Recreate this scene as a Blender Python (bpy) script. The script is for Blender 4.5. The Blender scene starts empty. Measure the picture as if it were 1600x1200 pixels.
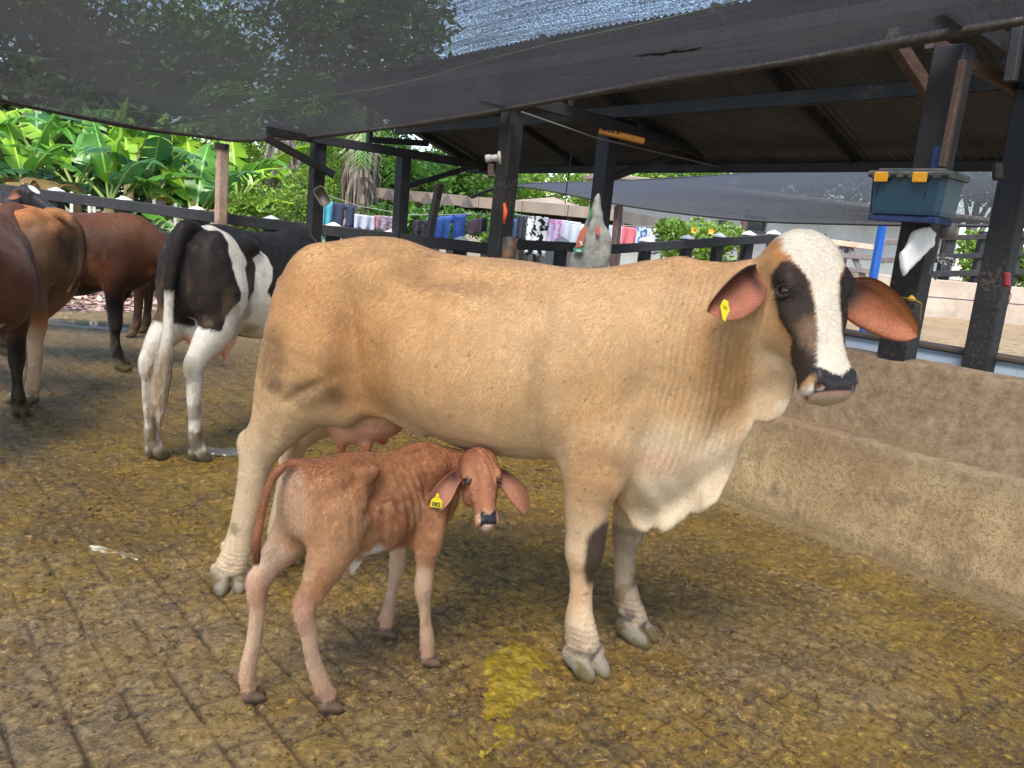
import bpy, bmesh, math, random
import numpy as np
from mathutils import Vector, Matrix

# ------------------------------------------------------------------ camera, sky, sun, exposure
SC = bpy.context.scene
COL = SC.collection
PITCH, ROLL, YAW, CAM_H = math.radians(10.8), math.radians(5.3), math.radians(41.0), 1.48
_f0 = Vector((math.sin(YAW), math.cos(YAW), 0)); _r0 = Vector((math.cos(YAW), -math.sin(YAW), 0)); _z = Vector((0, 0, 1))
C_FWD = _f0 * math.cos(PITCH) - _z * math.sin(PITCH)
_u0 = _f0 * math.sin(PITCH) + _z * math.cos(PITCH)
C_RIGHT = _r0 * math.cos(ROLL) + _u0 * math.sin(ROLL)
C_UP = _u0 * math.cos(ROLL) - _r0 * math.sin(ROLL)
C_POS = Vector((0, 0, CAM_H))
cd = bpy.data.cameras.new('camera'); cam = bpy.data.objects.new('camera', cd); COL.objects.link(cam)
_m = Matrix((C_RIGHT, C_UP, -C_FWD)).transposed().to_4x4(); _m.translation = C_POS
cam.matrix_world = _m
cd.sensor_width = 36.0; cd.lens = 36.0 * 1256.0 / 1600.0
cd.clip_start = 0.05; cd.clip_end = 1000
SC.camera = cam
SUN_EL, SUN_AZ = math.radians(58), math.radians(235)      # azimuth clockwise from +Y, direction the sun stands in
wd = bpy.data.worlds.new('World'); SC.world = wd; wd.use_nodes = True
_nt = wd.node_tree; _bg = _nt.nodes['Background']
_sky = _nt.nodes.new('ShaderNodeTexSky'); _sky.sky_type = 'NISHITA'; _sky.sun_disc = False
_sky.sun_elevation = SUN_EL; _sky.sun_rotation = SUN_AZ
_nt.links.new(_sky.outputs[0], _bg.inputs[0]); _bg.inputs[1].default_value = 0.15
sd = bpy.data.lights.new('sun', 'SUN'); sun = bpy.data.objects.new('sun', sd); COL.objects.link(sun)
sd.energy = 2.7; sd.angle = math.radians(24); sd.color = (1.0, 0.96, 0.89)
_sv = Vector((math.sin(SUN_AZ) * math.cos(SUN_EL), math.cos(SUN_AZ) * math.cos(SUN_EL), math.sin(SUN_EL)))
sun.rotation_euler = _sv.to_track_quat('Z', 'Y').to_euler()
SC.view_settings.view_transform = 'Standard'; SC.view_settings.look = 'None'
SC.view_settings.gamma = 1.0; SC.view_settings.use_curve_mapping = False
SC.view_settings.exposure = 1.52
SC.cycles.max_bounces = 8; SC.cycles.transparent_max_bounces = 24
SC.cycles.use_denoising = True
# ------------------------------------------------------------------ helpers
def lin(c):
    """sRGB 0-255 to linear"""
    return tuple((v / 255 / 12.92) if v / 255 <= 0.04045 else (((v / 255) + 0.055) / 1.055) ** 2.4 for v in c)

def at(u, v, dist):
    """a point of the yard: dist metres ahead of where the photographer stood"""
    return C_POS + C_FWD * dist + C_RIGHT * ((u - 800) / 1256.0 * dist) + C_UP * ((600 - v) / 1256.0 * dist)

def on_plane(u, v, axis, val):
    d = C_FWD + C_RIGHT * ((u - 800) / 1256.0) + C_UP * ((600 - v) / 1256.0)
    return C_POS + d * ((val - C_POS[axis]) / d[axis])

def tag(o, label=None, cat=None, group=None, kind=None):
    if label: o['label'] = label
    if cat: o['category'] = cat
    if group: o['group'] = group
    if kind: o['kind'] = kind
    return o

def empty(name, loc=(0, 0, 0), rz=0.0):
    o = bpy.data.objects.new(name, None); COL.objects.link(o)
    o.location = loc; o.rotation_euler = (0, 0, rz); o.empty_display_size = 0.1
    return o

def link(name, me, mat=None, parent=None, smooth=False):
    if mat is not None and len(me.materials) == 0: me.materials.append(mat)
    if smooth: me.polygons.foreach_set('use_smooth', [True] * len(me.polygons))
    o = bpy.data.objects.new(name, me); COL.objects.link(o)
    if parent is not None: o.parent = parent
    return o

def mesh(name, vs, fs, smooth=False):
    me = bpy.data.meshes.new(name)
    if isinstance(fs, np.ndarray):
        n, k = fs.shape
        me.vertices.add(len(vs)); me.vertices.foreach_set('co', np.asarray(vs, np.float32).ravel())
        me.loops.add(n * k); me.loops.foreach_set('vertex_index', fs.astype(np.int32).ravel())
        me.polygons.add(n); me.polygons.foreach_set('loop_start', np.arange(0, n * k, k, dtype=np.int32))
        me.polygons.foreach_set('loop_total', np.full(n, k, np.int32))
        me.update(calc_edges=True)
    else:
        me.from_pydata([tuple(v) for v in vs], [], fs); me.update()
    if smooth: me.polygons.foreach_set('use_smooth', [True] * len(me.polygons))
    return me

class MB:
    """collects simple solids; build() links them as one object"""
    def __init__(s): s.v = []; s.f = []
    def add(s, vs, fs):
        b = len(s.v); s.v += [tuple(v) for v in vs]; s.f += [tuple(i + b for i in f) for f in fs]; return s
    def box(s, c, d, ax=None, bev=0.0):
        """box with centre c, size d, axes ax (three vectors); bev chamfers the long edges"""
        ax = ax or (Vector((1, 0, 0)), Vector((0, 1, 0)), Vector((0, 0, 1))); c = Vector(c)
        h = [k / 2 for k in d]
        if bev <= 0:
            vs = [c + ax[0] * (h[0] * i) + ax[1] * (h[1] * j) + ax[2] * (h[2] * k) for i in (-1, 1) for j in (-1, 1) for k in (-1, 1)]
            return s.add(vs, [(0, 1, 3, 2), (4, 6, 7, 5), (0, 4, 5, 1), (2, 3, 7, 6), (0, 2, 6, 4), (1, 5, 7, 3)])
        b = min(bev, min(h) * 0.8); L = max(range(3), key=lambda i: d[i]); o = [i for i in range(3) if i != L]
        ring = []
        for si, sj in ((1, 1), (-1, 1), (-1, -1), (1, -1)):
            p = [(h[o[0]] * si, (h[o[1]] - b) * sj), ((h[o[0]] - b) * si, h[o[1]] * sj)]
            ring += p if si * sj > 0 else p[::-1]
        vs = []
        for e, sh in ((-1, b * 0.7), (-1, 0), (1, 0), (1, b * 0.7)):
            for (a, q) in ring:
                if (e, sh) in ((-1, b * 0.7), (1, b * 0.7)):
                    k = 0.86; t = h[L] * e
                else: k = 1; t = (h[L] - b * 0.7) * e
                vs.append(c + ax[o[0]] * (a * k) + ax[o[1]] * (q * k) + ax[L] * t)
        n = 8; fs = []
        for r in range(3):
            for i in range(n): fs.append((r * n + i, r * n + (i + 1) % n, (r + 1) * n + (i + 1) % n, (r + 1) * n + i))
        fs.append(tuple(range(n - 1, -1, -1))); fs.append(tuple(range(3 * n, 4 * n)))
        return s.add(vs, fs)
    def beam(s, a, b, w, t, up=(0, 0, 1), bev=0.006):
        """squared timber from a to b, w wide sideways, t along up"""
        a = Vector(a); b = Vector(b); z = (b - a); L = z.length; z.normalize(); u = Vector(up)
        if abs(u.dot(z)) > 0.98: u = Vector((1, 0, 0))
        x = u.cross(z).normalized(); y = z.cross(x)
        return s.box((a + b) / 2, (w, t, L), (x, y, z), bev)
    def tube(s, pts, r, n=8, cap=True):
        pts = [Vector(p) for p in pts]; rs = r if isinstance(r, (list, tuple)) else [r] * len(pts)
        vs = []; fs = []; ref = None
        for i, p in enumerate(pts):
            t = (pts[min(i + 1, len(pts) - 1)] - pts[max(i - 1, 0)]).normalized()
            if ref is None: ref = Vector((0, 0, 1)) if abs(t.z) < 0.9 else Vector((1, 0, 0))
            x = t.cross(ref).normalized(); ref = x.cross(t).normalized(); y = ref
            for k in range(n):
                a = 2 * math.pi * k / n; vs.append(p + (x * math.cos(a) + y * math.sin(a)) * rs[i])
        for i in range(len(pts) - 1):
            for k in range(n): fs.append((i * n + k, i * n + (k + 1) % n, (i + 1) * n + (k + 1) % n, (i + 1) * n + k))
        if cap: fs.append(tuple(range(n - 1, -1, -1))); fs.append(tuple(range((len(pts) - 1) * n, len(pts) * n)))
        return s.add(vs, fs)
    def grid(s, P, th=0.0, nrm=None):
        """sheet from rows of points"""
        R = len(P); K = len(P[0]); vs = [p for r in P for p in r]
        fs = [(i * K + j, i * K + j + 1, (i + 1) * K + j + 1, (i + 1) * K + j) for i in range(R - 1) for j in range(K - 1)]
        return s.add(vs, fs)
    def mesh(s, name, smooth=False):
        return mesh(name, s.v, s.f, smooth)
    def build(s, name, mat, parent=None, smooth=False):
        return link(name, s.mesh(name, smooth), mat, parent)

def bez(p0, p1, p2, n):
    return [p0 * ((1 - t) ** 2) + p1 * (2 * t * (1 - t)) + p2 * (t * t) for t in [i / n for i in range(n + 1)]]

# ---- numpy value noise
def _hash(ix, iy, iz, seed):
    h = (ix.astype(np.int64) * 374761393 + iy.astype(np.int64) * 668265263 + iz.astype(np.int64) * 2147483647 + seed * 1274126177) & 0x7fffffff
    h = ((h ^ (h >> 13)) * 1274126177) & 0x7fffffff
    h = ((h ^ (h >> 15)) * 668265263) & 0x7fffffff
    return ((h ^ (h >> 16)) & 0xffff) / 65535.0
def vnoise(x, y, z=0.0, seed=0):
    x = np.asarray(x, float); y = np.asarray(y, float); z = np.zeros_like(x) + z
    fx, fy, fz = np.floor(x), np.floor(y), np.floor(z); dx, dy, dz = x - fx, y - fy, z - fz
    dx = dx * dx * (3 - 2 * dx); dy = dy * dy * (3 - 2 * dy); dz = dz * dz * (3 - 2 * dz)
    r = 0
    for i in (0, 1):
        for j in (0, 1):
            for k in (0, 1):
                w = (dx if i else 1 - dx) * (dy if j else 1 - dy) * (dz if k else 1 - dz)
                r = r + w * _hash(fx + i, fy + j, fz + k, seed)
    return r
def fbm(x, y, z=0.0, seed=0, oct=4):
    a = 0.5; r = 0; t = 0
    for o in range(oct):
        r = r + a * vnoise(np.asarray(x) * 2 ** o + 17.3 * o, np.asarray(y) * 2 ** o + 5.1 * o, np.asarray(z) * 2 ** o, seed + o); t += a; a *= 0.5
    return r / t
def sstep(a, b, x):
    t = np.clip((x - a) / (b - a), 0, 1); return t * t * (3 - 2 * t)

# ---- signed fields on a graded grid, meshed with surface nets
def axis(lo, hi, h, fine=()):
    out = [lo]
    while out[-1] < hi:
        x = out[-1]; s = h
        for a, b, hf in fine:
            if a <= x < b: s = min(s, hf)
        out.append(x + s)
    return np.array(out, np.float32)

class Field:
    def __init__(s, xs, ys, zs):
        s.ax = (xs, ys, zs); s.F = np.full((len(xs), len(ys), len(zs)), 0.3, np.float32)
    def _sub(s, lo, hi, m):
        sl = []
        for a, l, h in zip(s.ax, lo, hi):
            i = int(np.searchsorted(a, l - m)); j = int(np.searchsorted(a, h + m)) + 1; sl.append(slice(max(i - 1, 0), min(j, len(a))))
        X = s.ax[0][sl[0]][:, None, None]; Y = s.ax[1][sl[1]][None, :, None]; Z = s.ax[2][sl[2]][None, None, :]
        return tuple(sl), X, Y, Z
    def _mix(s, sl, d, k, sub=False):
        F = s.F[sl]
        if F.size == 0: return
        d = d.astype(np.float32)
        if sub:
            h = np.clip(0.5 - 0.5 * (F + d) / k, 0, 1); s.F[sl] = F * (1 - h) + (-d) * h + k * h * (1 - h)
        else:
            h = np.clip(0.5 + 0.5 * (F - d) / k, 0, 1); s.F[sl] = F * (1 - h) + d * h - k * h * (1 - h)
    def ell(s, c, r, k=0.03, rot=None, sub=False):
        R = max(r); c = np.array(c, float)
        sl, X, Y, Z = s._sub(c - R, c + R, k + 0.03)
        x, y, z = X - c[0], Y - c[1], Z - c[2]
        if rot is not None:                                   # rows of rot are the ellipsoid's axes
            M = np.array(rot, float)
            x, y, z = (M[0, 0] * x + M[0, 1] * y + M[0, 2] * z), (M[1, 0] * x + M[1, 1] * y + M[1, 2] * z), (M[2, 0] * x + M[2, 1] * y + M[2, 2] * z)
        k0 = np.sqrt((x / r[0]) ** 2 + (y / r[1]) ** 2 + (z / r[2]) ** 2)
        k1 = np.sqrt((x / r[0] ** 2) ** 2 + (y / r[1] ** 2) ** 2 + (z / r[2] ** 2) ** 2) + 1e-6
        s._mix(sl, k0 * (k0 - 1) / k1, k, sub)
    def chain(s, pts, k=0.03, sy=1.0, n=4, sub=False):
        """tapered limb through (x,y,z,r) points; sy>1 makes it narrower sideways"""
        P = np.array(pts, float)
        if len(P) > 2 and n > 1:
            Q = []
            for i in range(len(P) - 1):
                p0, p1, p2, p3 = P[max(i - 1, 0)], P[i], P[i + 1], P[min(i + 2, len(P) - 1)]
                for j in range(n):
                    t = j / n; Q.append(0.5 * ((2 * p1) + (-p0 + p2) * t + (2 * p0 - 5 * p1 + 4 * p2 - p3) * t * t + (-p0 + 3 * p1 - 3 * p2 + p3) * t ** 3))
            Q.append(P[-1]); P = np.array(Q)
        R = P[:, 3].max(); sl, X, Y, Z = s._sub(P[:, :3].min(0) - R, P[:, :3].max(0) + R, k + 0.03)
        D = None
        for a, b in zip(P[:-1], P[1:]):
            ab = (b - a)[:3].copy(); ab[1] *= sy; L = float(ab @ ab) + 1e-9
            px, py, pz = X - a[0], (Y - a[1]) * sy, Z - a[2]
            t = np.clip((px * ab[0] + py * ab[1] + pz * ab[2]) / L, 0, 1)
            d = np.sqrt((px - ab[0] * t) ** 2 + (py - ab[1] * t) ** 2 + (pz - ab[2] * t) ** 2) - (a[3] + (b[3] - a[3]) * t)
            D = d if D is None else np.minimum(D, d)
        s._mix(sl, D, k, sub)
    def loft(s, tab, k=0.03, frame=None, lo=None, hi=None, et=2.2, eb=2.2, lean=None):
        """tab rows: t, top, bottom, half width, height of the widest place; frame=(origin, T, W, N)"""
        T = np.array(tab, float)
        if frame is None:
            mx = T[:, 3].max(); lo = (T[0, 0], -mx, T[:, 2].min()); hi = (T[-1, 0], mx, T[:, 1].max())
        sl, X, Y, Z = s._sub(np.array(lo), np.array(hi), k + 0.03)
        if frame is None: t, w, n = X, Y, Z
        else:
            o, A, B, N = [np.array(q, float) for q in frame]
            t = A[0] * (X - o[0]) + A[1] * (Y - o[1]) + A[2] * (Z - o[2])
            w = B[0] * (X - o[0]) + B[1] * (Y - o[1]) + B[2] * (Z - o[2])
            n = N[0] * (X - o[0]) + N[1] * (Y - o[1]) + N[2] * (Z - o[2])
        # smooth the table
        tt = np.linspace(T[0, 0], T[-1, 0], 160)
        cols = [catmull(T[:, 0], T[:, i], tt) for i in range(1, 5)]
        top, bot, wid, mid = [np.interp(t, tt, c) for c in cols]
        if lean is not None: w = w - np.interp(t, [q[0] for q in lean], [q[1] for q in lean])
        q = n - mid; hu = np.maximum(top - mid, 0.004); hd = np.maximum(mid - bot, 0.004); wid = np.maximum(wid, 0.004)
        h = np.where(q > 0, hu, hd); e = np.where(q > 0, et, eb)
        r = ((np.abs(w) / wid) ** e + (np.abs(q) / h) ** e) ** (1 / e)
        d = (r - 1) * np.minimum(wid, h)
        over = np.maximum(T[0, 0] - t, t - T[-1, 0])
        d = np.where(over > 0, np.sqrt(np.maximum(d, 0) ** 2 + over ** 2), d)
        s._mix(sl, d, k)
    def slab(s, poly, y0, th, k=0.03, rnd=0.01, warp=None):
        """rounded sheet standing in the x-z plane"""
        P = np.array(poly, float)
        sl, X, Y, Z = s._sub((P[:, 0].min(), y0 - th, P[:, 1].min()), (P[:, 0].max(), y0 + th, P[:, 1].max()), k + 0.03)
        x = X[:, :, 0]; z = Z[0]; x = X[:, 0, :]; z = Z[:, 0, :]
        x, z = np.broadcast_arrays(x, z); D = np.full(x.shape, 1e9); S = np.ones(x.shape)
        n = len(P)
        for i in range(n):
            a = P[i]; b = P[i - 1]; e = b - a; wx, wz = x - a[0], z - a[1]
            t = np.clip((wx * e[0] + wz * e[1]) / (e @ e), 0, 1); D = np.minimum(D, (wx - e[0] * t) ** 2 + (wz - e[1] * t) ** 2)
            c1 = z >= a[1]; c2 = z < b[1]; c3 = e[0] * wz > e[1] * wx
            S = np.where((c1 & c2 & c3) | (~c1 & ~c2 & ~c3), -S, S)
        d2 = (S * np.sqrt(D))[:, None, :] + rnd
        yy = Y - y0
        if warp is not None: yy = yy - warp(X, Z)
        q = np.abs(yy) - th + rnd
        d = np.sqrt(np.maximum(d2, 0) ** 2 + np.maximum(q, 0) ** 2) + np.minimum(np.maximum(d2, q), 0) - rnd
        s._mix(sl, d, k)
    def mesh(s):
        F = s.F; xs, ys, zs = s.ax
        S = F < 0
        c = np.zeros(tuple(n - 1 for n in F.shape), np.uint8)
        for i in (0, 1):
            for j in (0, 1):
                for kk in (0, 1):
                    c += S[i:F.shape[0] - 1 + i, j:F.shape[1] - 1 + j, kk:F.shape[2] - 1 + kk]
        I, J, K = np.nonzero((c > 0) & (c < 8))
        idx = np.full(c.shape, -1, np.int32); idx[I, J, K] = np.arange(len(I))
        cor = [(i, j, kk) for i in (0, 1) for j in (0, 1) for kk in (0, 1)]
        V = {q: F[I + q[0], J + q[1], K + q[2]] for q in cor}
        P = np.zeros((len(I), 3)); cnt = np.zeros(len(I))
        pos = [lambda i: xs[i], lambda j: ys[j], lambda kk: zs[kk]]
        for a in cor:
            for d in range(3):
                if a[d]: continue
                b = list(a); b[d] = 1; b = tuple(b); fa, fb = V[a], V[b]; m = (fa < 0) != (fb < 0)
                t = np.where(m, fa / np.where(m, fa - fb, 1), 0)
                pa = np.stack([xs[I + a[0]], ys[J + a[1]], zs[K + a[2]]], 1); pb = np.stack([xs[I + b[0]], ys[J + b[1]], zs[K + b[2]]], 1)
                P += np.where(m[:, None], pa + (pb - pa) * t[:, None], 0); cnt += m
        P /= cnt[:, None]
        Q = []
        for d in range(3):
            A = [slice(None)] * 3; B = [slice(None)] * 3; A[d] = slice(0, -1); B[d] = slice(1, None)
            sa, sb = S[tuple(A)], S[tuple(B)]
            o = [e for e in range(3) if e != d]
            ch = sa != sb
            inn = [slice(None)] * 3
            for e in o: inn[e] = slice(1, -1)
            ii = np.argwhere(ch[tuple(inn)])
            for e in o: ii[:, e] += 1
            e1, e2 = np.zeros(3, int), np.zeros(3, int); e1[o[0]] = 1; e2[o[1]] = 1
            q = np.stack([idx[tuple((ii - e1 - e2).T)], idx[tuple((ii - e2).T)], idx[tuple(ii.T)], idx[tuple((ii - e1).T)]], 1)
            flip = sa[tuple(ii.T)]
            if d == 1: flip = ~flip
            q[~flip] = q[~flip][:, ::-1]
            Q.append(q)
        Q = np.concatenate(Q); Q = Q[(Q >= 0).all(1)]
        return P, Q

def catmull(x, y, xi):
    """monotone-ish cubic through the table"""
    x = np.asarray(x, float); y = np.asarray(y, float)
    m = np.gradient(y, x); d = np.diff(y) / np.diff(x)
    for i in range(len(d)):
        if d[i] == 0: m[i] = m[i + 1] = 0
    k = np.clip(np.searchsorted(x, xi) - 1, 0, len(x) - 2); h = x[k + 1] - x[k]; t = (xi - x[k]) / h
    return (2 * t ** 3 - 3 * t ** 2 + 1) * y[k] + (t ** 3 - 2 * t ** 2 + t) * h * m[k] + (-2 * t ** 3 + 3 * t ** 2) * y[k + 1] + (t ** 3 - t ** 2) * h * m[k + 1]

def relax(P, Q, n=2, lam=0.5):
    E = np.concatenate([Q[:, [0, 1]], Q[:, [1, 2]], Q[:, [2, 3]], Q[:, [3, 0]]]); N = len(P)
    deg = np.bincount(E[:, 0], minlength=N) + np.bincount(E[:, 1], minlength=N)
    for _ in range(n):
        A = np.stack([np.bincount(E[:, 0], P[E[:, 1], i], N) + np.bincount(E[:, 1], P[E[:, 0], i], N) for i in range(3)], 1) / np.maximum(deg, 1)[:, None]
        P = P + lam * (A - P)
    return P

def vnormals(P, Q):
    n = np.cross(P[Q[:, 2]] - P[Q[:, 0]], P[Q[:, 3]] - P[Q[:, 1]]); N = np.zeros_like(P)
    for i in range(4):
        for a in range(3): N[:, a] += np.bincount(Q[:, i], n[:, a], len(P))
    return N / (np.linalg.norm(N, axis=1, keepdims=True) + 1e-12)

def set_color(me, col, name='Col'):
    a = me.attributes.new(name, 'FLOAT_COLOR', 'POINT'); c = np.ones((len(me.vertices), 4), np.float32); c[:, :3] = col
    a.data.foreach_set('color', c.ravel())
def set_float(me, v, name):
    a = me.attributes.new(name, 'FLOAT', 'POINT'); a.data.foreach_set('value', np.asarray(v, np.float32))
# ------------------------------------------------------------------ materials of the place
M = {}
class NT:
    """tiny node helper"""
    def __init__(s, name):
        s.m = bpy.data.materials.new(name); s.m.use_nodes = True; s.t = s.m.node_tree; s.N = s.t.nodes; s.b = s.N['Principled BSDF']; s.out = s.N['Material Output']
        s.co = s.N.new('ShaderNodeTexCoord').outputs['Object']
    def L(s, a, b): s.t.links.new(a, b)
    def map(s, sc=(1, 1, 1), rot=(0, 0, 0), src=None):
        n = s.N.new('ShaderNodeMapping'); n.inputs['Scale'].default_value = sc; n.inputs['Rotation'].default_value = rot; s.L(src or s.co, n.inputs[0]); return n.outputs[0]
    def noise(s, sc, det=4, ro=0.55, src=None, dist=0.0):
        n = s.N.new('ShaderNodeTexNoise'); n.inputs['Scale'].default_value = sc; n.inputs['Detail'].default_value = det; n.inputs['Roughness'].default_value = ro; n.inputs['Distortion'].default_value = dist
        s.L(src or s.co, n.inputs[0]); return n.outputs[0]
    def vor(s, sc, src=None, feat='F1', out=0):
        n = s.N.new('ShaderNodeTexVoronoi'); n.feature = feat; n.inputs['Scale'].default_value = sc; s.L(src or s.co, n.inputs[0]); return n.outputs[out]
    def rng(s, v, a, b, c=0.0, d=1.0, smooth=False):
        n = s.N.new('ShaderNodeMapRange'); n.inputs[1].default_value = a; n.inputs[2].default_value = b; n.inputs[3].default_value = c; n.inputs[4].default_value = d
        if smooth: n.interpolation_type = 'SMOOTHSTEP'
        s.L(v, n.inputs[0]); return n.outputs[0]
    def math(s, op, a, b=None):
        n = s.N.new('ShaderNodeMath'); n.operation = op
        for i, v in enumerate((a, b)):
            if v is None: continue
            if isinstance(v, (int, float)): n.inputs[i].default_value = v
            else: s.L(v, n.inputs[i])
        return n.outputs[0]
    def mix(s, f, a, b):
        n = s.N.new('ShaderNodeMix'); n.data_type = 'RGBA'
        if isinstance(f, (int, float)): n.inputs[0].default_value = f
        else: s.L(f, n.inputs[0])
        for i, v in ((6, a), (7, b)):
            if isinstance(v, tuple): n.inputs[i].default_value = (*v[:3], 1)
            else: s.L(v, n.inputs[i])
        return n.outputs[2]
    def attr(s, name, col=False):
        n = s.N.new('ShaderNodeAttribute'); n.attribute_name = name; return n.outputs['Color' if col else 'Fac']
    def bump(s, h, st=0.5, d=0.01, nrm=None):
        n = s.N.new('ShaderNodeBump'); n.inputs['Strength'].default_value = st; n.inputs['Distance'].default_value = d; s.L(h, n.inputs['Height'])
        if nrm is not None: s.L(nrm, n.inputs['Normal'])
        return n.outputs[0]
    def sep(s, src=None):
        n = s.N.new('ShaderNodeSeparateXYZ'); s.L(src or s.co, n.inputs[0]); return n.outputs
    def col(s, c):
        if isinstance(c, tuple): s.b.inputs['Base Color'].default_value = (*c[:3], 1)
        else: s.L(c, s.b.inputs['Base Color'])
    def rough(s, r):
        if isinstance(r, (int, float)): s.b.inputs['Roughness'].default_value = r
        else: s.L(r, s.b.inputs['Roughness'])
    def nrm(s, n): s.L(n, s.b.inputs['Normal'])

def m_floor():
    g = NT('dung_covered_paving')
    wp = g.map((1, 1, 1)); hN = g.noise(34, 7, 0.72, None, 0.6); hM = g.noise(11, 5, 0.65, None, 0.8); a = g.noise(1.7, 5, 0.6); b = g.noise(5.5, 5, 0.6)
    st = g.map((46, 120, 60), (0, 0, 0.5)); c = g.noise(1.0, 5, 0.7, st); c2 = g.noise(1.0, 4, 0.7, g.map((110, 40, 60), (0, 0, -0.35)))
    base = g.mix(g.rng(a, 0.38, 0.62), lin((120, 90, 32)), lin((158, 122, 42)))
    base = g.mix(g.rng(b, 0.46, 0.62, 0, 0.6), base, lin((104, 86, 58)))
    base = g.mix(g.rng(g.noise(2.6, 4, 0.6), 0.55, 0.68, 0, 0.7), base, lin((150, 120, 34)))
    base = g.mix(g.rng(hM, 0.44, 0.34, 0, 0.75), base, lin((60, 46, 26)))
    base = g.mix(g.rng(hN, 0.47, 0.36, 0, 0.9), base, lin((46, 34, 20)))  # crevices of the relief darkened, shading put into the dung colour
    base = g.mix(g.rng(hN, 0.55, 0.64, 0, 0.85), base, lin((208, 164, 66)))  # golden highlight painted on the lump tops
    base = g.mix(g.rng(c, 0.57, 0.66, 0, 0.5), base, lin((204, 162, 66)))
    base = g.mix(g.rng(c2, 0.60, 0.69, 0, 0.45), base, lin((176, 150, 118)))
    f = g.noise(75, 3, 0.6); base = g.mix(g.rng(f, 0.66, 0.71, 0, 0.9), base, lin((232, 198, 128)))
    pd = g.attr('pale'); base = g.mix(g.math('MULTIPLY', pd, g.rng(hN, 0.40, 0.55, 0.1, 1)), base, lin((172, 148, 118)))
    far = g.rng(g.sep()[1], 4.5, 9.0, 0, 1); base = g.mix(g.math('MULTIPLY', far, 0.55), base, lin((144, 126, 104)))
    grv = g.attr('groove'); base = g.mix(g.math('MULTIPLY', grv, 0.6), base, lin((56, 48, 42)))
    g.col(base)
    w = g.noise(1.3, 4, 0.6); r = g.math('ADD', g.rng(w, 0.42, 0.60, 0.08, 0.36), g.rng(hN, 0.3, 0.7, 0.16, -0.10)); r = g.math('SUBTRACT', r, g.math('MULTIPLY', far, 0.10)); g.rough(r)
    g.b.inputs['Specular IOR Level'].default_value = 0.7
    n1 = g.bump(hM, 1.0, 0.035); n2 = g.bump(hN, 1.0, 0.022, n1); g.nrm(g.bump(c, 0.7, 0.006, n2))
    return g.m

def m_concrete():
    g = NT('stained_trough_concrete')
    z = g.sep()[2]; a = g.noise(3.0, 6, 0.62); b = g.noise(44, 7, 0.78); c = g.noise(120, 4, 0.7); st = g.map((16, 16, 7.0)); d = g.noise(1.0, 5, 0.6, st)
    base = g.mix(g.rng(a, 0.32, 0.68), lin((180, 144, 100)), lin((228, 198, 148)))
    base = g.mix(g.rng(b, 0.48, 0.66, 0, 0.75), base, lin((132, 100, 66)))
    base = g.mix(g.rng(c, 0.52, 0.66, 0, 0.75), base, lin((104, 78, 54)))
    base = g.mix(g.rng(g.noise(5, 5, 0.7), 0.52, 0.68, 0, 0.65), base, lin((132, 104, 78)))
    base = g.mix(g.rng(z, 0.40, 0.60, 0, 0.75), base, g.mix(g.rng(g.noise(15, 7, 0.78), 0.38, 0.62), lin((126, 98, 72)), lin((184, 158, 128))))
    base = g.mix(g.math('MULTIPLY', g.rng(z, 0.10, 0.0, 0, 1), g.rng(b, 0.3, 0.6, 0.4, 1)), base, lin((122, 100, 62)))
    g.col(base); g.rough(g.rng(a, 0.3, 0.7, 0.55, 0.9)); g.nrm(g.bump(c, 0.8, 0.008, g.bump(b, 0.9, 0.02, g.bump(a, 0.5, 0.03)))); return g.m

def m_wood(name, col, worn, amt=0.62, rough=0.7):
    g = NT(name); st = g.map((3, 3, 3)); a = g.noise(7, 6, 0.7); b = g.noise(38, 5, 0.7); c = g.noise(2.2, 4, 0.6)
    base = g.mix(g.rng(a, 0.35, 0.7), tuple(col), tuple(k * 1.9 + 0.004 for k in col))
    base = g.mix(g.rng(g.math('ADD', g.math('MULTIPLY', b, 0.6), g.math('MULTIPLY', c, 0.4)), amt - 0.05, amt + 0.03, 0, 0.8), base, tuple(worn))
    g.col(base); g.rough(rough); g.nrm(g.bump(b, 0.4, 0.004)); return g.m

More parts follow.
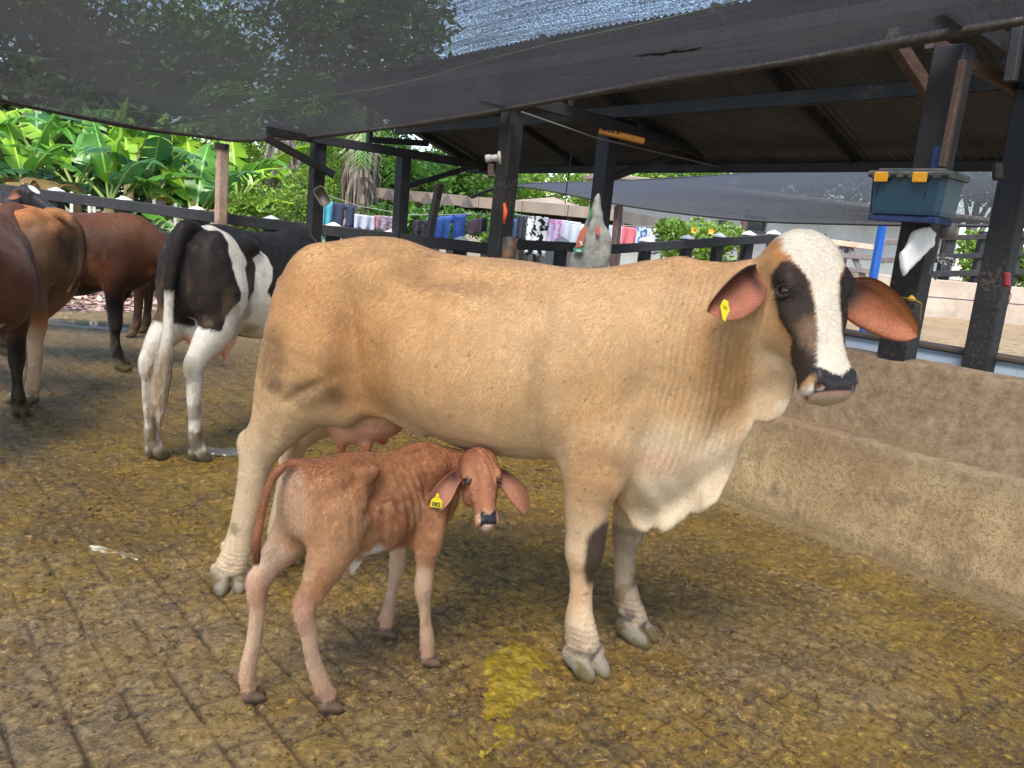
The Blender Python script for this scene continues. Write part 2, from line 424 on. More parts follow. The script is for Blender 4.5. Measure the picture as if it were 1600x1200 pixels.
def m_net(name, thread, open_=0.42, axis_=1, streak=34.0):
    """knitted shade cloth: threads scatter light, holes let it through; more thread is met at a slant"""
    g = NT(name)
    sc = [streak * 5, streak * 5, streak * 5]; sc[axis_] = 3.0
    st = g.map(tuple(sc)); a = g.noise(1.0, 3, 0.6, st); sc2 = [streak, streak, streak]; sc2[axis_] = 0.5; b = g.noise(1.0, 3, 0.6, g.map(tuple(sc2))); c = g.noise(105, 3, 0.7)
    ge = g.N.new('ShaderNodeNewGeometry'); dt = g.N.new('ShaderNodeVectorMath'); dt.operation = 'DOT_PRODUCT'; g.L(ge.outputs['Incoming'], dt.inputs[0]); g.L(ge.outputs['Normal'], dt.inputs[1])
    cs = g.math('MAXIMUM', g.math('ABSOLUTE', dt.outputs['Value']), 0.10)
    hole = g.math('MULTIPLY', g.rng(c, 0.42, 0.60, open_ * 0.15, open_ * 1.9), g.rng(a, 0.3, 0.7, 0.86, 1.14)); hole = g.math('MULTIPLY', hole, g.rng(b, 0.3, 0.7, 0.62, 1.38)); hole = g.math('MINIMUM', g.math('MAXIMUM', hole, 0.02), 0.95)
    ex = g.math('DIVIDE', 0.62, cs); tr = g.math('POWER', hole, ex)
    tb = g.N.new('ShaderNodeBsdfTransparent'); mx = g.N.new('ShaderNodeMixShader'); g.L(tr, mx.inputs[0])
    tl = g.N.new('ShaderNodeBsdfTranslucent'); tl.inputs[0].default_value = (*[k * 0.9 for k in thread], 1); m2 = g.N.new('ShaderNodeMixShader'); m2.inputs[0].default_value = 0.35
    g.col(g.mix(g.rng(c, 0.4, 0.66), tuple(thread), tuple(k * 2.4 for k in thread))); g.rough(0.45); g.L(g.b.outputs[0], m2.inputs[1]); g.L(tl.outputs[0], m2.inputs[2])
    g.L(m2.outputs[0], mx.inputs[1]); g.L(tb.outputs[0], mx.inputs[2]); g.L(mx.outputs[0], g.out.inputs['Surface'])
    g.nrm(g.bump(a, 0.4, 0.003)); return g.m

def m_leaf(name, c1, c2, trans=0.35, rough=0.42, spec=0.4, by_attr=True):
    g = NT(name); n = g.noise(1.3, 3, 0.6); n2 = g.noise(14, 3, 0.6)
    base = g.mix(g.rng(n, 0.3, 0.7), tuple(c1), tuple(c2)); 
    if by_attr: base = g.mix(g.attr('tint'), base, g.mix(0.5, tuple(c2), tuple(min(1, k * 2.0) for k in c2)))
    base = g.mix(g.rng(n2, 0.55, 0.7, 0, 0.35), base, tuple(k * 0.55 for k in c1))
    g.col(base); g.rough(rough); g.b.inputs['Specular IOR Level'].default_value = spec
    tl = g.N.new('ShaderNodeBsdfTranslucent'); g.L(g.mix(0.25, base, (0.35, 0.45, 0.04)), tl.inputs[0]); mx = g.N.new('ShaderNodeMixShader'); mx.inputs[0].default_value = trans
    g.L(g.b.outputs[0], mx.inputs[1]); g.L(tl.outputs[0], mx.inputs[2]); g.L(mx.outputs[0], g.out.inputs['Surface']); return g.m

def m_banana(name, c1, c2, edge, dead=0.0):
    g = NT(name); a = g.attr('across'); u = g.attr('along')
    wv = g.N.new('ShaderNodeTexWave'); wv.inputs['Scale'].default_value = 9.0; wv.inputs['Distortion'].default_value = 1.0; cb = g.N.new('ShaderNodeCombineXYZ'); g.L(u, cb.inputs[0]); g.L(cb.outputs[0], wv.inputs[0])
    n = g.noise(2.0, 4, 0.6); base = g.mix(g.rng(n, 0.3, 0.7), tuple(c1), tuple(c2)); base = g.mix(g.math('MULTIPLY', wv.outputs['Fac'], 0.22), base, tuple(k * 0.6 for k in c1))
    base = g.mix(g.rng(a, 0.10, 0.02, 0, 0.85), base, tuple(min(1, k * 2.2 + 0.05) for k in c2))
    base = g.mix(g.math('MULTIPLY', g.rng(a, 0.80, 1.0, 0, 1), g.rng(g.noise(5, 4), 0.5 - dead * 0.4, 0.62 - dead * 0.3)), base, tuple(edge))
    g.col(base); g.rough(0.38); tl = g.N.new('ShaderNodeBsdfTranslucent'); g.L(base, tl.inputs[0]); mx = g.N.new('ShaderNodeMixShader'); mx.inputs[0].default_value = 0.38
    g.L(g.b.outputs[0], mx.inputs[1]); g.L(tl.outputs[0], mx.inputs[2]); g.L(mx.outputs[0], g.out.inputs['Surface']); return g.m

def m_cloth(name, c1, c2=None, pat=None, scale=30.0):
    g = NT(name); c2 = c2 or tuple(k * 0.8 for k in c1)
    if pat == 'blotch': f = g.rng(g.noise(scale, 2, 0.5), 0.50, 0.53)
    elif pat == 'check': f = g.rng(g.vor(scale), 0.35, 0.45)
    elif pat == 'lines':
        w = g.N.new('ShaderNodeTexWave'); w.inputs['Scale'].default_value = scale; w.inputs['Distortion'].default_value = 1.5; g.L(g.co, w.inputs[0]); f = w.outputs['Fac']
    else: f = g.rng(g.noise(6, 4), 0.3, 0.7)
    base = g.mix(f, tuple(c1), tuple(c2)); g.col(base); g.rough(0.85)
    tl = g.N.new('ShaderNodeBsdfTranslucent'); g.L(base, tl.inputs[0]); mx = g.N.new('ShaderNodeMixShader'); mx.inputs[0].default_value = 0.3
    g.L(g.b.outputs[0], mx.inputs[1]); g.L(tl.outputs[0], mx.inputs[2]); g.L(mx.outputs[0], g.out.inputs['Surface']); return g.m


def hair_material(name, rough=0.62, wr=0.0, bump=0.35, scale=1.0):
    m = bpy.data.materials.new(name); m.use_nodes = True; nt = m.node_tree; N = nt.nodes; L = nt.links
    b = N['Principled BSDF']; b.inputs['Roughness'].default_value = rough
    b.inputs['Sheen Weight'].default_value = 0.12; b.inputs['Sheen Roughness'].default_value = 0.4
    b.inputs['Specular IOR Level'].default_value = 0.22
    at_ = N.new('ShaderNodeAttribute'); at_.attribute_name = 'Col'
    tc = N.new('ShaderNodeTexCoord')
    mp = N.new('ShaderNodeMapping'); mp.inputs['Scale'].default_value = (scale * 90, scale * 220, scale * 60); L.new(tc.outputs['Object'], mp.inputs[0])
    n1 = N.new('ShaderNodeTexNoise'); n1.inputs['Scale'].default_value = 1.6; n1.inputs['Detail'].default_value = 5; n1.inputs['Roughness'].default_value = 0.65; L.new(mp.outputs[0], n1.inputs[0])
    n2 = N.new('ShaderNodeTexNoise'); n2.inputs['Scale'].default_value = 9; n2.inputs['Detail'].default_value = 4; L.new(tc.outputs['Object'], n2.inputs[0])
    mr = N.new('ShaderNodeMapRange'); mr.inputs[1].default_value = 0.3; mr.inputs[2].default_value = 0.7; mr.inputs[3].default_value = 0.74; mr.inputs[4].default_value = 1.22; L.new(n1.outputs[0], mr.inputs[0])
    mr2 = N.new('ShaderNodeMapRange'); mr2.inputs[1].default_value = 0.3; mr2.inputs[2].default_value = 0.7; mr2.inputs[3].default_value = 0.86; mr2.inputs[4].default_value = 1.12; L.new(n2.outputs[0], mr2.inputs[0])
    mu = N.new('ShaderNodeMath'); mu.operation = 'MULTIPLY'; L.new(mr.outputs[0], mu.inputs[0]); L.new(mr2.outputs[0], mu.inputs[1])
    vm = N.new('ShaderNodeVectorMath'); vm.operation = 'SCALE'; L.new(at_.outputs['Color'], vm.inputs[0]); L.new(mu.outputs[0], vm.inputs['Scale'])
    L.new(vm.outputs[0], b.inputs['Base Color'])
    gl = N.new('ShaderNodeAttribute'); gl.attribute_name = 'wet'
    mr3 = N.new('ShaderNodeMapRange'); mr3.inputs[3].default_value = rough; mr3.inputs[4].default_value = 0.22; L.new(gl.outputs['Fac'], mr3.inputs[0]); L.new(mr3.outputs[0], b.inputs['Roughness'])
    bp = N.new('ShaderNodeBump'); bp.inputs['Strength'].default_value = bump; bp.inputs['Distance'].default_value = 0.005; L.new(n1.outputs[0], bp.inputs['Height'])
    n3 = N.new('ShaderNodeTexNoise'); n3.inputs['Scale'].default_value = 26; n3.inputs['Detail'].default_value = 3; L.new(tc.outputs['Object'], n3.inputs[0])
    bp3 = N.new('ShaderNodeBump'); bp3.inputs['Strength'].default_value = bump * 0.6; bp3.inputs['Distance'].default_value = 0.006; L.new(n3.outputs[0], bp3.inputs['Height']); L.new(bp.outputs[0], bp3.inputs['Normal'])
    last = bp3
    if wr > 0:                                               # folds of loose neck skin
        wa = N.new('ShaderNodeAttribute'); wa.attribute_name = 'fold'
        wt = N.new('ShaderNodeTexWave'); wt.bands_direction = 'X'; wt.inputs['Scale'].default_value = wr; wt.inputs['Distortion'].default_value = 3.0; wt.inputs['Detail'].default_value = 2; wt.inputs['Detail Scale'].default_value = 0.6
        mp2 = N.new('ShaderNodeMapping'); mp2.inputs['Scale'].default_value = (1, 1, 0.16); mp2.inputs['Rotation'].default_value = (0, math.radians(-7), 0)
        L.new(tc.outputs['Object'], mp2.inputs[0]); L.new(mp2.outputs[0], wt.inputs[0])
        mm = N.new('ShaderNodeMath'); mm.operation = 'MULTIPLY'; L.new(wt.outputs['Fac'], mm.inputs[0]); L.new(wa.outputs['Fac'], mm.inputs[1])
        bw = N.new('ShaderNodeBump'); bw.inputs['Strength'].default_value = 0.8; bw.inputs['Distance'].default_value = 0.006; L.new(mm.outputs[0], bw.inputs['Height']); L.new(last.outputs[0], bw.inputs['Normal']); last = bw
    L.new(last.outputs[0], b.inputs['Normal'])
    return m

def plain(name, col, rough=0.6, metal=0.0, bump=0.0, scale=40, var=0.15, spec=0.5):
    m = bpy.data.materials.new(name); m.use_nodes = True; nt = m.node_tree; N = nt.nodes; L = nt.links
    b = N['Principled BSDF']; b.inputs['Roughness'].default_value = rough; b.inputs['Metallic'].default_value = metal; b.inputs['Specular IOR Level'].default_value = spec
    tc = N.new('ShaderNodeTexCoord'); n = N.new('ShaderNodeTexNoise'); n.inputs['Scale'].default_value = scale; n.inputs['Detail'].default_value = 5; L.new(tc.outputs['Object'], n.inputs[0])
    mx = N.new('ShaderNodeMix'); mx.data_type = 'RGBA'; c = np.array(col)
    mx.inputs[6].default_value = (*np.clip(c * (1 - var), 0, 1), 1); mx.inputs[7].default_value = (*np.clip(c * (1 + var), 0, 1), 1)
    L.new(n.outputs[0], mx.inputs[0]); L.new(mx.outputs[2], b.inputs['Base Color'])
    if bump:
        bp = N.new('ShaderNodeBump'); bp.inputs['Strength'].default_value = bump; bp.inputs['Distance'].default_value = 0.01; L.new(n.outputs[0], bp.inputs['Height']); L.new(bp.outputs[0], b.inputs['Normal'])
    return m


def m_tin():
    g = NT('weathered_roof_sheet'); a = g.noise(2.5, 5, 0.6); b = g.noise(14, 5, 0.7)
    base = g.mix(g.rng(a, 0.3, 0.7), lin((66, 64, 66)), lin((92, 88, 86))); base = g.mix(g.rng(b, 0.55, 0.7, 0, 0.6), base, lin((50, 40, 34)))
    g.col(base); g.rough(0.6); g.b.inputs['Metallic'].default_value = 0.25; return g.m

def m_wall(name, c, stain, amt=0.5):
    g = NT(name); a = g.noise(1.2, 5, 0.6); b = g.noise(9, 5, 0.7); st = g.map((5, 5, 0.7)); d = g.noise(1.0, 5, 0.6, st)
    base = g.mix(g.rng(a, 0.35, 0.7, 0, amt), tuple(c), tuple(stain)); base = g.mix(g.rng(d, 0.55, 0.75, 0, amt), base, tuple(stain)); base = g.mix(g.rng(b, 0.58, 0.7, 0, amt * 0.8), base, tuple(k * 0.7 for k in stain))
    g.col(base); g.rough(0.85); g.nrm(g.bump(b, 0.3, 0.006)); return g.m

def m_bark(name, c1, c2):
    g = NT(name); st = g.map((14, 14, 3)); d = g.noise(1.0, 6, 0.7, st); g.col(g.mix(g.rng(d, 0.35, 0.65), tuple(c1), tuple(c2))); g.rough(0.9); g.nrm(g.bump(d, 0.9, 0.03)); return g.m

def m_soil():
    g = NT('soil_and_litter'); a = g.noise(0.8, 6, 0.65); b = g.noise(18, 5, 0.7)
    base = g.mix(g.rng(a, 0.42, 0.58), lin((120, 98, 84)), lin((84, 98, 44))); base = g.mix(g.rng(b, 0.5, 0.65, 0, 0.8), base, lin((168, 132, 116))); g.col(base); g.rough(0.9); g.nrm(g.bump(b, 0.8, 0.03)); return g.m

def m_pen():
    g = NT('scored_pen_concrete'); a = g.noise(1.2, 6, 0.65); st = g.map((3, 16, 3), (0, 0, 0.35)); b = g.noise(1.0, 5, 0.7, st)
    base = g.mix(g.rng(a, 0.3, 0.7), lin((128, 106, 76)), lin((152, 128, 94))); base = g.mix(g.rng(b, 0.52, 0.66, 0, 0.8), base, lin((84, 66, 44))); g.col(base); g.rough(0.85); g.nrm(g.bump(b, 1.0, 0.05)); return g.m

M['floor'] = m_floor(); M['concrete'] = m_concrete(); M['tin'] = m_tin(); M['soil'] = m_soil(); M['pen'] = m_pen()
M['black_wood'] = m_wood('black_painted_timber', lin((17, 17, 19)), lin((80, 66, 56)), 0.60)
M['brown_wood'] = m_wood('bare_brown_timber', lin((58, 42, 34)), lin((104, 78, 60)), 0.55)
M['pale_wood'] = m_wood('weathered_pale_timber', lin((148, 120, 100)), lin((190, 166, 146)), 0.52, 0.8)
M['grey_wood'] = m_wood('grey_timber', lin((78, 70, 68)), lin((120, 106, 98)), 0.55)
M['blue_wood'] = m_wood('blue_painted_timber', lin((20, 38, 80)), lin((60, 70, 90)), 0.62)
M['blue_pole'] = plain('blue_pole_paint', lin((36, 108, 200)), 0.5, bump=0.1)
M['white_wall'] = m_wall('white_plaster', lin((196, 192, 184)), lin((156, 146, 132)), 0.5)
M['low_wall'] = m_wall('whitewashed_low_wall', lin((178, 166, 150)), lin((136, 108, 84)), 0.6)
M['blue_wall'] = m_wall('pale_blue_wall', lin((176, 190, 204)), lin((130, 138, 146)), 0.6)
M['fibre_cement'] = m_wall('old_fibre_cement', lin((150, 134, 118)), lin((104, 92, 82)), 0.7)
M['white_paint'] = plain('white_cap_paint', lin((214, 212, 206)), 0.7, var=0.1, bump=0.2)
M['net'] = m_net('black_shade_cloth', (0.042, 0.044, 0.050), 0.37)
M['net_far'] = m_net('grey_shade_cloth', (0.036, 0.037, 0.042), 0.11)
M['leaf_dark'] = m_leaf('dark_tree_leaves', (0.022, 0.062, 0.012), (0.055, 0.125, 0.018))
M['leaf_mid'] = m_leaf('green_tree_leaves', (0.040, 0.110, 0.018), (0.090, 0.200, 0.028))
M['leaf_light'] = m_leaf('yellow_green_leaves', (0.080, 0.170, 0.025), (0.190, 0.300, 0.040))
M['leaf_dry'] = m_leaf('dry_palm_fronds', (0.20, 0.15, 0.11), (0.36, 0.29, 0.23), 0.15, 0.8, 0.1)
M['ban_bright'] = m_banana('banana_leaf_bright', (0.14, 0.32, 0.015), (0.28, 0.48, 0.025), (0.30, 0.22, 0.08))
M['ban_mid'] = m_banana('banana_leaf_green', (0.05, 0.17, 0.02), (0.12, 0.30, 0.035), (0.30, 0.22, 0.10))
M['ban_dark'] = m_banana('banana_leaf_dark', (0.025, 0.10, 0.028), (0.07, 0.18, 0.055), (0.20, 0.15, 0.08))
M['ban_dead'] = m_banana('banana_leaf_dying', (0.20, 0.15, 0.03), (0.30, 0.19, 0.10), (0.30, 0.16, 0.09), 0.9)
M['ban_yellow'] = m_banana('banana_leaf_yellow', (0.60, 0.40, 0.02), (0.70, 0.52, 0.04), (0.30, 0.18, 0.06), 0.3)
M['ban_stem'] = m_bark('banana_stem', (0.16, 0.15, 0.05), (0.10, 0.05, 0.03))
M['ban_rib'] = plain('banana_leaf_stalk', (0.24, 0.32, 0.07), 0.5)
M['bark'] = m_bark('tree_bark', (0.10, 0.08, 0.06), (0.20, 0.17, 0.14)); M['palm_bark'] = m_bark('palm_trunk', (0.16, 0.14, 0.12), (0.36, 0.32, 0.29))
M['hide_folds'] = hair_material('hide_with_neck_folds', 0.60, wr=10.0)
M['hide'] = hair_material('hide', 0.58)
M['tag_yellow'] = plain('yellow_tag_plastic', lin((222, 200, 30)), 0.45, var=0.08)
M['ink'] = plain('black_ink', (0.01, 0.01, 0.01), 0.6)

def m_coat():
    g = NT('coat_hair'); g.col(g.attr('Col', True)); g.rough(0.55); g.b.inputs['Specular IOR Level'].default_value = 0.25; return g.m
M['coat'] = m_coat()
# ------------------------------------------------------------------ animals
def unit(v): v = np.array(v, float); return v / np.linalg.norm(v)

def head_frame(o, yaw, dip, tilt=0.0):
    """o poll, yaw: where the nose points from +x towards -y (degrees), dip below the horizontal"""
    a, t = math.radians(yaw), math.radians(dip)
    h = np.array([math.cos(a), -math.sin(a), 0]); z = np.array([0, 0, 1.0])
    A = h * math.cos(t) - z * math.sin(t); N = h * math.sin(t) + z * math.cos(t); W = np.cross(z, h)
    if tilt:
        c, s_ = math.cos(math.radians(tilt)), math.sin(math.radians(tilt)); A, W = A * c + W * s_, W * c - A * s_
    return np.array(o, float), A, W, N

def hp(fr, t, w, n): o, A, W, N = fr; return o + A * t + W * w + N * n

def ear_geo(cl, hw, wdir, nrm, cup, th, inner, outer, dark, n=18, m=13, curl=0.0, rim=None, pink=None):
    """leaf shaped ear. cl: centre line points, hw: half widths, wdir: across, nrm: towards the opening"""
    cl = np.array(cl, float); tt = np.linspace(0, 1, len(cl)); u = np.linspace(0, 1, n)
    cx = np.stack([catmull(tt, cl[:, i], u) for i in range(3)], 1); w = np.maximum(catmull(tt, np.array(hw, float), u), 0.002)
    w = w * np.where(u > 0.93, np.sqrt(np.clip((1.0 - u) / 0.07, 0.02, 1)), 1)
    wd_, nn = unit(wdir), unit(nrm)
    P = []; Cc = []; W = []
    for side in (1, -1):
        for i in range(n):
            for j in range(m):
                s_ = -1 + 2 * j / (m - 1)
                a = s_ * cup * (1 - 0.35 * u[i])
                off = wd_ * (math.sin(a) / max(math.sin(cup), 0.1) * w[i] if cup > 0.1 else s_ * w[i]) + nn * ((1 - math.cos(a)) * w[i] * 1.0) + nn * (curl * max(0, s_) ** 2 * w[i])
                edge = 1 - (abs(s_) ** 6)
                P.append(cx[i] + off + nn * (side * th * 0.5 * edge * (0.4 + 0.6 * (1 - u[i] ** 4))))
                if side > 0:
                    k = math.exp(-((u[i] - 0.16) / 0.17) ** 2) * (1 - 0.5 * s_ * s_)
                    k2 = 0.55 * max(0, abs(s_) - 0.62) / 0.38
                    c = np.array(inner) * (1 - k) + np.array(dark) * k
                    if pink is not None:
                        kk = float(np.clip(0.5 - s_ * 1.1 + 0.25 * math.sin(u[i] * 9), 0, 1)); c = c * (1 - kk * (1 - k)) + np.array(pink) * kk * (1 - k); c = c * (1 - 0.35 * max(0, math.sin(s_ * 14 + u[i] * 3)) * (s_ > 0.1))
                    c = c * (1 - k2) + np.array(rim if rim is not None else outer) * k2
                    c = c * (0.92 + 0.16 * random.random() * 0.6)
                else: c = np.array(outer)
                Cc.append(c); W.append(0.25 if side > 0 else 0)
    Q = []
    for sd_ in (0, 1):
        b = sd_ * n * m
        for i in range(n - 1):
            for j in range(m - 1):
                q = [b + i * m + j, b + i * m + j + 1, b + (i + 1) * m + j + 1, b + (i + 1) * m + j]
                Q.append(q if sd_ == 0 else q[::-1])
    for i in range(n - 1):
        for j in (0, m - 1):
            q = [i * m + j, (i + 1) * m + j, n * m + (i + 1) * m + j, n * m + i * m + j]; Q.append(q if j == 0 else q[::-1])
    i = n - 1
    for j in range(m - 1): Q.append([i * m + j, i * m + j + 1, n * m + i * m + j + 1, n * m + i * m + j])
    return np.array(P), np.array(Q), np.array(Cc), np.array(W)

def lid_geo(c, out, up, side, r, colr, low=0.72):
    """an almond of eyelid skin round the eyeball"""
    c, out, up, side = [np.array(q, float) for q in (c, out, up, side)]
    P = []; Q = []; n = 20; m = 7
    for i in range(n):
        a = 2 * math.pi * i / n; ca, sa = math.cos(a), math.sin(a)
        ry = (0.60 if sa > 0 else low) * r; rx = 1.12 * r
        base = side * (ca * rx) + up * (sa * ry)
        for j in range(m):
            b = math.pi * (-0.25 + 1.5 * j / (m - 1)); rt = r * 0.30
            radial = unit(side * ca + up * sa)
            P.append(c + base + radial * (math.cos(math.pi - b) * rt * 1.0 + rt * 0.9) + out * (math.sin(b) * rt * 1.15 + (1 - abs(ca) ** 2) * r * 0.34 - r * 0.05))
    for i in range(n):
        for j in range(m - 1): Q.append([i * m + j, i * m + j + 1, ((i + 1) % n) * m + j + 1, ((i + 1) % n) * m + j])
    return np.array(P), np.array(Q)[:, ::-1], np.tile(np.array(colr, float), (len(P), 1)), np.full(len(P), 0.35)

def eye_obj(root, c, out, r, iris=(0.02, 0.01, 0.006)):
    me = bpy.data.meshes.new('eye'); bm = bmesh.new(); bmesh.ops.create_uvsphere(bm, u_segments=20, v_segments=12, radius=r); bm.to_mesh(me); bm.free()
    m = M.get('eyeball')
    if not m:
        m = plain('eyeball', iris, 0.06, var=0.3, scale=60); m.node_tree.nodes['Principled BSDF'].inputs['Coat Weight'].default_value = 1.0; M['eyeball'] = m
    o = link('eye', me, m, root, True); o.location = Vector([float(q) for q in c]); return o


def assemble(name, parts, mat, root, folds=None):
    V = []; Q = []; C = []; W = []; b = 0
    for P, q, c, w in parts:
        V.append(P); Q.append(q + b); C.append(c); W.append(w); b += len(P)
    V = np.concatenate(V); me = mesh(name, V, np.concatenate(Q), True)
    set_color(me, np.clip(np.concatenate(C), 0, 1)); set_float(me, np.concatenate(W), 'wet')
    if folds is not None: set_float(me, folds(V), 'fold')
    return link(name, me, mat, root)

def hoof_field(F, x, y, z0=0.0, s=1.0, ang=0.0, k=0.012, h=0.075):
    """two claws and two dew claws; x,y the middle of the foot, ang turns the toes"""
    ca, sa = math.cos(ang), math.sin(ang)
    for sd_ in (-1, 1):
        cx, cy = x - sa * sd_ * 0.031 * s, y + ca * sd_ * 0.031 * s
        R = [(ca * 0.93, sa * 0.93, -0.36), (-sa, ca, 0), (ca * 0.36, sa * 0.36, 0.93)]
        F.ell((cx + ca * 0.012 * s, cy + sa * 0.012 * s, z0 + 0.030 * s), (0.070 * s, 0.030 * s, 0.036 * s), k * 0.5, R)
        F.ell((cx - ca * 0.02 * s, cy - sa * 0.02 * s, z0 + 0.052 * s), (0.045 * s, 0.030 * s, 0.040 * s), k, None)
        F.ell((x - ca * 0.062 * s - sa * sd_ * 0.022 * s, y - sa * 0.062 * s + ca * sd_ * 0.022 * s, z0 + 0.135 * s), (0.017 * s, 0.014 * s, 0.021 * s), 0.01)

def mix(a, b, t):
    t = np.asarray(t, float)[:, None]; return np.asarray(a) * (1 - t) + np.asarray(b) * t

def ring(x, y, cx, cy, rx, ry, n=0, soft=0.25):
    """soft elliptical patch mask"""
    d = np.sqrt(((x - cx) / rx) ** 2 + ((y - cy) / ry) ** 2) + n
    return 1 - sstep(1 - soft, 1 + soft, d)

def poly_mask(x, z, poly, soft, warp=0):
    """mask of a polygon with soft edge (positive inside)"""
    P = np.array(poly, float); D = np.full(x.shape, 1e9); S = np.ones(x.shape)
    for i in range(len(P)):
        a = P[i]; b = P[i - 1]; e = b - a; wx, wz = x - a[0], z - a[1]
        t = np.clip((wx * e[0] + wz * e[1]) / (e @ e), 0, 1); D = np.minimum(D, (wx - e[0] * t) ** 2 + (wz - e[1] * t) ** 2)
        c1 = z >= a[1]; c2 = z < b[1]; c3 = e[0] * wz > e[1] * wx; S = np.where((c1 & c2 & c3) | (~c1 & ~c2 & ~c3), -S, S)
    return 1 - sstep(-soft, soft, S * np.sqrt(D) + warp)

def brush(P, Nn, spots):
    """(x, z, rx, rz, angle, depth[, side]) dents and ridges on the flanks"""
    D = np.zeros(len(P))
    for sp in spots:
        x, z, rx, rz, an, dp = sp[:6]; side = sp[6] if len(sp) > 6 else 0
        c, s_ = math.cos(math.radians(an)), math.sin(math.radians(an)); dx, dz = P[:, 0] - x, P[:, 2] - z
        g = np.exp(-((dx * c + dz * s_) / rx) ** 2 - ((-dx * s_ + dz * c) / rz) ** 2) * dp
        lat = np.clip(np.abs(Nn[:, 1]) * 1.6, 0, 1)
        if side: lat = lat * (np.sign(P[:, 1]) == side)
        D += g * lat
    return P + Nn * D[:, None]

def coat(root, P, Q, C, mask, n, L, w, seed, flow=(-0.55, 0.0, -0.83), lift=0.16, jit=0.16):
    """short hair lying along the skin, one lock per small leaf-shaped face"""
    rs = np.random.RandomState(seed); a, b, c, d = [P[Q[:, i]] for i in range(4)]; fn = np.cross(c - a, d - b); ar = np.linalg.norm(fn, axis=1); fn = fn / (ar[:, None] + 1e-12)
    ar = ar * mask[Q[:, 0]]; idx = rs.choice(len(Q), n, p=ar / ar.sum()); u, v = rs.rand(n, 1), rs.rand(n, 1)
    p = (a[idx] * (1 - u) + b[idx] * u) * (1 - v) + (d[idx] * (1 - u) + c[idx] * u) * v; N = vnormals(P, Q); nn = N[Q[idx, 0]]
    f = np.array(flow)[None] + rs.normal(size=(n, 3)) * 0.22 + 0.5 * np.stack([fbm(p[:, 0] * 3, p[:, 1] * 3, p[:, 2] * 3, 401, 2) - 0.5, 0 * p[:, 0], fbm(p[:, 0] * 3, p[:, 1] * 3, p[:, 2] * 3, 402, 2) - 0.5], 1) * 2
    f = f - nn * (f * nn).sum(1, keepdims=True); f /= np.linalg.norm(f, axis=1, keepdims=True) + 1e-9; s_ = np.cross(f, nn)
    l = L * (0.6 + 0.8 * rs.rand(n, 1)); k = rs.rand(n, 1); up = nn * (lift * (0.4 + rs.rand(n, 1)))
    V = np.stack([p + nn * 0.0004, p + f * l * 0.45 + s_ * w * 0.5 + up * l * 0.5, p + f * l + up * l, p + f * l * 0.45 - s_ * w * 0.5 + up * l * 0.5], 1).reshape(-1, 3)
    col = C[Q[idx, 0]] * (1 + jit * (rs.rand(n, 1) * 2 - 1)) * (1 + 0.05 * (fbm(p[:, 0] * 22, p[:, 1] * 22, p[:, 2] * 22, 403, 3)[:, None] * 2 - 1) * 2)
    me = mesh('coat', V, np.arange(4 * n).reshape(n, 4)); set_color(me, np.repeat(np.clip(col, 0, 1), 4, 0)); tag(link('coat', me, M['coat'], root), kind='stuff')

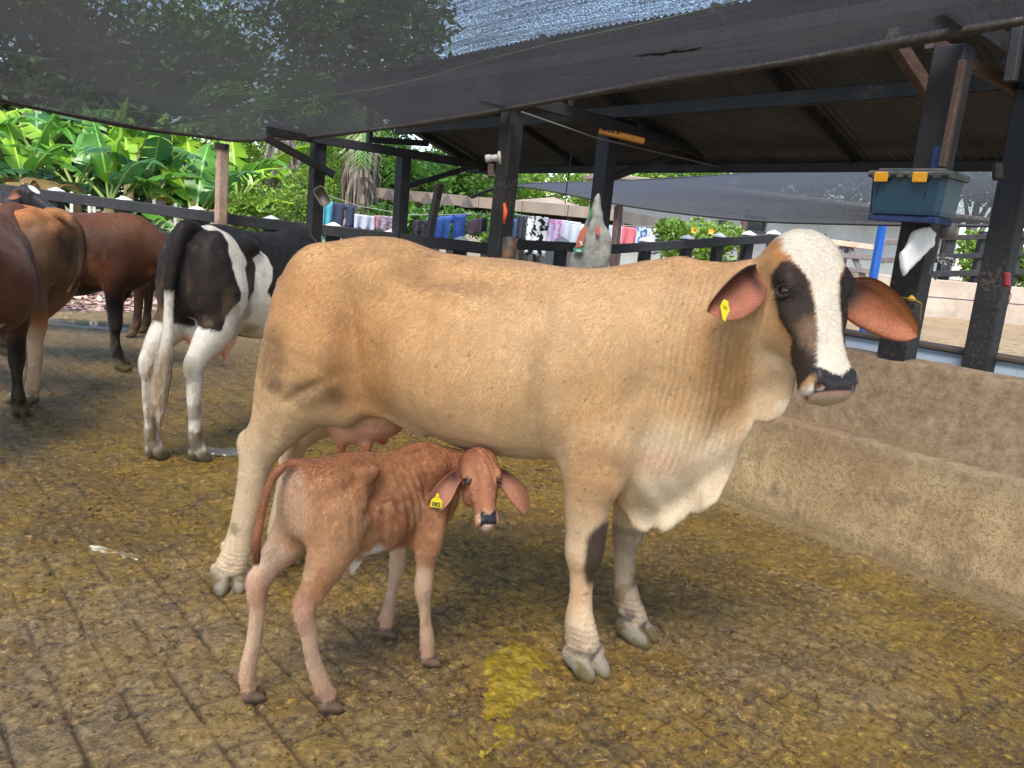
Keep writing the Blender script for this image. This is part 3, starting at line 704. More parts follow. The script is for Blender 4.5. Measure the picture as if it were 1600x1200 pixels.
def make_mother():
    root = empty('cow', (1.699, 2.387, 0), math.radians(-57))
    tag(root, 'big tan humped cow with a white blaze and black eye patches standing over the calf', 'cow')
    F = Field(axis(-0.86, 1.47, 0.008, [(0.76, 1.04, 0.005), (1.04, 1.47, 0.004)]), axis(-0.46, 0.40, 0.009, [(-0.46, 0.14, 0.006)]), axis(-0.04, 1.60, 0.008, [(-0.04, 0.2, 0.0055), (0.98, 1.60, 0.0048)]))
    F.loft([(-0.63, 1.10, 0.98, 0.02, 1.05), (-0.61, 1.20, 0.92, 0.09, 1.08), (-0.57, 1.275, 0.86, 0.17, 1.1), (-0.5, 1.35, 0.82, 0.22, 1.12), (-0.4, 1.388, 0.79, 0.24, 1.12), (-0.3, 1.408, 0.775, 0.25, 1.12),
            (-0.2, 1.412, 0.775, 0.262, 1.09), (-0.1, 1.395, 0.77, 0.285, 1.05), (0, 1.378, 0.745, 0.315, 1.02), (0.15, 1.375, 0.70, 0.345, 1.0), (0.3, 1.378, 0.69, 0.345, 1.0), (0.45, 1.372, 0.70, 0.31, 1.0),
            (0.55, 1.38, 0.71, 0.27, 1.02), (0.65, 1.40, 0.70, 0.235, 1.05), (0.75, 1.42, 0.67, 0.20, 1.08), (0.84, 1.445, 0.66, 0.165, 1.1), (0.92, 1.425, 0.70, 0.14, 1.12), (1.0, 1.39, 0.80, 0.12, 1.14), (1.07, 1.36, 0.95, 0.07, 1.17), (1.10, 1.28, 1.1, 0.02, 1.19)], et=1.9, eb=2.3)
    # neck swinging to the camera side
    F.chain([(0.78, 0, 1.16, 0.23), (0.92, -0.01, 1.19, 0.20), (1.06, -0.03, 1.24, 0.165), (1.17, -0.075, 1.30, 0.14)], 0.06, sy=1.45)
    F.chain([(0.95, -0.01, 1.36, 0.06), (1.08, -0.04, 1.40, 0.06), (1.17, -0.07, 1.46, 0.06)], 0.05)
    # dewlap sheet, brisket and throat flap
    dl = [(0.66, 0.80), (0.70, 0.64), (0.745, 0.56), (0.785, 0.505), (0.82, 0.492), (0.845, 0.50), (0.862, 0.522), (0.895, 0.512), (0.925, 0.53), (0.955, 0.562), (0.975, 0.592), (1.005, 0.60), (1.035, 0.632), (1.062, 0.66),
          (1.07, 0.70), (1.088, 0.75), (1.10, 0.80), (1.108, 0.86), (1.13, 0.925), (1.135, 0.95), (1.18, 0.962), (1.215, 0.995), (1.235, 1.06), (1.24, 1.2), (1.1, 1.3), (0.8, 1.3), (0.66, 1.1)]
    F.slab(dl, -0.025, 0.022, 0.055, 0.018, warp=lambda X, Z: 0.009 * np.sin(X * 42 + Z * 9) * np.clip((0.95 - Z) / 0.3, 0, 1) + 0.012 * np.sin(X * 23 - Z * 30) - np.clip(X - 1.0, 0, 1) * 0.45)
    F.ell((0.80, 0, 0.80), (0.16, 0.13, 0.20), 0.08)
    # haunches, thighs
    for s_ in (-1, 1):
        F.ell((-0.435, s_ * 0.13, 1.06), (0.175, 0.115, 0.30), 0.07)
        F.ell((-0.19, s_ * 0.185, 1.285), (0.075, 0.055, 0.055), 0.09)
        F.ell((-0.59, s_ * 0.07, 1.20), (0.045, 0.04, 0.05), 0.05)
        F.ell((0.63, s_ * 0.165, 0.98), (0.145, 0.085, 0.28), 0.07)
        F.ell((0.66, s_ * 0.15, 0.78), (0.11, 0.075, 0.16), 0.05)
    # near hind leg (stretched back), far hind leg
    F.chain([(-0.42, -0.165, 0.98, 0.19), (-0.47, -0.185, 0.84, 0.155), (-0.545, -0.19, 0.69, 0.095), (-0.612, -0.185, 0.585, 0.075), (-0.632, -0.185, 0.50, 0.060), (-0.655, -0.18, 0.37, 0.056), (-0.682, -0.18, 0.25, 0.051), (-0.700, -0.18, 0.17, 0.056), (-0.722, -0.18, 0.10, 0.06)], 0.05, sy=1.28)
    F.ell((-0.668, -0.185, 0.605), (0.035, 0.026, 0.045), 0.03)
    F.ell((-0.33, -0.165, 0.86), (0.11, 0.075, 0.15), 0.06, [(0.8, 0, 0.6), (0, 1, 0), (-0.6, 0, 0.8)])
    F.slab([(-0.44, 0.72), (-0.36, 0.755), (-0.25, 0.80), (-0.12, 0.79), (0.03, 0.74), (0.05, 0.85), (-0.2, 0.95), (-0.45, 0.95)], -0.155, 0.012, 0.06, 0.01)
    F.chain([(-0.36, 0.165, 0.98, 0.19), (-0.38, 0.18, 0.84, 0.15), (-0.48, 0.14, 0.71, 0.10), (-0.60, 0.125, 0.60, 0.068), (-0.655, 0.12, 0.52, 0.054), (-0.67, 0.12, 0.37, 0.048), (-0.69, 0.12, 0.25, 0.045), (-0.70, 0.12, 0.17, 0.05), (-0.70, 0.12, 0.09, 0.055)], 0.05, sy=1.28)
    # forelegs
    F.chain([(0.64, -0.15, 0.84, 0.115), (0.645, -0.155, 0.72, 0.098), (0.642, -0.155, 0.60, 0.078), (0.648, -0.155, 0.50, 0.069), (0.650, -0.155, 0.43, 0.066), (0.650, -0.155, 0.36, 0.044), (0.655, -0.155, 0.26, 0.039), (0.662, -0.155, 0.17, 0.051), (0.682, -0.155, 0.095, 0.058)], 0.04, sy=1.15)
    F.chain([(0.70, 0.15, 0.84, 0.11), (0.735, 0.15, 0.70, 0.09), (0.745, 0.15, 0.58, 0.07), (0.752, 0.15, 0.48, 0.060), (0.755, 0.15, 0.42, 0.060), (0.750, 0.15, 0.35, 0.043), (0.762, 0.15, 0.25, 0.040), (0.782, 0.15, 0.15, 0.049), (0.81, 0.15, 0.085, 0.055)], 0.04, sy=1.15)
    hoof_field(F, -0.725, -0.18, 0.0, 1.1, -0.95); hoof_field(F, -0.68, 0.12, 0, 1.0, -0.4); hoof_field(F, 0.70, -0.155, 0, 1.08, -0.72); hoof_field(F, 0.83, 0.15, 0, 1.05, -0.35)
    # udder
    F.ell((-0.27, -0.02, 0.745), (0.17, 0.125, 0.10), 0.04); F.ell((-0.31, -0.07, 0.695), (0.08, 0.06, 0.06), 0.03)
    for tx, ty, tl in ((-0.325, -0.085, 0.585), (-0.225, -0.075, 0.60), (-0.31, 0.05, 0.60), (-0.22, 0.05, 0.62)):
        F.chain([(tx - 0.004, ty, 0.68, 0.027), (tx, ty, 0.64, 0.021), (tx + 0.004, ty, tl + 0.012, 0.013)], 0.02)
    # tail down the rump
    F.chain([(-0.51, 0, 1.31, 0.035), (-0.57, 0.01, 1.25, 0.033), (-0.61, 0.02, 1.15, 0.025), (-0.63, 0.03, 0.95, 0.02), (-0.64, 0.05, 0.72, 0.016), (-0.64, 0.06, 0.55, 0.03), (-0.64, 0.06, 0.42, 0.012)], 0.02)
    # head
    fr = head_frame((1.192, -0.084, 1.531), 57, 63.5, 3)
    lo = fr[0] - 0.25; hi = fr[0] + 0.25; lo[1] -= 0.2; lo[2] -= 0.36
    hd_ = [(-0.035, 0.0, -0.03, 0.012, -0.015), (-0.02, 0.028, -0.06, 0.05, -0.02), (0.0, 0.045, -0.09, 0.075, -0.02), (0.05, 0.066, -0.13, 0.101, -0.02), (0.10, 0.073, -0.15, 0.107, -0.02), (0.15, 0.070, -0.165, 0.106, -0.02), (0.19, 0.066, -0.175, 0.098, -0.03),
            (0.24, 0.060, -0.175, 0.086, -0.04), (0.30, 0.053, -0.15, 0.074, -0.035), (0.36, 0.048, -0.112, 0.064, -0.02), (0.40, 0.048, -0.088, 0.067, -0.01), (0.435, 0.049, -0.080, 0.074, -0.008), (0.470, 0.045, -0.074, 0.077, -0.006), (0.490, 0.032, -0.060, 0.064, -0.014), (0.503, 0.012, -0.048, 0.046, -0.018), (0.511, -0.010, -0.034, 0.014, -0.02)]
    F.loft([(r[0], r[1], r[2], r[3] * (1.13 if r[0] < 0.27 else 1.10), r[4]) for r in hd_],
           0.05, fr, lo, hi, et=2.7, eb=2.2)
    for s_ in (-1, 1):
        F.ell(hp(fr, 0.152, s_ * 0.098, 0.034), (0.035, 0.022, 0.024), 0.03, [fr[1], fr[2], fr[3]])            # brow
        F.ell(hp(fr, 0.215, s_ * 0.086, -0.005), (0.07, 0.022, 0.022), 0.03, [unit(fr[1] - 0.1 * fr[3]), fr[2], fr[3]])   # cheek ridge
        F.ell(hp(fr, 0.20, s_ * 0.085, -0.10), (0.085, 0.03, 0.06), 0.04, [fr[1], fr[2], fr[3]])            # jaw muscle
        F.ell(hp(fr, 0.172, s_ * 0.117, 0.012), (0.027, 0.020, 0.022), 0.016, [fr[1], fr[2], fr[3]], sub=True)   # orbit
        F.ell(hp(fr, 0.460, s_ * 0.058, 0.028), (0.018, 0.010, 0.014), 0.010, [unit(fr[1] + 0.5 * fr[2] * s_), unit(fr[2] - 0.5 * s_ * fr[1]), fr[3]], sub=True)   # nostril
        F.ell(hp(fr, 0.442, s_ * 0.055, 0.036), (0.022, 0.016, 0.013), 0.015, [fr[1], fr[2], fr[3]])
    # mouth line
    F.ell(hp(fr, 0.490, 0, -0.036), (0.005, 0.082, 0.05), 0.008, [unit(fr[1] + 0.25 * fr[3]), fr[2], unit(fr[3] - 0.25 * fr[1])], sub=True)
    F.chain([tuple(hp(fr, 0.30, 0, -0.15)) + (0.03,), tuple(hp(fr, 0.22, 0, -0.19)) + (0.035,), tuple(hp(fr, 0.14, 0.0, -0.22)) + (0.06,)], 0.05)
    P, Q = F.mesh(); P = relax(P, Q, 2, 0.5); Nn = vnormals(P, Q)
    P = brush(P, Nn, [(-0.06, 1.325, 0.055, 0.05, 0, -0.026), (0.06, 1.30, 0.16, 0.03, 4, -0.020), (-0.02, 1.20, 0.10, 0.09, 0, -0.016), (0.10, 1.255, 0.10, 0.018, -14, 0.012), (-0.22, 1.10, 0.17, 0.03, -78, -0.016), (-0.30, 1.05, 0.14, 0.04, -80, 0.010), (-0.11, 1.05, 0.04, 0.16, 0, -0.010), (-0.30, 0.90, 0.05, 0.12, -25, 0.010), (-0.47, 0.93, 0.06, 0.09, 20, -0.014),
                      (-0.36, 0.87, 0.09, 0.02, 35, -0.014), (0.12, 1.27, 0.12, 0.02, -20, 0.008), (0.46, 1.08, 0.028, 0.18, 0, -0.012), (0.455, 0.88, 0.03, 0.12, 6, -0.010), (0.63, 1.2, 0.05, 0.14, -12, 0.010), (0.76, 1.0, 0.05, 0.10, -20, -0.012),
                      (-0.56, 1.24, 0.05, 0.06, 0, -0.012), (0.74, 0.74, 0.03, 0.06, 20, -0.012), (-0.52, 0.66, 0.03, 0.10, -25, -0.007, -1), (0.2, 0.75, 0.2, 0.02, 0, -0.006), (0.55, 0.77, 0.02, 0.06, 0, -0.008), (0.92, 1.38, 0.03, 0.05, 0, -0.006)])
    x, y, z = P.T
    # ribs, faint
    rb = np.sin((x + z * 0.12) * 2 * math.pi / 0.075) * 0.0016 * sstep(-0.02, 0.1, x) * (1 - sstep(0.4, 0.5, x)) * sstep(0.75, 0.9, z) * (1 - sstep(1.15, 1.3, z))
    # neck folds in the skin itself
    fm = sstep(0.76, 0.86, x) * (1 - sstep(1.10, 1.18, x)) * sstep(0.62, 0.8, z) * (1 - sstep(1.36, 1.44, z)) * (y < 0.02)
    ph = (x - 0.10 * (z - 1.0) + 0.012 * np.sin(z * 11) + 0.05 * fbm(x * 5, z * 3, 0, 3))
    fd = (-np.abs(np.sin(ph * math.pi / 0.021)) ** 0.7 + 0.6) * 0.0024 * fm * np.clip(2.4 * fbm(x * 8, y * 8, z * 3.0, 4) - 0.55, 0.05, 1.3)
    wr2 = sstep(0.30, 0.42, x) * (1 - sstep(0.72, 0.8, x)) * sstep(0.7, 0.8, z) * (1 - sstep(1.0, 1.2, z)) * np.sin(ph * 2 * math.pi / 0.045) * 0.0012 * fbm(x * 7, z * 7, 0, 8)
    dw = sstep(0.70, 0.78, x) * (1 - sstep(0.66, 0.86, z)) * (z > 0.47) * np.sin((x * 0.9 + z * 0.55) * 2 * math.pi / 0.085 + 3 * fbm(x * 5, z * 5, 0, 5)) * 0.0018
    sk = (np.abs(fbm(x * 7 + z * 3, y * 7, z * 9, 15, 3) - 0.5) * -0.006 + (fbm(x * 5, y * 5, z * 5, 16, 2) - 0.5) * 0.012) * (z > 0.5) * (x < 1.05)
    P = P + Nn * (sk + rb + fd + wr2 + dw + (fbm(x * 14, y * 14, z * 14, 9) - 0.5) * 0.004 * (z < 0.98) + (fbm(x * 45, y * 45, z * 45, 19, 3) - 0.5) * 0.006 * sstep(0.2, 0.1, z) + np.sin(z * 330 + x * 40) * 0.0012 * sstep(0.20, 0.16, z) * sstep(0.06, 0.09, z))[:, None]
    # ---------------- coat
    n1 = fbm(x * 5, y * 5, z * 5, 11); n2 = fbm(x * 16, y * 16, z * 16, 12, 3)
    tan = np.array(lin((196, 150, 100))); cream = np.array(lin((218, 188, 148))); org = np.array(lin((174, 118, 66))); brn = np.array(lin((98, 72, 50))); pale = np.array(lin((220, 198, 166)))
    C = mix(tan, cream, np.clip(sstep(0.98, 0.68, z) * 0.55 + sstep(-0.1, 0.5, x) * 0.30 * sstep(0.2, 0.6, n1), 0, 1))
    C = mix(C, org, np.clip(0.55 * ring(x, z, -0.18, 0.97, 0.13, 0.24, (n1 - 0.5) * 0.9, 0.5) + 0.40 * ring(x, z, -0.45, 1.16, 0.28, 0.13, (n1 - 0.5), 0.5) + 0.25 * ring(x, z, 0.85, 1.42, 0.3, 0.06, 0, 0.5) + 0.6 * ring(x, z, 0.67, 0.68, 0.1, 0.17, 0, 0.5) * (y < 0), 0, 0.8))
    C = mix(C, brn, np.clip(0.55 * ring(x, z, -0.50, 0.95, 0.07, 0.12, (n2 - 0.5) * 0.8, 0.6) + 0.60 * ring(x, z, -0.36, 0.855, 0.13, 0.05, (n2 - 0.5) * 0.8, 0.6) + 0.30 * ring(x, z, -0.27, 1.0, 0.035, 0.15, (n2 - 0.5), 0.7) + 0.28 * ring(x, z, -0.04, 1.32, 0.05, 0.06, 0, 0.7) + 0.30 * ring(x, z, -0.635, 1.22, 0.05, 0.05, (n2 - 0.5), 0.6)
                        + 0.25 * ring(x, z, 0.47, 1.0, 0.03, 0.2, (n2 - .5), 0.7) + 0.25 * ring(x, z, 0.14, 1.28, 0.16, 0.03, 0, .7), 0, 1))  # brown coat patches; those in dents and folds are shading put into the colour
    # dark streaks along the neck folds: crease shading painted into the coat
    C = mix(C, brn, np.clip(fm * sstep(0.70, 0.98, np.abs(np.cos(ph * math.pi / 0.021))) * 0.24 * np.clip(2.2 * n2 - 0.4, 0.2, 1.4) * (0.5 + n1) + 0.35 * ring(x, z, 1.03, 1.05, 0.07, 0.22, (n2 - .5) * 1.4, 0.6), 0, 0.7))
    C = mix(C, pale, np.clip(sstep(0.74, 0.86, x) * sstep(0.98, 0.78, z) * (z > 0.4) * 0.85 + sstep(1.08, 1.14, x) * sstep(1.22, 1.0, z) * 0.6, 0, 0.85) * (z > 0.44))
    C = mix(C, lin((206, 150, 112)), ring(x, z, 0.86, 0.78, 0.10, 0.05, (n2 - .5), 0.7) * 0.45)
    # legs paler, black inside the near knee, grey pasterns, dirty hooves
    lg = sstep(0.72, 0.52, z) * ((x < 0.1) | (z < 0.47) | (y < -0.1) | (y > 0.1)); C = mix(C, pale, lg * 0.55 * (x < -0.3) + lg * 0.35 * (x > 0.3))
    C = mix(C, lin((205, 150, 105)), ring(x, z, 0.66, 0.33, 0.05, 0.09, (n2 - .5), .6) * (y < 0) * 0.5)
    blk = np.array(lin((48, 36, 30)))
    C = mix(C, blk, np.clip(ring(x, z, 0.715, 0.475, 0.046, 0.080, (n2 - .5) * 0.6, .4) * (y < 0) * 1.6 + ring(x, z, 0.695, 0.395, 0.030, 0.08, (n2 - .5) * 0.6, .5) * (y < 0) * 1.2, 0, 0.93))
    C = mix(C, lin((104, 92, 84)), np.clip((y > 0) * (x > 0.5) * sstep(0.52, 0.40, z) * 0.55 + sstep(0.16, 0.1, z) * (n2 > 0.48) * 0.45, 0, 1))
    C = mix(C, mix(np.tile(np.array(lin((132, 122, 104))), (len(x), 1)), lin((96, 78, 44)), sstep(0.45, 0.6, n2)), sstep(0.085, 0.055, z + 0.05 * (n2 - 0.5)) * 0.95)
    C = mix(C, lin((72, 66, 60)), ring(x, z, 0.70, 0.085, 0.09, 0.012, (n2 - .5) * 1.5, .6) * 0.7)
    C = mix(C, lin((150, 118, 104)), ring(x, z, 0.66, 0.13, 0.05, 0.035, (n2 - .5) * 1.5, .6) * 0.5 * (y < 0))
    C = mix(C, lin((98, 84, 50)), np.clip(sstep(0.05, 0.0, z) + (z < 0.3) * sstep(0.62, 0.72, n2) * 0.55 + (x > .5) * (y > 0) * (z < 0.45) * sstep(0.5, 0.6, n2) * 0.5, 0, 0.9))
    # udder and teats
    C = mix(C, lin((222, 160, 126)), ring(x, z, -0.26, 0.69, 0.17, 0.085, 0, .3) * (z < 0.76) * (np.abs(y) < 0.145) * 0.85)
    C = mix(C, lin((196, 112, 84)), sstep(0.66, 0.62, z) * (np.abs(x + 0.27) < 0.09) * (np.abs(y) < 0.12))
    # head markings in the head's own frame
    o, A, Wd, Nh = fr; d = P - o; t = d @ A; w = d @ Wd; n = d @ Nh
    H = (t > -0.06) & (n > -0.20) & (np.abs(w) < 0.14) & (x > 1.06) & (z > 0.97)
    wn = (n2 - 0.5) * 0.02 + (n1 - .5) * 0.02 + (fbm(x * 110, y * 110, z * 60, 14, 2) - 0.5) * 0.016
    hc = mix(lin((192, 150, 106)), lin((208, 178, 140)), sstep(-0.02, -0.12, n))
    hc = mix(hc, lin((196, 132, 74)), np.clip(sstep(0.02, -0.01, t + wn) * 0.7 + ring(t, np.abs(w), 0.06, 0.085, 0.08, 0.035, 0, .4) * (n > -0.07) * 0.75 + ring(t, n, 0.27, -0.08, 0.06, 0.06, 0, .6) * 0.3, 0, 1))
    bw_ = np.interp(t, [-0.04, 0.0, 0.05, 0.10, 0.16, 0.24, 0.32, 0.40, 0.46, 0.6], [0.05, 0.080, 0.100, 0.086, 0.050, 0.040, 0.042, 0.054, 0.068, 0.1])
    blaze = sstep(bw_ + 0.007, bw_ - 0.007, np.abs(w + wn * 0.6)) * (n > -0.035)
    blaze = np.maximum(blaze, sstep(0.45, 0.47, t + wn * 0.5) * (n > -0.2))
    # black patches: round the eye and down the cheek
    aw = np.abs(w)
    pat = poly_mask(t, n - 0.35 * np.clip(0.09 - aw, -0.02, 0.06) * 0 , [(0.085, 0.035), (0.10, 0.075), (0.16, 0.085), (0.25, 0.085), (0.33, 0.06), (0.40, 0.055), (0.425, 0.035), (0.455, -0.02), (0.455, -0.09), (0.40, -0.12), (0.35, -0.06), (0.30, -0.022), (0.25, -0.03), (0.20, -0.022), (0.15, -0.02), (0.11, -0.012)], 0.006, wn * 0.7)
    pat = pat * sstep(bw_ - 0.004, bw_ + 0.010, aw + wn * 0.5)
    black = np.array(lin((46, 38, 36)))
    hc = mix(hc, lin((230, 218, 198)), blaze)
    hc = mix(hc, lin((176, 116, 66)), np.clip(ring(t, aw, 0.10, 0.075, 0.05, 0.03, wn * 20, .5) * 0.8 * (n > 0), 0, 1) * (1 - blaze))
    hc = mix(hc, black, pat * np.where(w > 0, 1.0, 0.96))
    hc = mix(hc, lin((150, 118, 92)), ring(t, n, 0.320, 0.032, 0.05, 0.026, (n2 - .5) * 1.4, .7) * 0.8 * (w < 0) * pat)
    # muzzle
    muz = sstep(0.420, 0.430, t - 0.014 * np.cos(w * 45)) * sstep(0.490, 0.484, t) * sstep(-0.030, -0.020, n + 0.3 * (t - 0.45)) * sstep(0.079, 0.068, aw)
    hc = mix(hc, lin((50, 45, 47)), muz)
    hc = mix(hc, lin((205, 160, 140)), ring(t, aw, 0.468, 0.056, 0.012, 0.009, 0, .4) * (n > 0.0) * (n < 0.04) * 0.8)
    hc = mix(hc, lin((188, 140, 118)), sstep(0.482, 0.487, t) * sstep(0.497, 0.491, t) * (n > -0.05) * 0.7)
    hc = mix(hc, lin((196, 170, 132)), sstep(0.490, 0.496, t) * 0.9)
    hm = sstep(-0.235, -0.12, n) * sstep(-0.09, -0.05, t) * sstep(1.07, 1.13, x) * sstep(0.19, 0.15, aw) * sstep(0.95, 1.0, z)
    C = mix(C, hc, hm)
    wet = muz * hm * 0.9 + ring(x, z, 0.71, 0.45, 0.03, 0.09, 0, .5) * 0.2
    parts = [(P, Q, C, wet)]
    V_ = fr
    # ears
    inn = lin((158, 94, 58)); outr = lin((150, 92, 58)); dk = lin((60, 50, 48))
    parts.append(ear_geo([(1.325, -0.085, 1.395), (1.385, -0.075, 1.370), (1.455, -0.055, 1.338), (1.515, -0.035, 1.305), (1.572, -0.02, 1.275)], [0.034, 0.076, 0.084, 0.072, 0.036], (0.36, 0.0, 0.93), (-0.15, -1, 0.12), 0.55, 0.012, inn, outr, dk, curl=0.25, rim=lin((112, 62, 38)), pink=lin((206, 128, 96))))
    parts.append(ear_geo([(1.076, -0.140, 1.424), (1.052, -0.170, 1.398), (1.018, -0.198, 1.362), (0.984, -0.215, 1.324), (0.950, -0.22, 1.292)], [0.036, 0.066, 0.078, 0.070, 0.034], (-0.60, 0.15, 0.70), (0.55, -0.80, -0.10), 1.1, 0.013, lin((96, 54, 36)), lin((170, 122, 82)), lin((48, 32, 26)), curl=0.5, rim=lin((110, 66, 44)), pink=lin((176, 104, 78))))
    for s_ in (-1, 1):
        c = hp(fr, 0.172, s_ * 0.098, 0.016); out = unit(Wd * s_ * 0.85 + Nh * 0.53); sd_ = unit(np.cross(out, A)); up = unit(-A - out * float(-A @ out)); sd_ = unit(np.cross(up, out))
        eye_obj(root, c, out, 0.0215)
        parts.append(lid_geo(c + out * 0.008, out, up, sd_, 0.020, lin((58, 48, 44))))
    ey = np.min([np.linalg.norm(P - hp(fr, 0.172, q * 0.102, 0.020), axis=1) for q in (-1, 1)], axis=0)
    tk = fbm(x * 75, y * 75, z * 75, 17, 2) > 0.80; C = np.where((tk & (x < 1.1))[:, None], C * 0.45, C)
    coat(root, P, Q, C, (ey > 0.030) * (1 - muz * hm) * (z > 0.10) * (1 - sstep(0.66, 0.60, z) * (np.abs(x + 0.27) < 0.12) * (np.abs(y) < 0.12)) * (1 + 2.0 * hm), 190000, 0.0125, 0.0017, 5, jit=0.09)
    body = assemble('body', parts, M['hide_folds'], root, lambda V: np.concatenate([fm * 0.22, np.zeros(len(V) - len(fm))]))
    # ear tag
    tg = MB(); c = Vector((0.998, -0.232, 1.305))
    a = Vector((0.45, -0.85, 0.2)).normalized(); up = Vector((0.12, -0.1, 1)).normalized(); r = up.cross(a).normalized(); up = a.cross(r)
    out = [(-0.004, 0.030), (0.009, 0.026), (0.012, 0.012), (0.018, -0.002), (0.006, -0.036), (-0.003, -0.030), (-0.014, 0.006), (-0.009, 0.024)]
    vs = [c + r * p + up * q + a * h for h in (0.0, 0.004) for p, q in out]; k = len(out)
    tg.add(vs, [tuple(range(k - 1, -1, -1)), tuple(range(k, 2 * k))] + [(i, (i + 1) % k, k + (i + 1) % k, k + i) for i in range(k)])
    to = tg.build('ear_tag', M['tag_yellow'], root)
    MB().tube([c + up * 0.012 + a * 0.001, c + up * 0.012 + a * 0.011], 0.006, 8).build('tag_button', M['tag_yellow'], to)
    return root, fr
def make_calf():
    root = empty('calf', (1.25, 2.10, 0), math.radians(8))
    tag(root, 'small reddish brown calf with long drooping ears and a yellow tag', 'calf')
    F = Field(axis(-0.42, 0.56, 0.0055, [(0.28, 0.56, 0.0036)]), axis(-0.44, 0.24, 0.0055, [(-0.40, -0.04, 0.0036)]), axis(-0.03, 0.84, 0.0055, [(0.42, 0.80, 0.0042)]))
    F.loft([(-0.275, 0.70, 0.62, 0.01, 0.66), (-0.26, 0.735, 0.57, 0.05, 0.66), (-0.22, 0.762, 0.53, 0.082, 0.66), (-0.15, 0.768, 0.49, 0.098, 0.65), (-0.06, 0.772, 0.45, 0.098, 0.62), (0.0, 0.765, 0.43, 0.102, 0.58),
            (0.08, 0.752, 0.42, 0.112, 0.57), (0.16, 0.756, 0.41, 0.108, 0.58), (0.22, 0.764, 0.405, 0.095, 0.58), (0.28, 0.755, 0.41, 0.082, 0.58), (0.34, 0.725, 0.44, 0.065, 0.58), (0.39, 0.69, 0.50, 0.045, 0.59), (0.41, 0.64, 0.56, 0.015, 0.6)], et=1.7, eb=2.2)
    for s_ in (-1, 1):
        F.ell((-0.155, s_ * 0.062, 0.62), (0.100, 0.052, 0.125), 0.035)
        F.ell((-0.035, s_ * 0.074, 0.722), (0.034, 0.022, 0.022), 0.035)
        F.ell((-0.245, s_ * 0.030, 0.72), (0.022, 0.018, 0.025), 0.02)
        F.ell((0.235, s_ * 0.075, 0.56), (0.060, 0.032, 0.13), 0.03)
    F.chain([(-0.13, -0.062, 0.60, 0.095), (-0.165, -0.080, 0.51, 0.076), (-0.225, -0.098, 0.425, 0.050), (-0.268, -0.105, 0.365, 0.042), (-0.252, -0.106, 0.29, 0.031), (-0.235, -0.107, 0.20, 0.0285), (-0.202, -0.108, 0.105, 0.032), (-0.172, -0.108, 0.055, 0.030)], 0.025, sy=1.25)
    F.chain([(-0.15, 0.062, 0.60, 0.092), (-0.195, 0.075, 0.51, 0.072), (-0.262, 0.083, 0.435, 0.048), (-0.305, 0.085, 0.375, 0.041), (-0.303, 0.085, 0.30, 0.031), (-0.312, 0.085, 0.20, 0.0295), (-0.330, 0.085, 0.105, 0.032), (-0.325, 0.085, 0.055, 0.030)], 0.025, sy=1.25)
    F.ell((-0.290, -0.106, 0.385), (0.020, 0.016, 0.028), 0.015); F.ell((-0.325, 0.085, 0.395), (0.020, 0.016, 0.028), 0.015)
    F.chain([(0.215, -0.082, 0.55, 0.062), (0.195, -0.105, 0.455, 0.052), (0.188, -0.110, 0.38, 0.037), (0.186, -0.110, 0.30, 0.036), (0.196, -0.110, 0.245, 0.028), (0.207, -0.110, 0.18, 0.0255), (0.222, -0.110, 0.10, 0.031), (0.232, -0.110, 0.05, 0.029)], 0.025, sy=1.1)
    F.chain([(0.265, 0.080, 0.50, 0.055), (0.275, 0.120, 0.40, 0.042), (0.278, 0.130, 0.33, 0.036), (0.280, 0.130, 0.27, 0.036), (0.272, 0.130, 0.22, 0.027), (0.258, 0.130, 0.15, 0.025), (0.248, 0.130, 0.09, 0.031), (0.248, 0.130, 0.05, 0.029)], 0.025, sy=1.1)
    for hx, hy, a in ((-0.162, -0.108, -0.6), (-0.312, 0.085, -0.5), (0.243, -0.110, -0.75), (0.252, 0.130, -0.8)): hoof_field(F, hx, hy, 0.0, 0.54, a, k=0.005)
    # tail: lifted, then hanging clear of the rump
    F.chain([(-0.225, 0, 0.758, 0.020), (-0.262, 0.004, 0.766, 0.014), (-0.300, 0.010, 0.750, 0.012), (-0.325, 0.018, 0.70, 0.011), (-0.342, 0.022, 0.62, 0.011), (-0.352, 0.024, 0.55, 0.013), (-0.350, 0.022, 0.485, 0.010)], 0.014)
    # neck turned back to the camera side, head
    F.chain([(0.26, 0, 0.655, 0.082), (0.34, -0.025, 0.660, 0.066), (0.385, -0.075, 0.678, 0.055), (0.385, -0.125, 0.700, 0.050)], 0.03, sy=1.1)
    fr = head_frame((0.350, -0.150, 0.746), 122, 47, 2)
    F.loft([(-0.020, 0.004, -0.02, 0.010, -0.01), (-0.010, 0.020, -0.035, 0.035, -0.012), (0.0, 0.028, -0.05, 0.048, -0.012), (0.03, 0.040, -0.075, 0.060, -0.012), (0.065, 0.042, -0.085, 0.063, -0.014), (0.09, 0.038, -0.088, 0.060, -0.016), (0.12, 0.030, -0.085, 0.050, -0.018),
            (0.155, 0.025, -0.068, 0.040, -0.014), (0.19, 0.024, -0.050, 0.034, -0.008), (0.215, 0.025, -0.044, 0.036, -0.004), (0.235, 0.022, -0.040, 0.036, -0.004), (0.252, 0.010, -0.030, 0.026, -0.008), (0.260, -0.002, -0.018, 0.008, -0.010)],
           0.02, fr, fr[0] - 0.26, fr[0] + 0.26, et=2.5, eb=2.1)
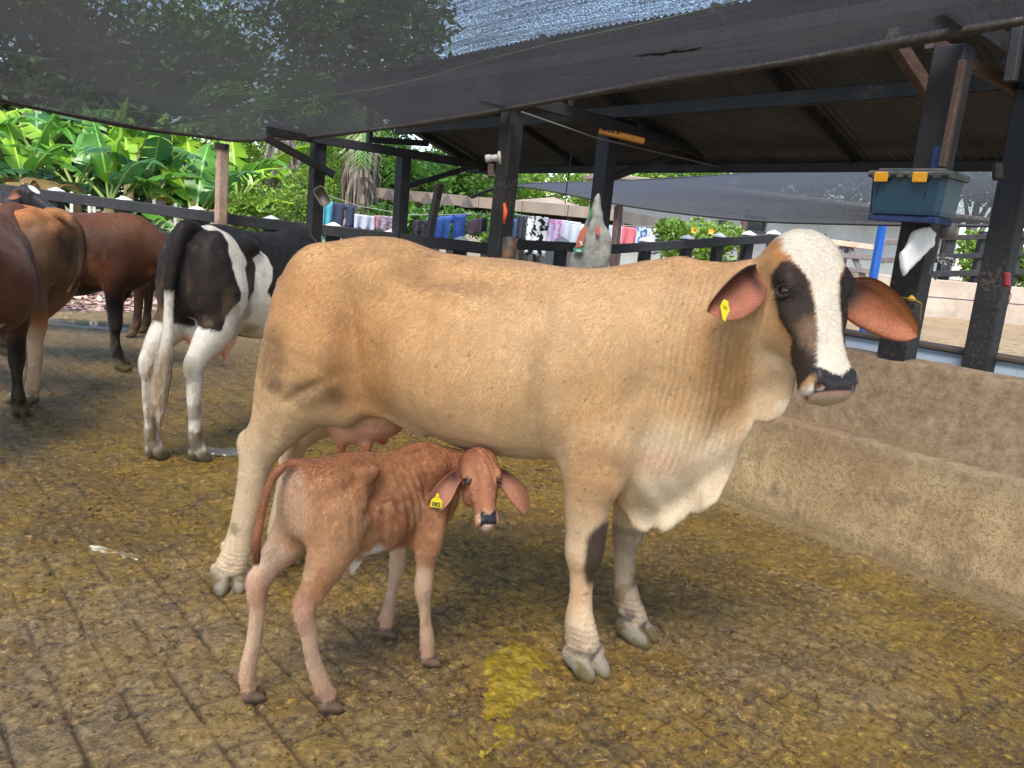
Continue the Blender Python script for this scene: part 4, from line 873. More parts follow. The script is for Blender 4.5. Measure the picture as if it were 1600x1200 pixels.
    for s_ in (-1, 1):
        F.ell(hp(fr, 0.088, s_ * 0.052, 0.018), (0.022, 0.012, 0.014), 0.014, [fr[1], fr[2], fr[3]])
        F.ell(hp(fr, 0.12, s_ * 0.040, -0.05), (0.04, 0.015, 0.03), 0.02, [fr[1], fr[2], fr[3]])
        F.ell(hp(fr, 0.105, s_ * 0.061, 0.008), (0.016, 0.012, 0.012), 0.008, [fr[1], fr[2], fr[3]], sub=True)
        F.ell(hp(fr, 0.232, s_ * 0.022, 0.022), (0.010, 0.006, 0.009), 0.006, [unit(fr[1] + 0.5 * fr[2] * s_), unit(fr[2] - 0.5 * s_ * fr[1]), fr[3]], sub=True)
    F.ell(hp(fr, 0.250, 0, -0.012), (0.003, 0.040, 0.024), 0.004, [fr[1], fr[2], fr[3]], sub=True)
    F.ell((-0.005, 0, 0.415), (0.022, 0.018, 0.028), 0.02)
    F.chain([(-0.012, -0.01, 0.43, 0.022), (-0.026, -0.012, 0.405, 0.020), (-0.032, -0.012, 0.385, 0.014)], 0.014)
    P, Q = F.mesh(); P = relax(P, Q, 2, 0.5); Nn = vnormals(P, Q); P = P - Nn * (0.0060 * sstep(0.48, 0.36, P[:, 2]) * sstep(0.02, 0.06, P[:, 2]))[:, None]
    P = brush(P, Nn, [(0.010, 0.668, 0.035, 0.045, 20, -0.022), (-0.04, 0.635, 0.05, 0.022, 30, -0.016), (-0.10, 0.715, 0.06, 0.014, 12, -0.008), (-0.14, 0.60, 0.012, 0.06, 10, -0.006), (0.055, 0.56, 0.02, 0.12, 0, -0.006), (-0.045, 0.55, 0.015, 0.09, 15, 0.007), (0.17, 0.60, 0.02, 0.10, -8, -0.007), (-0.22, 0.675, 0.03, 0.025, 0, -0.007), (0.20, 0.70, 0.02, 0.04, 20, 0.004),
                      (-0.24, 0.36, 0.012, 0.06, 15, -0.006), (-0.12, 0.46, 0.05, 0.02, 30, -0.004), (0.30, 0.64, 0.02, 0.05, 0, -0.004), (-0.10, 0.70, 0.06, 0.012, 15, -0.004)])
    x, y, z = P.T
    rb = np.sin((x + (z - 0.5) * 0.22) * 2 * math.pi / 0.030) * 0.0026 * sstep(0.03, 0.07, x) * (1 - sstep(0.17, 0.2, x)) * sstep(0.47, 0.53, z) * (1 - sstep(0.66, 0.72, z)) * (np.abs(y) > 0.05)
    nk = np.sin(x * 2 * math.pi / 0.017 + 3 * z) * 0.0012 * sstep(0.27, 0.31, x) * (z > 0.55) * (np.abs(y) > 0.02) * (fbm(x * 10, z * 10, 0, 1) > 0.4)
    P = P + Nn * (rb + nk + (fbm(x * 26, y * 26, z * 26, 31) - 0.5) * 0.004)[:, None]
    n1 = fbm(x * 9, y * 9, z * 9, 21); n2 = fbm(x * 34, y * 34, z * 14, 22, 3)
    red = np.array(lin((172, 116, 78))); dk = np.array(lin((116, 68, 42))); pale = np.array(lin((208, 174, 142))); org = np.array(lin((188, 142, 100)))
    C = mix(red, dk, np.clip(sstep(0.5, 0.7, n1) * 0.6 + sstep(0.45, 0.7, fbm(x * 40, y * 40, z * 40, 23, 3)) * 0.25 * (z > 0.4) + 0.4 * ring(x, z, -0.01, 0.67, 0.05, 0.06, (n2 - .5), .6) + 0.35 * sstep(0.70, 0.765, z) + 0.3 * ring(x, z, 0.10, 0.58, 0.10, 0.11, (n2 - .5) * 2, .7), 0, 0.75))  # mottled coat; the dark flank hollow is shading put into the colour
    C = mix(C, org, np.clip(0.65 * ring(x, z, -0.17, 0.56, 0.09, 0.13, (n2 - .5), .6) + 0.5 * sstep(0.45, 0.65, n2) * (z < 0.62), 0, 0.8))
    C = mix(C, pale, np.clip(sstep(0.47, 0.36, z + 0.10 * (n1 - 0.5)) * 0.85 + sstep(-0.235, -0.27, x) * (z > 0.45) * (z < 0.76) * (x > -0.285) * 0.6 + (y > 0) * (x < -0.1) * sstep(0.52, 0.47, z) * 0.8, 0, 0.92))
    C = mix(C, red, ring(x, z, -0.235, 0.40, 0.035, 0.07, (n2 - .5), .6) * 0.5 * (y < 0) + ring(x, z, 0.19, 0.42, 0.05, 0.05, (n2 - .5), .6) * 0.7 * (y < 0))
    C = mix(C, lin((196, 128, 100)), ring(x, z, -0.30, 0.36, 0.05, 0.05, (n2 - .5), .6) * 0.4 + sstep(0.2, 0.05, z) * 0.35)
    C = mix(C, lin((226, 214, 202)), np.clip(ring(x, z, 0.01, 0.455, 0.04, 0.025, (n2 - .5) * 2.2, .5) * (y < 0) * 0.8 + ring(x, z, 0.10, 0.44, 0.03, 0.010, (n2 - .5) * 2.5, .5) * 0.4 + ring(x, z, -0.03, 0.385, 0.03, 0.035, 0, .3) * (np.abs(y) < 0.05), 0, 1))
    tl = (x < -0.282) & (z > 0.44) & (np.abs(y - 0.014) < 0.03)
    C = mix(C, lin((146, 92, 60)), (tl & (x < -0.30)) * 0.8); C = mix(C, lin((84, 42, 26)), tl * sstep(0.57, 0.50, z) * (x < -0.33) * 0.9)
    C = mix(C, lin((86, 66, 50)), sstep(0.050, 0.042, z + 0.01 * (n2 - .5)) * 0.9); C = mix(C, lin((62, 46, 28)), sstep(0.026, 0.008, z) * 0.9); C = mix(C, lin((120, 96, 60)), sstep(0.55, 0.66, n2) * (z < 0.3) * 0.3)
    o, A, Wd, Nh = fr; d = P - o; t = d @ A; w = d @ Wd; n = d @ Nh; aw = np.abs(w)
    hm = sstep(-0.11, -0.07, n) * sstep(-0.04, -0.01, t) * (aw < 0.09) * (x > 0.2) * (z > 0.4)
    hc = mix(lin((172, 114, 80)), lin((144, 88, 58)), sstep(0.06, 0.0, t) * 0.7 * sstep(0.3, 0.6, n1))
    hc = mix(hc, lin((206, 146, 108)), np.clip(ring(t, w, 0.16, 0, 0.10, 0.014, (n2 - .5), .6) * 0.6 + ring(t, aw, 0.10, 0.045, 0.03, 0.015, 0, .6) * 0.5 + ring(t, w, 0.0, 0.0, 0.03, 0.012, 0, .6) * 0.5, 0, .8))
    hc = mix(hc, lin((214, 172, 140)), sstep(0.20, 0.225, t) * 0.8)
    muz = sstep(0.210, 0.217, t - 0.010 * np.cos(w * 100)) * sstep(0.253, 0.248, t) * sstep(-0.014, -0.008, n) * sstep(0.030, 0.025, aw)
    hc = mix(hc, lin((44, 40, 44)), muz); hc = mix(hc, lin((200, 176, 160)), sstep(0.250, 0.254, t) * 0.8)
    hc = mix(hc, lin((60, 34, 26)), ring(t, aw, 0.105, 0.060, 0.013, 0.012, 0, .5) * 0.7)
    C = mix(C, hc, hm)
    parts = [(P, Q, C, muz * hm * 0.9)]
    # ears hang down and out
    R = np.array([0.656, -0.755, 0]); U = np.array([0, 0, 1.0]); K = np.array([-0.755, -0.656, 0])          # K: towards the camera side
    e1 = hp(fr, 0.050, 0.056, -0.022); e2 = hp(fr, 0.050, -0.056, -0.022)
    inn = lin((176, 118, 92)); outr = lin((160, 104, 70)); dke = lin((84, 50, 40))
    parts.append(ear_geo([e1, e1 + R * 0.032 - U * 0.016 + K * 0.01, e1 + R * 0.070 - U * 0.052 + K * 0.015, e1 + R * 0.100 - U * 0.098 + K * 0.01, e1 + R * 0.122 - U * 0.146], [0.018, 0.030, 0.042, 0.038, 0.016], R * 0.78 + U * 0.62, K + U * 0.1, 0.8, 0.007, inn, outr, dke, curl=0.5, rim=lin((172, 116, 82))))
    parts.append(ear_geo([e2, e2 - R * 0.030 - U * 0.026 + K * 0.03, e2 - R * 0.056 - U * 0.068 + K * 0.05, e2 - R * 0.082 - U * 0.115 + K * 0.055, e2 - R * 0.100 - U * 0.158 + K * 0.05], [0.018, 0.030, 0.042, 0.036, 0.016], -R * 0.80 + U * 0.60, K + U * 0.05 + R * 0.1, 0.8, 0.007, inn, outr, dke, curl=0.5, rim=lin((172, 116, 82))))
    for s_ in (-1, 1):
        c = hp(fr, 0.105, s_ * 0.0495, 0.012); out = unit(Wd * s_ * 0.85 + Nh * 0.53); up = unit(-A - out * float(-A @ out)); sd_ = unit(np.cross(up, out))
        eye_obj(root, c, out, 0.0125); parts.append(lid_geo(c + out * 0.0045, out, up, sd_, 0.0115, lin((82, 48, 36))))
    ey = np.min([np.linalg.norm(P - hp(fr, 0.105, q * 0.053, 0.014), axis=1) for q in (-1, 1)], axis=0)
    coat(root, P, Q, C, (ey > 0.020) * (1 - muz * hm) * (z > 0.046) * (1 + hm), 90000, 0.0115, 0.0012, 6, lift=0.30, jit=0.22)
    assemble('body', parts, M['hide'], root)
    # yellow ear tag, 082
    c = Vector([float(q) for q in (e2 - R * 0.068 - U * 0.086 + K * 0.078)]); r = Vector((0.656, -0.755, 0)); r = (r + Vector((0, 0, -0.04))).normalized(); a = Vector((-0.755, -0.656, 0.06)).normalized(); up = a.cross(r).normalized() * 1
    if up.z < 0: up = -up
    out = [(-0.0175, -0.020), (0.0175, -0.020), (0.0195, -0.017), (0.0175, 0.004), (0.006, 0.014), (0.004, 0.026), (-0.004, 0.026), (-0.006, 0.014), (-0.0175, 0.004), (-0.0195, -0.017)]
    k = len(out); tg = MB(); tg.add([c + r * p + up * q + a * h for h in (0.0, 0.002) for p, q in out], [tuple(range(k - 1, -1, -1)), tuple(range(k, 2 * k))] + [(i, (i + 1) % k, k + (i + 1) % k, k + i) for i in range(k)])
    to = tg.build('ear_tag', M['tag_yellow'], root); MB().tube([c + up * 0.018 + a * 0.001, c + up * 0.018 + a * 0.006], 0.0035, 8).build('tag_button', M['tag_yellow'], to)
    tx = text_obj('tag_number', '082', 0.019, M['ink'], to, c + a * 0.0026 - up * 0.016, r, up, a, bold=0.0006)
    # umbilical tuft and tail hair
    return root

def text_obj(name, s, size, mat, parent, loc, r, up, a, bold=0.0, align='CENTER', depth=0.0):
    cu = bpy.data.curves.new(name, 'FONT'); cu.body = s; cu.size = size; cu.align_x = align; cu.offset = bold; cu.extrude = depth
    o = bpy.data.objects.new(name, cu); COL.objects.link(o)
    bpy.context.view_layer.update()
    me = bpy.data.meshes.new_from_object(o.evaluated_get(bpy.context.evaluated_depsgraph_get())); bpy.data.objects.remove(o); bpy.data.curves.remove(cu)
    me.materials.clear(); me.materials.append(mat)
    M4 = Matrix((r, up, a)).transposed().to_4x4(); M4.translation = loc
    me.transform(M4); return link(name, me, None, parent)
def make_cow(label, loc, heading, colour, s=1.0, feet=None, head=None, tail=None, udder=True, h=0.012, group='cows of the herd', belly=0.0, low=0.0, tag_=False, hump=0.0, neck=None, headscale=1.0, nhair=30000):
    """another grown cow; local frame: x to the nose, z up, hooves on the ground; feet = hoof x,y for hind right, hind left, fore right, fore left"""
    root = empty('cow', (loc[0], loc[1], 0), math.radians(heading)); root.scale = (s, s, s)
    tag(root, label, 'cow', group)
    feet = feet or [(-0.66, -0.17), (-0.58, 0.17), (0.62, -0.14), (0.70, 0.14)]
    fx = [f[0] for f in feet]
    fr = head_frame(*(head or ((1.12, 0.0, 1.40), 0, 50)))
    hl = [hp(fr, 0.52, 0, 0), fr[0]]
    F = Field(axis(-0.84, max(0.95, max(q[0] for q in hl) + 0.18), h), axis(min(-0.40, min(q[1] for q in hl) - 0.16), max(0.40, max(q[1] for q in hl) + 0.16), h), axis(-0.04, max(1.52, fr[0][2] + 0.12), h))
    F.loft([(-0.64, 1.12, 0.98, 0.02, 1.05), (-0.62, 1.22, 0.92, 0.10, 1.08), (-0.57, 1.29, 0.86, 0.17, 1.1), (-0.48, 1.34, 0.82, 0.21, 1.12), (-0.36, 1.365, 0.79, 0.235, 1.12), (-0.2, 1.37, 0.75 - belly, 0.26, 1.07),
            (-0.05, 1.35, 0.70 - belly, 0.31 + belly, 1.0), (0.15, 1.34, 0.66 - belly, 0.345 + belly, 0.97), (0.3, 1.34, 0.655 - belly * 0.5, 0.34, 0.98), (0.45, 1.345, 0.68, 0.30, 1.0),
            (0.55, 1.36 + hump * 0.5, 0.70, 0.265, 1.02), (0.65, 1.375 + hump, 0.70, 0.23, 1.05), (0.75, 1.36 + hump * 0.7, 0.72, 0.19, 1.06), (0.83, 1.32, 0.78, 0.13, 1.06), (0.88, 1.25, 0.88, 0.05, 1.06)], et=1.8, eb=2.3)
    no = fr[0] - fr[3] * 0.06 + fr[1] * 0.09
    nb = neck or (0.78, 0, 1.12)
    mid = ((no[0] + nb[0]) / 2, (no[1] + nb[1]) / 2, (no[2] + nb[2]) / 2)
    F.chain([(0.66, 0, 1.12, 0.24), (nb[0], nb[1], nb[2], 0.20), (*mid, 0.15), (no[0], no[1], no[2], 0.115)], 0.06, sy=1.45)
    F.chain([(0.72, 0, 0.92, 0.14), (mid[0] - 0.06, mid[1], mid[2] - 0.14, 0.09), (no[0], no[1], no[2] - 0.06, 0.07)], 0.06, sy=1.8)
    for s_ in (-1, 1):
        F.ell((-0.44, s_ * 0.145, 1.05), (0.18, 0.115, 0.29), 0.07); F.ell((-0.21, s_ * 0.205, 1.265), (0.07, 0.045, 0.04), 0.09)
        F.ell((-0.585, s_ * 0.085, 1.21), (0.045, 0.04, 0.045), 0.05); F.ell((0.62, s_ * 0.165, 0.98), (0.14, 0.08, 0.26), 0.07)
    for i, (hx, hy) in enumerate(feet):
        sg = -1 if i % 2 == 0 else 1
        if i < 2:
            F.chain([(-0.40, sg * 0.155, 0.98, 0.185), (-0.43, sg * 0.165, 0.84, 0.145), (hx * 0.6 - 0.21, (hy + sg * 0.17) / 2, 0.68, 0.088), (hx - 0.02, hy, 0.565, 0.070), (hx - 0.015, hy, 0.49, 0.056), (hx - 0.012, hy, 0.36, 0.049), (hx, hy, 0.24, 0.046), (hx + 0.005, hy, 0.16, 0.052), (hx + 0.03, hy, 0.095, 0.055)], 0.05, sy=1.25)
            F.ell((hx - 0.06, hy, 0.595), (0.035, 0.024, 0.045), 0.03)
        else:
            F.chain([(0.62, sg * 0.15, 0.84, 0.108), (hx * 0.5 + 0.31, sg * 0.15, 0.70, 0.086), (hx - 0.005, hy, 0.56, 0.068), (hx, hy, 0.46, 0.060), (hx, hy, 0.40, 0.058), (hx - 0.002, hy, 0.33, 0.041), (hx + 0.002, hy, 0.24, 0.038), (hx + 0.01, hy, 0.16, 0.048), (hx + 0.03, hy, 0.09, 0.054)], 0.04, sy=1.12)
        hoof_field(F, hx + 0.055, hy, 0.0, 1.0, 0.0)
    if udder:
        F.ell((-0.30, 0, 0.72), (0.19, 0.14, 0.13), 0.05)
        for tx in (-0.36, -0.25):
            for ty in (-0.07, 0.07): F.chain([(tx, ty, 0.64, 0.028), (tx, ty, 0.59, 0.020), (tx, ty, 0.55, 0.013)], 0.02, n=1)
    tl = tail or [(-0.53, 0, 1.33, 0.036), (-0.61, 0, 1.29, 0.034), (-0.655, 0, 1.18, 0.027), (-0.665, 0.0, 0.95, 0.022), (-0.665, 0.0, 0.75, 0.026), (-0.66, 0.0, 0.60, 0.042), (-0.66, 0, 0.46, 0.036), (-0.66, 0, 0.32, 0.010)]
    F.chain(tl, 0.02)
    k = headscale; sc = lambda a: [(r[0] * k,) + tuple(q * k for q in r[1:]) for r in a]
    F.loft(sc([(-0.035, 0.0, -0.03, 0.012, -0.015), (-0.02, 0.028, -0.06, 0.06, -0.02), (0.0, 0.04, -0.09, 0.082, -0.02), (0.05, 0.050, -0.13, 0.095, -0.02), (0.10, 0.052, -0.15, 0.10, -0.02), (0.16, 0.052, -0.165, 0.10, -0.02),
            (0.24, 0.046, -0.165, 0.080, -0.04), (0.32, 0.040, -0.13, 0.064, -0.03), (0.40, 0.040, -0.085, 0.060, -0.01), (0.45, 0.040, -0.075, 0.066, -0.008), (0.485, 0.032, -0.065, 0.062, -0.012), (0.505, 0.0, -0.04, 0.03, -0.02), (0.513, -0.012, -0.03, 0.01, -0.02)]),
           0.05, fr, fr[0] - 0.56, fr[0] + 0.56, et=2.6, eb=2.2)
    for s_ in (-1, 1): F.ell(hp(fr, 0.15 * k, s_ * 0.088 * k, 0.025 * k), (0.033 * k, 0.022 * k, 0.022 * k), 0.03, [fr[1], fr[2], fr[3]])
    P, Q = F.mesh(); P = relax(P, Q, 2, 0.5); Nn = vnormals(P, Q)
    P = brush(P, Nn, [(-0.05, 1.27, 0.05, 0.05, 0, -0.022), (0.02, 1.2, 0.12, 0.09, 0, -0.014), (-0.34, 0.86, 0.09, 0.025, 35, -0.012), (0.47, 1.05, 0.03, 0.16, 0, -0.010), (-0.53, 1.24, 0.04, 0.05, 0, -0.016), (-0.20, 1.1, 0.10, 0.02, -75, -0.010)])
    x, y, z = P.T; P = P + Nn * ((fbm(x * 12, y * 12, z * 12, 9) - 0.5) * 0.006)[:, None]
    o, A, Wd, Nh = fr; d = P - o; t = d @ A / k; w = d @ Wd / k; n = d @ Nh / k
    isH = sstep(-0.23, -0.13, n) * sstep(-0.08, -0.04, t) * sstep(0.19, 0.14, np.abs(w)) * (x > 0.7)
    C = colour(x, y, z, t, w, n, isH)
    pink = np.clip(ring(x, z, -0.31, 0.68, 0.19, 0.13, 0, .2) * (np.abs(y) < 0.17) * (z < 0.745) * float(udder), 0, 1)
    C = mix(C, lin((222, 164, 140)), pink * 0.9)
    C = mix(C, lin((118, 98, 70)), 0.5 * sstep(0.52, 0.66, fbm(x * 8, y * 8, z * 6, 88, 4)) * sstep(1.25, 0.9, z) * (x < 0.6))
    muz = sstep(0.425, 0.435, t) * sstep(-0.03, -0.02, n) * isH
    C = mix(C, lin((40, 36, 38)), muz)
    C = mix(C, lin((96, 84, 56)), np.clip(sstep(0.10, 0.04, z) * 0.85 + sstep(0.55, 0.1, z) * (fbm(x * 12, y * 12, z * 12, 5) > 0.56) * 0.5, 0, 0.9))
    parts = [(P, Q, C, muz * 0.8)]
    base = tuple(C[np.argmin(np.abs(t - 0.08) + np.abs(w) + np.abs(n + 0.1))]); er = getattr(colour, 'ear', base)
    for s_ in (-1, 1):
        e = hp(fr, 0.07 * k, s_ * 0.088 * k, -0.05 * k); Wv = Wd * s_
        parts.append(ear_geo([e, e + Wv * 0.06 - np.array([0, 0, 0.01]), e + Wv * 0.12 - np.array([0, 0, 0.035]), e + Wv * 0.17 - np.array([0, 0, 0.06])], [0.025, 0.055, 0.05, 0.016], unit(-A * 0.5 + np.array([0, 0, 0.6])), unit(Nh * 0.7 + Wv * -0.2), 0.8, 0.012, lin((150, 104, 80)), er, lin((50, 40, 36)), n=9, m=7, curl=0.3))
        if h < 0.013:
            c = hp(fr, 0.165 * k, s_ * 0.090 * k, 0.008 * k); eye_obj(root, c, Wv, 0.02 * k)
        if tag_ and s_ == tag_:
            c = Vector([float(q) for q in (e + Wv * 0.11 - np.array([0, 0, 0.03]) + Nh * 0.03)]); a = Vector([float(q) for q in Nh]); r_ = Vector([float(q) for q in Wd])
            MB().tube([c, c + a * 0.006], 0.034, 12).build('ear_tag', M['tag_yellow'], root)
    if nhair: coat(root, P, Q, C, (1 - muz) * (z > 0.10) * (1 - pink), nhair, 0.016, 0.0032, 7)
    assemble('body', parts, M['hide'], root)
    return root

def herd():
    white = np.array(lin((226, 216, 200))); black = np.array(lin((34, 30, 30))); bbr = np.array(lin((50, 38, 33)))
    # black and white cow seen from behind
    def bw(x, y, z, t, w, n, H):
        n1 = fbm(x * 5, y * 5, z * 5, 41); n2 = fbm(x * 18, y * 18, z * 18, 42, 3); wv = (n1 - 0.5) * 0.06 + (n2 - .5) * 0.02
        C = mix(np.tile(black, (len(x), 1)), bbr, np.clip((x < -0.5) * 0.75 * (np.abs(y) > 0.05) + sstep(-0.1, -0.5, x) * 0.3, 0, .8))
        right = (y < 0)
        m = poly_mask(x, z, [(-0.44, 1.42), (-0.38, 1.42), (-0.35, 1.25), (-0.27, 1.14), (-0.22, 1.20), (-0.06, 1.25), (-0.03, 1.14), (-0.10, 1.0), (-0.02, 0.90), (0.02, 0.80), (0.20, 0.78), (0.30, 0.66), (0.10, 0.55), (-0.4, 0.5), (-0.56, 0.74), (-0.50, 0.90), (-0.42, 0.96), (-0.44, 1.1), (-0.46, 1.25)], 0.004, wv) * right
        b2 = poly_mask(x, z, [(-0.32, 1.14), (-0.22, 1.20), (-0.19, 1.15), (-0.22, 1.0), (-0.29, 0.93), (-0.33, 0.98)], 0.004, wv * .6)
        m = np.clip(m - b2, 0, 1); m = np.maximum(m, poly_mask(x, z, [(0.12, 1.10), (0.17, 1.02), (0.26, 0.98), (0.18, 0.94), (0.14, 0.90), (0.10, 0.98)], 0.004, wv * .5) * right)
        m = np.maximum(m, poly_mask(x, z, [(-0.44, 1.42), (-0.41, 1.42), (-0.42, 1.2), (-0.46, 1.3)], .01, wv * .4))
        m = np.maximum(m, sstep(0.785, 0.765, z + wv + 0.25 * (x + 0.5)) * (x < -0.2))
        m = np.maximum(m, sstep(0.36, 0.32, z + wv) * (x > 0.3)); m = np.maximum(m, (x > 0.3) * (z < 0.6) * sstep(0.03, 0.04, (x - 0.62) + wv) * (y < 0) * 0.9)
        m = np.maximum(m, (x < np.where(z > 0.8, -0.668, -0.645)) * (np.abs(y) < 0.07) * sstep(1.02, 0.96, z + wv) * 0.95)
        m = np.where((x < -0.635) & (np.abs(y) < 0.045) & (z > 1.0), 0, m)
        m = np.maximum(m, H * (np.abs(w) < 0.04))
        C = mix(C, white, m)
        C = mix(C, lin((150, 118, 76)), (x < -0.66) * (np.abs(y - 0.03) < 0.09) * sstep(0.8, 0.5, z) * (0.35 + 0.6 * sstep(0.45, 0.6, fbm(x * 60, y * 60, z * 8, 6))) * (z > 0.12))
        C = mix(C, lin((128, 104, 76)), np.clip(sstep(0.7, 0.15, z) * sstep(0.42, 0.56, n2) * 0.75 + ring(x, z, -0.72, 0.55, 0.06, 0.12, n2 - .5, .5) * 0.5, 0, .85))
        return C
    o = make_cow('black and white cow seen from behind with white hind legs and long pale tail', (2.05, 4.93), 31, bw, 0.99, feet=[(-0.60, -0.11), (-0.72, 0.13), (0.42, -0.13), (0.62, 0.14)],
             head=((1.25, 0.05, 1.02), -5, 60), h=0.0085, nhair=70000, neck=(0.80, 0, 1.08), tail=[(-0.50, 0, 1.34, 0.045), (-0.60, 0, 1.33, 0.05), (-0.66, 0.005, 1.22, 0.045), (-0.69, 0.015, 1.06, 0.036), (-0.70, 0.02, 0.90, 0.028), (-0.705, 0.02, 0.75, 0.034), (-0.71, 0.035, 0.60, 0.048), (-0.72, 0.05, 0.45, 0.050), (-0.725, 0.06, 0.32, 0.036), (-0.73, 0.055, 0.18, 0.006)])
    o.scale = (0.86, 0.90, 0.99); o.location = (1.96, 4.88, 0)
    # tan cow whose rump and curled tail show beside the frame
    org = np.array(lin((176, 106, 54))); dbr = np.array(lin((74, 42, 28))); greyb = np.array(lin((112, 88, 68)))
    def tanrear(x, y, z, t, w, n, H):
        n1 = fbm(x * 5, y * 5, z * 5, 51); n2 = fbm(x * 16, y * 16, z * 16, 52, 3)
        C = mix(np.tile(org, (len(x), 1)), lin((200, 132, 72)), sstep(1.1, 1.3, z) * 0.6)
        C = mix(C, greyb, np.clip(ring(x, z, -0.58, 0.95, 0.20, 0.34, (n1 - .5), .5) * 0.9 + ring(x, z, -0.35, 1.0, 0.1, 0.2, (n2 - .5), .5) * 0.3, 0, .9))
        C = mix(C, lin((210, 176, 142)), sstep(0.66, 0.5, z + 0.1 * (n1 - .5)) * 0.9)
        C = mix(C, lin((60, 44, 38)), ring(y, z, 0, 1.10, 0.09, 0.12, (n2 - .5), .5) * (x < -0.5) * 0.8)
        return mix(C, lin((50, 30, 22)), sstep(-0.66, -0.70, x) * 0.85)
    make_cow('tan cow by the left edge with its dark curled tail and pale dirty hind legs', (0.84, 6.62), 133, tanrear, 0.985, feet=[(-0.36, 0.10), (-0.50, 0.18), (0.62, -0.14), (0.70, 0.14)], tail=[(-0.50, 0, 1.33, 0.04), (-0.62, 0.0, 1.32, 0.036), (-0.72, 0.01, 1.24, 0.030), (-0.76, 0.02, 1.10, 0.026), (-0.73, 0.03, 0.92, 0.022), (-0.66, 0.03, 0.80, 0.018)], udder=False)
    # brown cow cut by the left edge
    def brown(x, y, z, t, w, n, H):
        n1 = fbm(x * 4, y * 4, z * 4, 61)
        C = mix(np.tile(np.array(lin((104, 66, 48))), (len(x), 1)), dbr, np.clip(sstep(0.95, 0.7, z) * 0.7 + (n1 - .5) + (x < -0.55) * 0.2, 0, .8))
        C = mix(C, lin((28, 22, 20)), sstep(0.62, 0.5, z) * 0.95)
        return mix(C, lin((220, 214, 204)), ring(x, z, -0.2, 0.70, 0.12, 0.06, (fbm(x * 14, z * 14, 0, 3) - .5) * 2.5, .4) * 0.8)
    make_cow('glossy brown cow cut off by the left edge of the photo, its belly bulging', (0.54, 5.36), 66, brown, 0.95, feet=[(-0.62, -0.14), (-0.52, 0.16), (0.62, -0.14), (0.70, 0.14)], belly=0.045)
    # long dark brown cow standing across
    def dark(x, y, z, t, w, n, H):
        n1 = fbm(x * 4, y * 4, z * 4, 71); n2 = fbm(x * 12, y * 12, z * 12, 72, 3)
        C = mix(np.tile(np.array(lin((84, 52, 36))), (len(x), 1)), lin((124, 76, 46)), np.clip(sstep(1.1, 1.35, z) * 0.7 + (n1 - .5) * 0.8, 0, 1))
        C = mix(C, lin((44, 26, 20)), np.clip(sstep(0.95, 0.72, z) * 0.9 + ring(x, z, 0.6, 0.9, 0.12, 0.15, (n2 - .5), .6) * -0.2, 0, 1))
        C = mix(C, lin((120, 62, 34)), ring(x, z, 0.52, 0.85, 0.10, 0.12, (n2 - .5), .6) * 0.7)
        return mix(C, lin((24, 20, 20)), sstep(0.72, 0.62, z))
    make_cow('long dark brown cow with black legs standing crosswise behind the black and white cow', (1.46, 7.76), -38, dark, 0.96, feet=[(-0.62, -0.16), (-0.55, 0.16), (0.62, -0.13), (0.50, 0.12)], head=((1.15, 0, 1.10), 0, 62), udder=False, belly=0.05)
    # black cow with a white blaze looking over the others
    def blk(x, y, z, t, w, n, H):
        C = np.tile(np.array(lin((30, 27, 28))), (len(x), 1))
        return mix(C, white, H * ring(t, w, 0.12, 0.0, 0.075, 0.042, 0, .15) * (n > -0.02))
    make_cow('black cow with a white patch on its forehead, head just over the brown backs', (1.00, 11.32), -25, blk, 1.0, head=((0.92, -0.10, 1.45), 30, 30), udder=False, h=0.0125)
    # brown cow behind
    def br2(x, y, z, t, w, n, H):
        C = mix(np.tile(np.array(lin((126, 66, 40))), (len(x), 1)), lin((48, 30, 24)), np.clip(H + sstep(0.6, 0.8, x) * 0.7 + sstep(0.8, 0.6, z), 0, .9)); return C
    make_cow('small dark brown cow mostly hidden behind the other cows near the fence', (2.05, 9.35), 160, br2, 0.93, head=((0.98, 0, 1.32), 0, 40), udder=False, h=0.0145)
    # black cow with a yellow ear tag
    make_cow('black cow with a round yellow ear tag, half hidden behind the tan cow', (4.40, 6.95), 165, blk, 0.82, head=((0.94, 0.10, 1.42), -35, 50), tag_=-1, udder=False, h=0.0135)
